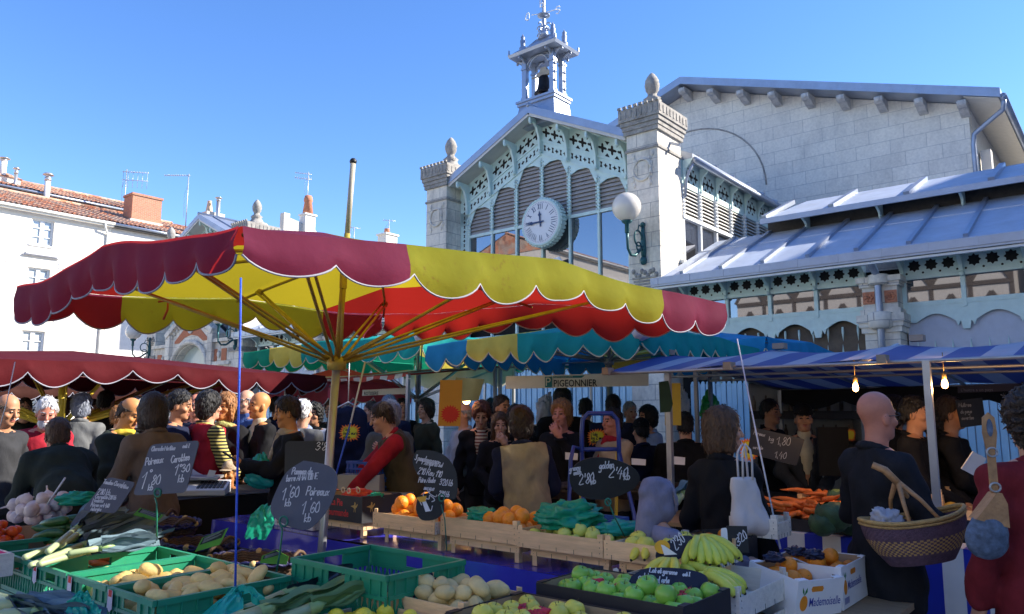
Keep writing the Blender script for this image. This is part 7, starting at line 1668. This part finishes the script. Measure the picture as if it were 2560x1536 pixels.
    if beard:
        s = SDF(); s.ell(Hd((0, .045, .018)), np.array((.062, .056, .05))*hs, .02, hr); s.ell(Hd((0, .075, .0)), np.array((.035, .03, .03))*hs, .02, hr)
        fc = lambda X, Y, Z: np.maximum(((Z-hb[2])/hs-.052), -((Y-hb[1]+.01)))
        sdfobj('beard', s, HR[beard], .006, hg, fc, .004, 80)
    if glasses:
        g = MB()
        for sx in (-1, 1): g.tube([tuple(Hd((sx*.033+.021*cos(a), .102, .110+.016*sin(a)))) for a in [2*pi*i/14 for i in range(15)]], .0022*hs, 5); g.tube([tuple(Hd((sx*.053, .100, .113))), tuple(Hd((sx*.078, .03, .112))), tuple(Hd((sx*.080, -.02, .108)))], .0022*hs, 5)
        g.tube([tuple(Hd((-.012, .103, .112))), tuple(Hd((.012, .103, .112)))], .0022*hs, 5); g.build('glasses', mat('dark spectacle frame', (.03, .028, .028), .3), t)
    return t, Hd, AR
# ------------------------------------------------------------------ the crowd, left to right
SCF = mat('patterned scarf', (.30, .30, .10), .8, .9, 28)
NST = stripes('black and yellow knit stripes', (.50, .42, .12), (.015, .014, .012), .03, .5, 'Z', .9)
RST = stripes('red and cream knit stripes', (.50, .42, .32), (.16, .04, .03), .035, .55, 'Z', .9)
person('man in dark blue grey coat at the left edge with one hand lowered', 8, 6.6, 996, face=75, sk='m', hair='dark', style='balding', coat='dkgrey', arms=('down', 'down'), nod=.25)
person('white haired bearded man in red jacket bending over the counter at the left', 112, 7.4, 1000, face=35, sk='r', hair='white', style='short', coat='red', beard='white', arms=('fwd', 'fwd'), lean=.2, nod=.35, cap=None)
person('grey haired customer between the pole and the dark jacket at the left', 202, 8.9, 994, face=200, hair='bgrey', style='full', coat='grey', arms=('down', 'down'))
person('stooping brown haired person in dark green jacket turned away at the left', 190, 5.75, 1042, face=225, sk='r', hair='brown', style='short', coat='dkgreen', arms=('reach', 'reach'), lean=.78, nod=.1, fat=1.15, wide=1.05, H=1.78)
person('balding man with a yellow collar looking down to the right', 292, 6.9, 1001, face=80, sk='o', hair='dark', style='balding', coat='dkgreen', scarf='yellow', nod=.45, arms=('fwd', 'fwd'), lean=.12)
person('grey haired woman in black cap and red scarf in the sun', 342, 9.3, 1004, face=20, sk='l', hair='grey', style='full', coat='black', cap='black', scarf='red')
person('woman with dark bob in taupe coat seen from behind', 397, 5.9, 995, face=-128, hair='dark', style='bob', coat='taupe', arms=('low', 'low'), long=.25, lean=.12, nod=.2)
person('dark haired man in profile behind the taupe coat', 440, 7.3, 986, face=95, sk='m', hair='black', style='short', coat='navy', nod=.2)
person('man with glasses in sunlight behind the red knitted vest', 488, 9.2, 994, face=15, sk='r', hair='grey', style='balding', coat='navy', glasses=True)
person('dark haired woman in red vest with striped black and yellow sleeves', 520, 7.5, 990, face=140, hair='black', style='full', coat=NST, vest='red', arms=('low', 'low'))
person('woman with ginger hair and patterned scarf holding her hands together', 563, 7.8, 993, face=-12, sk='o', hair='ginger', style='bob', coat='black', scarf=SCF, arms=('low', 'low'), curl=(1.0, 1.0), h=.013)
person('tall grey haired man in blue jacket behind the bald man', 615, 9.2, 984, face=-30, sk='l', hair='grey', style='balding', coat='blue', inner='blue')
person('bald man in yellow roll neck and open black jacket', 650, 7.9, 990, face=-48, sk='o', hair='dark', style='bald', coat='black', inner='cream', arms=('low', 'down'), h=.013)
_, hd_, ar_ = person('short dark haired woman looking down at a phone in her hands', 728, 6.7, 1002, face=-70, sk='o', hair='dark', style='short', coat='black', scarf='beige', arms=('phone', 'phone'), nod=.25, h=.012, curl=(1.0, 1.0))
p_ = PEOPLE[-1]; w_ = Matrix.Translation(p_.location) @ Matrix.Rotation(p_.rotation_euler.z, 4, 'Z') @ Matrix.Scale(p_.scale.x, 4)
c_ = w_ @ (Vector(ar_[0][2])*.5+Vector(ar_[1][2])*.5+Vector((0, .10, .06)))
m = MB(); m.box(-.05, .05, -.10, .10, -.007, .007); o = m.build('pocket_organiser', mat('black plastic', (.02, .02, .022), .35), None, c_, (radians(35), 0, p_.rotation_euler.z), .004); tag(o, 'flat black pocket organiser held by the short haired woman', 'organiser')
person('grey haired person in grey jacket with blue hood seen from behind', 757, 8.2, 1008, face=165, hair='white', style='short', coat='grey', scarf='ltblue')
person('curly dark haired woman with sunglasses and dark scarf', 786, 9.4, 1017, face=-10, sk='m', hair='black', style='curly', coat='white', scarf='black', glasses=True)
person('small child in a tan cap peering over the scale counter', 582, 7.25, 1168, face=-5, sk='o', hair='brown', style='cap', coat='dkgrey', cap='beige', arms=('down', 'down'))
person('customer with black hair behind the yellow ribs at the left', 262, 9.8, 985, face=170, hair='black', style='short', coat='black')
person('woman with light hair in pink jacket by the white tray', 300, 8.6, 1022, face=150, hair='ginger', style='short', coat='beige')
person('dark haired man turned left near the steel post', 928, 10.2, 1012, face=-60, hair='dark', style='short', coat='black')
person('grey haired man in navy jacket seen from behind at the centre', 972, 9.9, 996, face=170, hair='bgrey', style='short', coat='navy', wide=1.1)
person('elderly woman with glasses in grey green coat, hand on her chest', 976, 7.9, 1014, face=-8, sk='l', hair='grey', style='full', coat='greygreen', arms=('chest', 'low'), glasses=True, fat=1.15, h=.013)
person('dark haired woman in olive vest and red sleeves leaning over the scale', 1022, 7.2, 1018, face=-75, sk='l', hair='dark', style='short', coat='red', vest='olive', arms=('reach', 'reach'), lean=.35, nod=.3, h=.013, H=1.78)
person('elderly man in light grey jacket behind the orange poster', 1158, 8.8, 1014, face=-60, hair='grey', style='balding', coat='ltgrey')
person('red haired woman in black cardigan and striped top looking down', 1204, 8.4, 1012, face=0, hair='red', style='full', coat='black', inner=RST, nod=.45, arms=('down', 'down'))
person('tall dark haired man in black behind the little girl', 1254, 8.9, 997, face=40, sk='m', hair='dark', style='short', coat='black')
person('small girl with brown hair holding her hand to her mouth', 1250, 8.1, 1041, face=5, hair='brown', style='long', coat='black', arms=('chin', 'low'), nod=.1)
person('dark haired woman with glasses next to the little girl', 1290, 8.4, 1024, face=-10, hair='dark', style='full', coat='black', glasses=True)
person('market seller in khaki vest and blue jeans seen from behind', 1322, 6.05, 1030, face=190, hair='dark', style='full', coat='navy', vest='khaki', legs='jeans', arms=('low', 'low'), lean=.06, side_lean=-.10, h=.012, wide=.95)
person('tall black haired person in black coat seen from behind', 1406, 9.2, 981, face=175, hair='black', style='full', coat='black', wide=1.1)
person('ginger haired woman in black coat with her hand at her mouth', 1404, 7.5, 1011, face=-25, sk='r', hair='ginger', style='full', coat='black', arms=('chin', 'low'), h=.013)
person('dark haired man in navy jacket seen from behind by the ladder', 1534, 8.9, 996, face=160, hair='black', style='short', coat='navy', wide=1.05)
person('woman in beige coat and red scarf speaking behind the ladder', 1532, 7.4, 1030, face=-60, sk='r', hair='dark', style='short', coat='beige', scarf='red', arms=('fwd', 'low'), fat=1.15)
person('boy in dark cap and jacket seen from behind near the posts', 1602, 8.0, 1056, face=200, hair='black', style='cap', coat='navy', cap='black')
person('dark haired woman in light blue jacket in profile by the posts', 1620, 8.9, 1024, face=-70, hair='black', style='full', coat='ltblue')
person('broad person in black coat with head hidden by the yellow panel', 1712, 7.3, 1040, face=170, hair='black', style='short', coat='black', wide=1.3, fat=1.3)
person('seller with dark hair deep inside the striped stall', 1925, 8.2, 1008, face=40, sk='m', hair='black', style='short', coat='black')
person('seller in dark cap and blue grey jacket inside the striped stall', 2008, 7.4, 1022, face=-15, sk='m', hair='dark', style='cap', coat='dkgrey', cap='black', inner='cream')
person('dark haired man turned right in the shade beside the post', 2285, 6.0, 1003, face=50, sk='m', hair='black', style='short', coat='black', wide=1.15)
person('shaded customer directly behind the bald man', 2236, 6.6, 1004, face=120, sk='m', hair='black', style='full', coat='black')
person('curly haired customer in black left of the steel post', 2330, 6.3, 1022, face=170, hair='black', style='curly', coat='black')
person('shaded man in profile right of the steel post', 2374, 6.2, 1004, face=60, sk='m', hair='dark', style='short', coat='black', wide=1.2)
person('small child in lilac grey hooded top reaching towards the dark coat', 1640, 3.95, 1206, face=112, wide=.85, coat='lilac', hood=True, arms=('down', 'down'), h=.010, curl=(.4, .4), legs='navy',
   arm_pts=(None, ((.25, .20, 1.20), (.22, .52, 1.24))))
person('woman with brown bob in long black coat carrying a pale tote bag', 1806, 4.35, 1036, face=132, sk='l', hair='brown', style='bob', coat='black', long=.55, arms=('down', 'down'), h=.011, turn=-.7, wide=.84, fat=1.0, legs='black')
person('bald man with glasses in black jacket carrying a woven basket on his arm', 2188, 4.05, 996, face=106, sk='r', hair='grey', style='bald', coat=fab('black jacket', (.016, .017, .022), 2.2), glasses=True, long=.12, arms=('carry', 'down'), h=.0095, hh=.0055, wide=.86, fat=1.02, legs='black', arm_pts=(None, ((.29, .04, 1.13), (.27, .28, 1.10))), curl=(.6, 1.3), turn=.0)
person('curly haired woman in maroon wool coat at the right edge with a shoulder bag', 2578, 3.3, 1000, face=175, hair='dark', style='curly', coat='maroon', long=.32, arms=('down', 'low'), h=.010, wide=.94, fat=1.05, legs='jeans')
for q_ in (('shopper in dark green coat glimpsed between the far left heads', 60, 10.5, 1003, 30, 'dark', 'short', 'dkgreen'), ('shopper in taupe coat behind the white haired bearded man', 150, 10.8, 1000, -20, 'brown', 'full', 'taupe'), ('shopper in maroon coat behind the grey haired customer', 232, 11.2, 1006, 60, 'dark', 'short', 'maroon'),
  ('shopper in dark navy coat far behind the taupe coat', 365, 11.6, 1001, 10, 'black', 'short', 'navy'), ('shopper in black coat behind the man with glasses', 462, 10.6, 996, -40, 'black', 'full', 'black'), ('shopper in grey coat behind the ginger haired woman', 592, 10.9, 1002, 20, 'dark', 'short', 'dkgrey'),
  ('shopper in navy coat behind the phone user', 690, 11.0, 1000, 170, 'dark', 'short', 'navy'), ('shopper in dark green coat near the yellow pole', 830, 11.4, 1008, -30, 'brown', 'full', 'dkgreen'), ('shopper in black coat behind the elderly woman', 1005, 11.4, 1003, 20, 'black', 'short', 'black'),
  ('shopper in olive coat behind the woman in olive vest', 1065, 10.6, 1006, -50, 'dark', 'full', 'olive'), ('shopper in navy coat behind the tall dark haired man', 1228, 11.0, 1004, 170, 'black', 'short', 'navy'), ('shopper in black coat right of the khaki vest', 1358, 10.4, 1010, -20, 'dark', 'short', 'black'),
  ('shopper in dark grey coat left of the ladder', 1465, 10.2, 1004, 150, 'black', 'short', 'dkgrey'), ('shopper in grey coat behind the boy in dark cap', 1575, 10.4, 1012, 20, 'grey', 'short', 'dkgrey')):
    person(q_[0], q_[1], q_[2], q_[3], face=q_[4], hair=q_[5], style=q_[6], coat=q_[7], arms=('down', 'down'), h=.018)
parasol('dark brown parasol far behind the customers at the left', [(-14.2, 3.0), (-14.2, 7.6), (-18.6, 7.6), (-18.6, 3.0)], 2.12, 2.5, [(1.1, 0)], [cloth('dark brown canvas', (.05, .018, .014), .1)], 0, 10, .26, pole=(W(-16.4, 5.3), W(-16.4, 5.3, 2.45), .03), hub=1.7, seed=12, polem=STEEL)  # extra parasol, added to darken the bright gap behind the left heads
# things people carry
BASK = mat('purple woven straw', (.11, .065, .10), .75, .3, 40, .8); STRAW = mat('golden straw', (.50, .32, .12), .75, .25, 45, .8)
t = thing('woven_basket', 'oval woven basket with purple bands and golden rim on the bald man arm', 'basket', at(2292, 1345, 3.72), radians(-14)); t.rotation_euler = (0, radians(-9), radians(-8))
W1, D1, H1 = .235, .13, .20
def bsk(f, a): s = .62+.38*sin(min(1, f*1.15)*pi/2); return (W1*s*cos(a)*(1+.0), D1*s*sin(a), -H1*.55+H1*f+.028*(abs(cos(a))**3)*f)
for nm, f0, f1, mt in (('woven_base_band', 0, .25, BASK), ('checked_band', .25, .6, None), ('woven_top_band', .6, 1., BASK)):
    m = MB(); n_ = 96; k_ = max(3, int((f1-f0)*24)); vs = []; fs = []; ms = []
    for j in range(k_+1):
        for i in range(n_): p = bsk(f0+(f1-f0)*j/k_, 2*pi*i/n_); q = 1+.010*((i+j) % 2); vs.append((p[0]*q, p[1]*q, p[2]))
    for j in range(k_):
        for i in range(n_): fs.append((j*n_+i, j*n_+(i+1) % n_, (j+1)*n_+(i+1) % n_, (j+1)*n_+i)); ms.append((i+j) % 2 if mt is None else 0)
    m.add(vs, fs, False); m.m = ms; m.build(nm, [BASK, STRAW] if mt is None else mt, t)
m = MB(); m.tube([bsk(1.0, 2*pi*i/60) for i in range(61)], .011, 7); m.tube([(p[0]*1.02, p[1]*1.02, p[2]-.017) for p in [bsk(1.0, 2*pi*i/60) for i in range(61)]], .006, 6); m.build('straw_rim', STRAW, t)
m = MB(); m.add([bsk(0, 2*pi*i/40) for i in range(40)], [tuple(range(40))]); m.build('basket_bottom', STRAW, t)
m = MB(); LTH = mat('tan wrapped leather', (.40, .22, .10), .55, .25, 20, .4)
for sy in (-1, 1):
    m.tube([(-.055, sy*D1*.97, .085), (-.05, sy*.085, .18), (-.03, sy*.02-.0, .265)], [.009, .010, .014], 8); m.tube([(.075, sy*D1*.93, .095), (.03, sy*.085, .18), (-.03, sy*.02, .265)], [.009, .010, .014], 8)
m.tube([(-.028, -.02, .255), (-.075, -.01, .33), (-.12, .01, .36)], [.017, .018, .016], 8); m.build('handle', LTH, t)
bag('white plastic bag sticking out of the woven basket', t.matrix_basis @ Vector((-.12, 0, .11)) if False else at(2215, 1302, 3.72), (.085, .07, .075), BAGW, 5, .5)
CANV = mat('pale grey canvas', (.58, .55, .56), .8, .06, 8, .2)
t = thing('tote_bag', 'pale grey canvas tote bag hanging from the shoulder of the black coat', 'bag', at(1866, 1250, 4.08), radians(12)); t.scale = (.78, .8, .86)
s_ = SDF(); s_.cap((-.075, 0, .12), (-.06, .0, -.15), .03, .045, .04); s_.cap((.035, 0, .12), (.10, .01, -.15), .03, .05, .05); s_.cap((-.05, 0, -.14), (.11, .01, -.15), .05, .055, .05); s_.cap((-.03, 0, .1), (.03, 0, -.1), .035, .05, .05)
V, F = s_.mesh(.010, .004, lambda X, Y, Z: Z-.135, .006, 24, 2); link('bag_body', np_mesh('bag_body', V, F, [CANV]), t)
m = MB()
for sy in (-.03, .03): m.tube([(-.035, sy, .12), (-.035, sy*1.2, .25), (-.03, sy, .29), (.0, sy*.6, .335), (.025, sy, .30), (.033, sy*1.2, .24), (.035, sy, .12)], .0075, 6)
m.build('strap', CANV, t)
t = thing('shoulder_bag', 'small blue denim shoulder bag with tan leather strap on the maroon coat', 'bag', at(2472, 1330, 3.05), radians(-8))
DEN = mat('blue grey patterned denim', (.09, .13, .20), .7, .55, 32, .5)
s_ = SDF(); s_.ell((-.01, 0, -.03), (.078, .045, .075), .03); s_.ell((.005, 0, .035), (.060, .035, .05), .04); V, F = s_.mesh(.006, .0, lambda X, Y, Z: Z-.055, .0016, 70, 1); link('bag_body', np_mesh('bag_body', V, F, [DEN]), t)
m = MB(); m.prism([(-.055, .05), (.062, .02), (.062, .11), (.045, .15), (.025, .15)], .07, xz(-.035)); m.build('leather_flap', LTH, t)
m = MB(); m.bar((.033, -.0, .15), (.033, .0, .31), .03, .008, (0, 1, 0)); m.prism([(.018, .31), (.05, .31), (.06, .38), (.055, .44), (.034, .46), (.012, .44), (.008, .38)], .01, xz(-.005)); m.build('strap', LTH, t)
m = MB()
for z in (.17, .305): m.tube([(.034+.019*cos(a), -.008, z+.017*sin(a)) for a in [2*pi*i/16 for i in range(17)]], .004, 6)
m.build('metal_ring', STEEL, t)
m = MB(); m.ball((.034, -.006, .40), (.012, .005, .035), 10, 8); m.build('blue_inlay', DEN, t)
o = mat('tan backpack strap', (.35, .25, .15), .7)
# ladder, scale, crates, stall clutter
BLU = mat('blue enamel tube', (.02, .05, .30), .35, .1, 8, coat=.3); YLT = mat('yellow enamel tube', (.62, .42, .03), .4, .1)
lp = at(1500, 1040, 6.3); t = thing('step_ladder', 'blue and yellow tubular step ladder behind the oval slate', 'ladder', (lp.x, lp.y, 0), radians(8))
m = MB(); m.tube([(-.155, 0, 1.15), (-.155, 0, 1.52), (-.145, 0, 1.62), (-.10, 0, 1.67), (.10, 0, 1.67), (.145, 0, 1.62), (.155, 0, 1.52), (.155, 0, 1.15)], .019, 8); m.tube([(-.155, 0, 1.38), (.155, 0, 1.38)], .017, 8); m.build('hand_rail', BLU, t)
m = MB()
for sx in (-1, 1): m.tube([(sx*.155, .0, 1.36), (sx*.20, -.22, .9), (sx*.25, -.42, .0)], .017, 8)
m.tube([(-.155, .02, 1.38), (-.22, .02, 1.40), (-.26, -.05, 1.3), (-.33, -.2, .6), (-.33, -.22, .45), (-.2, -.2, .45)], .017, 8); m.build('blue_leg', BLU, t)
m = MB()
for sx in (-1, 1): m.tube([(sx*.145, .02, 1.36), (sx*.16, .25, .0)], .014, 8)
m.build('yellow_leg', YLT, t)
m = MB()
for k in range(4): m.box(-.17-.02*k, .17+.02*k, -.10-.1*k, .02-.1*k, 1.05-.25*k, 1.08-.25*k)
m.build('step', STEEL, t)
SCW = mat('white scale housing', (.62, .62, .62), .4, .04); KEY = mat('dark keys', (.05, .05, .055), .5, .3, 60)
p = at(512, 1232, 6.75); t = thing('shop_scale', 'white electronic scale with keypad standing in the sun on the counter', 'scale', (p.x, p.y, .978), GR+.9)
m = MB(); m.hexa([(-.25, -.17, 0), (.19, -.17, 0), (.19, .17, 0), (-.25, .17, 0), (-.25, -.17, .05), (.19, -.17, .05), (.19, .17, .11), (-.25, .17, .11)]); m.build('scale_housing', SCW, t, bevel=.008)
m = MB()
for i in range(7):
    for j in range(5): x, y = -.05+i*.032, -.12+j*.045; z = .05+.06*(y+.17)/.34; m.hexa([(x, y, z), (x+.024, y, z), (x+.024, y+.03, z+.006), (x, y+.03, z+.006), (x, y, z+.008), (x+.024, y, z+.008), (x+.024, y+.03, z+.014), (x, y+.03, z+.014)])
m.build('keypad', KEY, t)
m = MB(); m.box(-.27, .1, .0, .34, .12, .14); m.build('weighing_plate', STEEL, t)
m = MB(); m.prism([(0, 0), (.06, .02), (.09, .09), (.03, .10)], .002, xz(.1)); o = m.build('paper_receipt', SCW, t, loc=(-.02, 0, .1))
p = at(955, 1128, 7.3); t = thing('shop_scale', 'dark electronic scale with yellow display beside the olive vest', 'scale', (p.x, p.y, .92), GR+.3)
m = MB(); m.hexa([(-.2, -.15, 0), (.2, -.15, 0), (.2, .15, 0), (-.2, .15, 0), (-.2, -.13, .1), (.2, -.13, .1), (.2, .1, .28), (-.2, .1, .28)]); m.build('scale_housing', mat('grey scale housing', (.07, .075, .08), .4), t, bevel=.008)
m = MB(); m.hexa([(-.02, -.135, .11), (.17, -.135, .11), (.17, .085, .275), (-.02, .085, .275), (-.02, -.139, .115), (.17, -.139, .115), (.17, .081, .28), (-.02, .081, .28)]); m.build('display', mat('yellow display', (.30, .26, .03), .3, .5, 40), t)
m = MB(); m.box(.1, .42, -.25, -.02, 0, .05); m.build('weighing_plate', STEEL, t)
p = at(905, 1165, 7.0); o = MB().box(-.19, .19, -.1, .1, 0, .22).build('glass_counter_screen', mat('pale perspex', (.45, .45, .46), .15, .05, spec=.7), None, (p.x, p.y, .91), (0, 0, GR+.6)); tag(o, 'pale reflecting screen panel on the dark counter', 'screen')
for i, (px, z) in enumerate(((860, .92), (866, 1.08))): a, b = AB(at(px, 1100, 7.2)); plastic_crate(('lower', 'upper')[i]+' blue plastic crate stacked on the dark counter', a, b, z, .4, .3, .155, BLUP, 'blue plastic crates')
a, b = AB(at(1335, 1290, 5.6)); plastic_crate('blue plastic crate behind the green bags near the ladder', a, b, .80, .55, .4, .14, BLUP, 'blue plastic crates')
p = at(868, 1080, 8.9); t = thing('hanging_coat', 'dark blue coat hanging at the centre stall behind the starburst sign', 'coat', p, .2); s_ = SDF(); s_.cap((-.13, 0, .18), (-.17, 0, -.35), .09, .12, .06); s_.cap((.13, 0, .18), (.17, 0, -.35), .09, .12, .06); s_.cap((0, 0, .2), (0, 0, -.35), .1, .14, .06); V, F = s_.mesh(.02, .0, None, .01, 20); link('coat_body', np_mesh('coat_body', V, F, [fb('navy')]), t)
m = MB(); m.tube([(-.15, 0, .26), (0, 0, .34), (.15, 0, .26)], .012, 6); m.tube([(0, 0, .34), (0, 0, .9)], .006, 5); m.build('hanger', STEEL, t)
# wicker trays on the right counter, carrots, cabbage
for i, (px, D) in enumerate(((1390, 7.0), (1440, 6.9), (1590, 6.9), (1660, 6.9), (1730, 7.0))):
    a, b = AB(at(px, 1170, D)); t = thing('wicker_tray', 'dark round wicker tray on the counter '+('left of the ladder', 'behind the oval slate', 'right of the ladder', 'left of the awning post', 'under the white card by the post')[i], 'tray', W(a, b, .93), GR, 'dark wicker trays'); m = MB(); m.lathe([(.0, .0), (.19, .0), (.22, .08), (.235, .085), (.22, .065)], n=28, fn=lambda t_, z: 1+.012*cos(18*t_+60*z)); m.build('tray_body', WICK, t)
    m = lump((.17, .17, .05), i+3, .6, 3, 20, 12); m.build('dried_goods', mat('dark dried goods', (.05, .035, .025), .8, .6, 40, .8), t, (0, 0, .085))
a0, b0 = AB(gz(1910, 1300, .9))
card_box('dark tray full of carrots on the right hand table', -2.12, 5.44, .862, .62, .75, .08, CARD, CARD)
rr = random.Random(3)
for i in range(72):
    x, y = rr.uniform(.05, .50), rr.uniform(.03, .7); o = link('carrot', pmesh('carrot', i % 3), None, W(-2.10+x, 5.46+y, .90+.11*rr.random()+.16*y), (rr.uniform(0, 6), rr.uniform(-.3, .3), GR+rr.uniform(-.9, .9)+(pi if i % 2 else 0))); o.scale = (1.15,)*3; tag(o, 'orange carrot in the heap on the right hand table', 'carrot', 'carrots on the right table')
CAB = mat('cabbage leaf', (.05, .11, .05), .55, .4, 9, .5, dirt=.4, dirtcol=(.13, .22, .08))
for i, (px, py, z, s) in enumerate(((2085, 1292, 1.0, .11), (2058, 1312, .95, .085), (2100, 1248, 1.05, .085), (2128, 1308, .95, .09))):
    q = gz(px, py, z); t = thing('cabbage', 'dark green cabbage '+('in front of the bald man', 'beside the carrot heap', 'with pale heart behind the others', 'next to the bald man coat')[i], 'cabbage', q, i, 'cabbages on the right table'); m = lump((s, s, s*.85), i, .15, 2, 24, 16); m.build('cabbage_head', CAB if i != 2 else mat('pale cabbage', (.22, .32, .10), .5, .3, 9, .4), t)
    m = MB()
    for k in range(6):
        a = k*1.05+i
        m.grid(8, 8, lambda u, v, a=a: (s*1.02*(1+.25*v*v)*cos(a+(u-.5)*1.3)*cos(.9-1.5*(1-v)), s*1.02*(1+.25*v*v)*sin(a+(u-.5)*1.3)*cos(.9-1.5*(1-v)), s*.9*sin(.9-1.5*(1-v))*(1+.1*sin(9*u))))
    m.build('outer_leaves', CAB, t)
for i, (a, b, z) in enumerate(((-2.3, 6.2, .87), (-1.7, 6.35, .98), (-1.4, 6.3, .87))): wood_crate(('open wooden crate with mushrooms by the white cord', 'upper wooden crate of mushrooms in the shade', 'lower shaded wooden crate behind the carrots')[i], a, b, z, .5, .32, .13)
pile('shallot', 'pale mushroom in the shaded crate', 'mushrooms', -1.68, 6.38, .45, .26, 1.03, 26, .026, 3, seed=88)
# leeks held up behind the child, hanging bags, bulbs
for i in range(4): leek('pale leek standing behind the hooded child', at(1690-6*i, 1260, 5.0), at(1735-4*i, 1190+10*i, 5.1), 'leeks behind the hooded child', .022, 90+i, 3)
bag('bright green plastic bag hanging on the blue doors', at(1775, 1020, 11.5), (.17, .12, .26), mat('bright green film', (.03, .38, .08), .4, .2, 5, .8, trans=.3), 12, .4)
bag('white bundle of plastic bags hanging under the cream awning', at(1363, 1030, 9.6), (.13, .1, .24), BAGW, 13, .4); bag('pale bundle of bags hanging right of the yellow panel', at(1712, 1022, 9.2), (.07, .07, .22), BAGW, 14, .4)
o = MB(); o.grid(12, 12, lambda u, v: ((u-.5)*.3+.06*(v-.5), .03*sin(6*u), (v-.5)*.26*(1-.15*u))); o = o.build('hanging_apron', mat('yellow green apron', (.42, .38, .13), .8, .1), None, at(1168, 975, 8.0)); tag(o, 'yellow green apron hanging under the teal parasol by the poster', 'apron')
BULB = mat('lit bulb glass', (1, .52, .16), .3, 0, emit=9.)
for i, (px, py, D) in enumerate(((2139, 970, 5.5), (2362, 962, 5.2))):
    p = at(px, py, D); t = thing('light_bulb', ('bare lit bulb above the bald man', 'bare lit bulb beside the steel post')[i], 'bulb', p, 0, 'lit bulbs under the striped awning'); m = MB(); m.lathe([(0, -.028), (.016, -.020), (.021, 0), (.017, .018), (.012, .036)], n=14); m.build('bulb_glass', BULB, t)
    m = MB(); m.lathe([(.015, .034), (.016, .07), (.006, .08)], n=10); m.tube([(0, 0, .08), (0, 0, .22)], .003, 5); m.build('bulb_socket', mat('brass socket', (.3, .2, .08), .4, metal=.6), t)
    l = bpy.data.lights.new('bulb', 'POINT'); l.energy = 2.2; l.color = (1, .55, .2); l.shadow_soft_size = .03; lo = link('bulb_glow', l, t, (0, -.05, -.02))
p = at(1166, 1002, 8.3); t = thing('light_bulb', 'orange bulb glowing above the grey jacket at the centre', 'bulb', p, 0, 'lit bulbs at the centre'); m = MB(); m.ball((0, 0, 0), .04, 12, 8); m.build('bulb_glass', BULB, t); m = MB(); m.tube([(0, 0, .03), (0, 0, .25)], .008, 5); m.build('bulb_socket', STEEL, t)
# fittings of the shaded stall at the right
def back(label, px0, px1, py0, py1, D, m, name='stall_panel', cat='panel', th=.03):
    a, b = at(px0, py1, D), at(px1, py0, D); o = MB().box(0, b.x-a.x, 0, th, 0, b.z-a.z).build(name, m, None, a); return tag(o, label, cat)
WB = mat('grey white caravan wall', (.33, .33, .32), .6, .1)
t = thing('sales_van', 'pale sales van counter with shelves behind the dark sellers', 'van', at(1885, 1160, 9.6), -.25)
m = MB(); m.box(0, 1.9, .5, .55, -1.0, 1.15); m.box(1.25, 1.9, -.05, .5, -.9, 1.0); m.build('van_wall', WB, t); m = MB(); m.box(0, 1.25, -.1, .1, .55, .62); m.box(0, 1.25, .2, .48, .25, .28); m.box(0, 1.25, .2, .48, .62, .65); m.box(0, 1.9, -.1, .5, 1.0, 1.06); m.build('shelf', mat('dark shelf', (.04, .035, .03), .7), t)
JAR = MB().lathe([(.025, 0), (.028, .12), (.012, .16), (.012, .2)], n=8).mesh('jar', mat('jar mix', (.16, .12, .09), .4, .6, 9, rnd=.6))
vm_ = Matrix.Translation(t.location) @ Matrix.Rotation(-.25, 4, 'Z')
for k in range(16): tag(link('jar', JAR, None, vm_ @ Vector((.05+k*.075, .34, .28 if k % 2 else .65))), 'small bottle on a shelf of the pale sales van', 'bottle', 'bottles on the van shelves')
back('black cloth screen hanging behind the bald man in the stall', 2050, 2120, 1068, 1190, 6.8, BLACKCL, 'cloth_screen', 'cloth')
p = at(2275, 1222, 5.6); t = thing('food_packet', 'red and white food packets lying on the shaded counter', 'packet', (p.x, p.y, .90), GR); m = MB(); m.box(-.16, .16, -.05, .05, 0, .09); m.build('carton', CARDW, t); m = MB(); m.box(-.06, .06, -.052, -.05, .0, .09); m.build('red_print', RED, t)
p = at(2370, 1195, 5.7); t = thing('cheese_ring', 'yellow ring shaped cheese behind the steel post', 'cheese', (p.x, p.y, .95), 0); m = MB(); m.tube([(.05*cos(a), -.01, .05*sin(a)) for a in [2*pi*i/20 for i in range(21)]], .03, 8); m.build('cheese_body', mat('yellow cheese', (.6, .36, .05), .5), t)
p = at(2435, 1160, 5.2); o = MB().box(-.05, .05, 0, .01, -.07, .07).build('white_paper', SCW, None, p, (.3, .5, 0)); tag(o, 'sheet of white paper tilted in the shaded stall', 'paper')
p = at(372, 1070, 9.0); o = MB().hexa([(-.16, -.1, 0), (.2, -.1, .02), (.2, .1, .02), (-.16, .1, 0), (-.17, -.1, .1), (.2, -.1, .14), (.2, .1, .14), (-.17, .1, .1)]).build('white_carton', CARDW, None, p); tag(o, 'white carton held up in the sun behind the taupe coat', 'carton')
